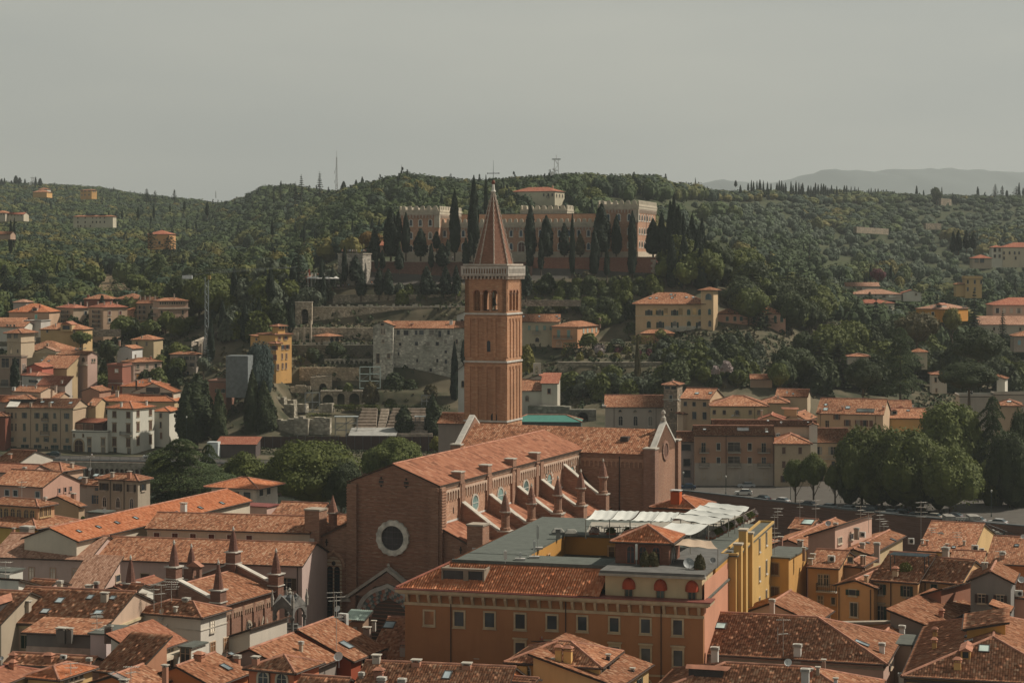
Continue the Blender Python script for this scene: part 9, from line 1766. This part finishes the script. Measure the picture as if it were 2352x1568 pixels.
 tree('broad',970,700,1060,320,560,'x','dark',label='big dark tree left of the great layered cedar',cls=3);tree('broad',1880,740,1050,500,530,'x','dark',label='broad dark horse chestnut above the right quay',cls=3);tree('broad',1960,440,820,480,570,'x','dark',label='large grey-dark tree behind the horse chestnut',cls=3);tree('broad',1430,310,640,380,650,'x','brown',label='brownish broad tree before the orange villa',cls=2);tree('broad',250,750,1000,190,560,'x','plane',label='yellow-green pine-like tree beside the garden shed',cls=2);tree('broad',1735,270,640,170,680,'x','yellow',label='thin airy pine beside the bright orange villa',bare=.4)
 crop(3000,1600,1096)
 for i,(x,a,b,w,Y,l)in enumerate(((960,210,920,520,452,'broad'),(1330,225,975,640,446,'broad'),(1720,390,975,560,440,'plane'),(1480,330,960,560,450,'broad'),(1130,200,950,480,455,'broad'),(1720,0,800,640,480,'plane'),(2080,-20,850,460,476,'cedar'),(2230,250,960,420,450,'dark'),(2330,60,900,300,470,'dark'),(1950,560,960,260,470,'dark'),(860,520,935,260,452,'dark'),(1050,560,940,300,450,'broad'),(1230,560,950,300,449,'dark'),(1430,560,965,320,446,'broad'),(1620,600,975,300,443,'dark'),(2080,500,985,340,455,'broad'),(2300,520,990,360,452,'dark'))):
  tree('broad' if l!='cedar' else 'cedar',x,a,b,w,Y,'in the big group on the right quay',l,cls=3,bare=.01)
 for x,a,b,w,Y in((390,500,865,190,458),(545,440,870,230,456),(730,545,880,190,453)):tree('broad',x,a,b,w,Y,'in the row along the parked cars','plane',cls=3,desc='young',bare=.25)
 crop(2000,1600);
 crop(3000,1600,1096);C=[(100,818,(.02,.03,.035),'black hatchback'),(265,835,(.6,.6,.58),'white hatchback'),(495,857,(.03,.035,.04),'dark saloon'),(668,877,(.42,.46,.46),'pale silver hatchback'),(830,897,(.30,.34,.35),'grey blue hatchback'),(1010,900,(.04,.045,.05),'dark van'),(1190,932,(.35,.38,.38),'silver estate car'),(1295,918,(.03,.03,.03),'black shaded car'),(1400,940,(.03,.03,.03),'black saloon'),(1565,965,(.40,.37,.31),'beige hatchback'),(1740,950,(.22,.23,.24),'grey saloon'),(1935,966,(.45,.46,.45),'silver small car'),(2120,977,(.55,.55,.54),'white crossover')]
 for i,(x,y,c,n)in enumerate(C):
  u=cu(x);Y=far_bank(u)+3.2;
  if i in(7,10):Y+=4
  X=(u-CX)/F*Y;sl=(far_bank(u+20)-far_bank(u-20))/(40/F*Y);car(Vector((X,Y,2.1)),math.atan(sl),c,f'{n} parked by the right river wall, {ordinal(i)} car from the left there','van' in n,'cars parked along the right river wall')
 crop(2000,1600);car(Zp(1760,838,2.1),-.1,(.03,.06,.11),'dark blue car with white roof beside the church turret');car(Zp(2290,890,2.1),-.15,(.6,.6,.57),'white estate car on the quay road',False)
 bpy.data.objects[-1]['label']='white estate car driving on the quay road below the pink apartments'
 car(Zp(2315,822,2.1),.05,(.45,.47,.48),'silver hatchback parked before the pink quay apartments')
 crop(0,1600);car(Zp(497,524,2.1),0.,(.03,.05,.05),'dark green off-roader on the left quay before the palazzo');car(Zp(1415,545,2.1),.12,(.6,.6,.58),'white taxi on the left quay below the corner villa')
 person(Zp(263,528,2.1),0,(.6,.58,.55),(.05,.05,.07),'person in white shirt walking on the left quay before the palazzo');person(Zp(863,548,2.1),.4,(.6,.6,.6),(.3,.28,.25),'person in white leaning at the railing below the white gatehouse')
 crop(1000,600)
 for i,(x,c)in enumerate(((868,(.5,.2,.15)),(890,(.5,.5,.5)),(922,(.15,.2,.3)),(940,(.4,.55,.6)),(965,(.5,.45,.4)),(985,(.1,.1,.1)),(1002,(.6,.6,.58)),(1052,(.2,.5,.55)),(1072,(.55,.5,.45)),(1088,(.3,.1,.1)))):person(W(cu(x),cv(974),692),i*.9,c,(.08,.08,.1),f'tiny visitor at the bastion parapet, {ordinal(i)} from the left')
 for i,(x,y,c)in enumerate(((788,1305,(.55,.55,.5)),(824,1305,(.3,.35,.4)),(838,1305,(.5,.5,.5)),(877,1300,(.15,.2,.35)),(905,1295,(.1,.1,.12)),(928,1297,(.1,.3,.4)),(1146,1272,(.7,.18,.05)),(1908,1038,(.6,.6,.6)))):person(W(cu(x),cv(y),687),i*1.3,c,(.06,.06,.08),f'tiny walker on the path below the castle, {ordinal(i)} from the left')
 crop(2000,600)
 for i,(x,c)in enumerate(((520,(.03,.03,.03)),(580,(.3,.45,.5)),(730,(.5,.52,.5)),(797,(.35,.5,.55)),(1355,(.06,.04,.04)))):p=W(cu(x),257,699);p.z=57.6;car(p,.0,c,f'small car parked before the castle, {ordinal(i)} from the left')
 for i,(x,c)in enumerate(((465,(.3,.1,.08)),(1175,(.5,.5,.5)),(1310,(.1,.1,.1)),(1390,(.15,.2,.3)),(1405,(.1,.1,.12)),(1418,(.3,.3,.3)),(1432,(.5,.5,.48)),(1448,(.55,.5,.45)),(1535,(.1,.12,.1)))):p=W(cu(x),257,697);p.z=57.6;person(p,i,c,(.07,.07,.1),f'tiny person on the castle terrace edge, {ordinal(i)} from the left')
 crop(3000,1600,1096)
 for x,y,h,n in((348,860,11,'beside the first street tree on the quay'),(2072,1000,10,'with round lantern at the top of the river stairs')):lamp(Zp(x,y,2.1),h*.6,f'tall street lamp {n}')
 crop(2000,1600);lamp(Zp(2125,885,2.1),4.6,'lantern street lamp on the quay road before the pink apartments');lamp(Zp(1725,830,2.1),4.2,'street lamp by the dark blue car');crop(0,1600);lamp(Zp(1755,440,4),9,'tall slim street lamp beside the dark trees on the left quay')
 crop(3000,1600,1096);zb=MB()
 for i in range(9):
  p=Zp(128+i*19,800+i*.6,2.12);zb.box(p.x-.28,p.y-2.2,2.112,p.x+.28,p.y+2.2,2.118)
 o=link('road_markings',zb.mesh('road_markings',flat((.5,.49,.46))));o['kind']='structure'
 A=W(18,0,560);o=empty('quay_railing',(A.x,A.y-1,2.1),'long dark iron railing along the left river promenade','railing');m=MB();pts=[]
 for u in range(-20,300,10):Y=far_bank(u)-.1;pts.append(Vector(((u-CX)/F*Y-A.x,Y-A.y+1,0)))
 for a,b in zip(pts[:-1],pts[1:]):
  for z in(.35,1.3):m.tube(a+Vector((0,0,z)),b+Vector((0,0,z)),.05,4)
  for k in range(9):q=a.lerp(b,k/9);m.tube(q,q+Vector((0,0,1.3)),.03 if k else.07,4)
 m.build('bars',flat((.035,.04,.04),.5),o)
 o=empty('quay_arcade',(A.x,A.y-1.4,-3),'row of small bracket arches carrying the left river promenade','arcade');st=flat((.30,.25,.20),.9,0.,.4)
 m=MB()
 for a,b in zip(pts[:-1],pts[1:]):
  w_=(b-a).length;an=math.atan2(b.y-a.y,b.x-a.x);arcade(m,Mrot((a.x,a.y-1.0,0),an),w_,4.9,[(.25+w_/2*k,w_/2*(k+1)-.1,0,2.6)for k in range(2)],0,1.0,4)
 m.build('masonry',st,o)
 crop(3000,1600,1096);u=cu(1680);Yp=far_bank(u)-2.5
 o=empty('stone_pier',W(cu(1680),VH,Yp),'pale stone pier with balustrade built into the right river wall','pier');o.location.z=-7;X1=(cu(1985)-CX)/F*(Yp-3)-o.location.x;m=MB().box(0,-1,0,X1,2.4,9.6);m.build('masonry',flat((.26,.25,.23),.9,0.,.4),o)
 m=MB()
 for xa,xb in((0,1.6),(X1-1.8,X1)):m.box(xa,-1.3,0,xb,-1,9.6).box(xa-.2,-1.4,9.6,xb+.2,2.5,11)
 m.build('rusticated_strip',flat((.30,.28,.25),.9,0.,.5),o);m=MB();arcade(m,Mrot((1.6,-.8,9.6),0),X1-3.4,1.1,[(.3+i*.62,.75+i*.62,.1,.7)for i in range(int((X1-4)/.62))],0,.35,4);m.build('balustrade',flat((.42,.40,.36)),o)
 o=empty('river_stairs',(W(cu(1990),VH,Yp-3).x,Yp-6,-7),'wide stone stairs descending along the right river wall','stairs');m=MB()
 for i in range(24):m.box(i*.85,-1.5-i*.12,0,i*.85+.9,2.2,9.2-i*.32)
 m.build('steps',flat((.33,.31,.27),.9,0.,.3),o);m=MB()
 for i in range(6):m.tube((i*3.4,-1.6-i*.48,9.2-i*1.28),(i*3.4,-1.6-i*.48,10.3-i*1.28),.16,6)
 m.tube((0,-1.6,10.2),(17,-4,3.8),.07,4);m.build('handrail',flat((.06,.06,.06),.5),o)
def forest():
 """the far wooded hills, one mass of foliage"""
 rs=np.random.default_rng(8);r=random.Random(8);variants=[]
 for k in range(12):
  variants.append(broad_crown(150 if k>5 else 70,8 if k>5 else 5,rs,1.,1.,.06 if k>5 else.075))
 P,N=crown_pts('cypress',90,rs,1.0,1.0);variants.append(leaf_quads(P,N,.12,rs,.4)[0].reshape(-1,4,3))
 V={k:[]for k in('woodland','olive_grove')};C={k:[]for k in V};Y=742.
 tones=[(.042,.064,.022),(.056,.082,.027),(.028,.047,.02),(.078,.098,.03),(.105,.110,.032),(.034,.056,.032),(.14,.12,.03),(.046,.066,.044)]
 hor={}
 while Y<2450:
  st=9.2 if Y<1000 else 10.2 if Y<1500 else 11.5;x=-560/F*Y;x1=560/F*Y
  while x<x1:
   X,YY=x+r.uniform(-.5,.5)*st,Y+r.uniform(-.5,.5)*st;x+=st;u=CX+F*X/YY;z=ground(X,YY);v=VH-(z-CAMZ)*F/YY
   if YY<800 and 350<u<690:continue
   if YY<860 and not(u<300 or u>690):continue
   olive=u>690 and 205<v<300 and YY>880 and math.sin(X*.017+YY*.011)+math.sin(X*.041-YY*.023)+r.uniform(-.6,.6)<.95;w=r.choice((8,9,10,11,12,14,16))*r.uniform(.9,1.1)if not olive else r.uniform(5,8.5);h=w*r.uniform(.8,1.15)*(1 if not olive else.8)
   h=min(h,10.5 if YY<1400 else 9.5)
   if u>690 and YY>1380:h*=.7
   b=int(u//3);top=v-h*F/YY;m=hor.get(b,999)
   if v<m:hor[b]=v
   if top>m+1:continue
   if any(a<u<b_ and c<v<d for a,b_,c,d in CLEAR):continue
   if any(a-4<u<b_+4 and d-1<v and v-h*F/YY<d-3 and YY<Yh for a,b_,c,d,Yh in KEEP):continue
   den=.97
   if olive:den=.6 if v>240 else.93
   if any(a<u<b_ and c<v<d for a,b_,c,d in GREEN):den=.55
   if any(a<u<b_ and c<v<d for a,b_,c,d in DRY):den=.06
   if r.random()>den:continue
   k=6 if(not olive and r.random()<.035)else r.randrange(6)
   if k==6:w,h=3.2,h*1.35
   if k==6:k=12
   elif YY<1180:k+=6
   T=variants[k];a=r.uniform(0,6.3);c,s=math.cos(a),math.sin(a);X0=T[:,:,0]*c-T[:,:,1]*s;Y0=T[:,:,0]*s+T[:,:,1]*c
   key='olive_grove' if olive else 'woodland';V[key].append(np.stack([X0*w+X,Y0*w+YY,T[:,:,2]*h+z-.3],2))
   if olive:t=r.choice([(.085,.11,.075),(.10,.125,.09),(.065,.09,.058),(.07,.10,.045)])
   elif k==12:t=(.014,.026,.016)
   else:t=tones[int(2.6+2.2*math.sin(X*.011+Y*.004)+2.0*math.sin(X*.031-Y*.013+2)+r.gauss(0,1.3))%8]
   if u<220 and v>262 and not olive and r.random()<.3:t=(.07,.075,.02)
   C[key].append(np.tile(np.array(t+(1,))*np.array([.98,.98,.88,1]),(len(T)*4,1))*np.concatenate([np.repeat(rs.uniform(.85,1.15,(len(T),1)),4,0)]*3+[np.ones((len(T)*4,1))],1))
  Y+=st
 for key,lab in(('woodland','dense broadleaf woodland covering the far hills'),('olive_grove','grey-green olive groves on the right hand slope')):
  n=NT('leaves',.75,.2);at=n.n('ShaderNodeAttribute',attribute_name='Tint');f=n.noise(.35,4);n.out(n.mix(n.ramp(f,[(.35,0.),(.65,1.)]),n.mix(.35,at.outputs['Color'],(.008,.014,.008)),at.outputs['Color']))
  A=np.concatenate(V[key]).reshape(-1,3);Cc=np.concatenate(C[key]);o=link(key,np_mesh(key,A,np.arange(len(A)).reshape(-1,4),n.m,colr=Cc));tag(o,lab,None,None,'stuff')
 tv=[];r2=random.Random(4)
 for k in range(3):
  d=sph(16,rs);d[:,2]=np.abs(d[:,2]);tv.append(leaf_quads(d*(.5,.5,.6),d,.3,rs,.5)[0])
 UV_,UC=[],[]
 for i in range(12500):
  Yy=r2.uniform(600,770);u=r2.uniform(-60,1090)
  if Yy<far_bank(u)+34 or(320<u<460 and Yy<632)or(340<u<690 and Yy>694):continue
  X=(u-CX)/F*Yy;z=ground(X,Yy)
  if math.sin(X*.11+Yy*.05)+math.sin(X*.043-Yy*.09)<r2.uniform(-1.6,.6):continue
  s_=r2.uniform(.5,2.3);UV_.append(tv[i%3]*s_+np.array([X,Yy,z-.1]));t=r2.choice([(.05,.06,.024),(.035,.05,.02),(.09,.085,.04),(.06,.075,.03),(.12,.10,.055)]);UC.append(np.tile(np.array(t+(1,)),(64,1)))
 A=np.concatenate(UV_);o=link('undergrowth',np_mesh('undergrowth',A,np.arange(len(A)).reshape(-1,4),n.m,colr=np.concatenate(UC)));tag(o,'low scrub and weeds on the hillside terraces',None,None,'stuff')
 print('FOREST',{k:len(v)for k,v in V.items()})
DRY[:]=[(145,190,251,266),(222,262,251,263),(85,160,275,290)]
GREEN[:]=[(805,880,260,283),(885,930,246,258)]
CLEAR=[(815,858,268,281)]
KEEP=[(70,120,210,229,1160),(78,100,186,198,1720),(30,50,186,197,1700),(0,25,210,221,1120),(0,12,230,236,980),(146,172,229,250,965),(530,568,183,203,1000),(585,592,188,195,1150),(856,872,265,296,850),(818,862,255,268,850),(886,905,240,252,930),(906,1024,232,250,905),(842,1024,262,282,850),(610,760,195,203,1520),(765,790,195,202,1560),(940,955,198,212,1640),(850,900,222,232,1340)]
KEEP+=[(150,190,250,262,1000),(224,255,251,262,1000),(88,150,277,288,900)]
KEEP2=[(508,566,184,205,1000),(635,715,303,335,656),(716,790,308,327,662),(842,897,300,318,772),(917,970,304,322,742),(990,1030,298,322,722),(980,1030,316,332,702),(845,925,283,300,800),(552,600,318,346,646),(520,560,315,346,652),(373,465,322,370,642),(265,292,325,375,630),(350,460,285,325,677),(818,862,255,268,850),(856,872,262,296,850),(886,905,240,252,930)]
build_land();bell_tower();church();castle();hotel();bottom_left();bottom_mid();bottom_right();mid_left();left_bank();theatre();right_bank();hilltop();plants();forest();build_haze(.000085)
finish_items();finish_trees();long_labels()
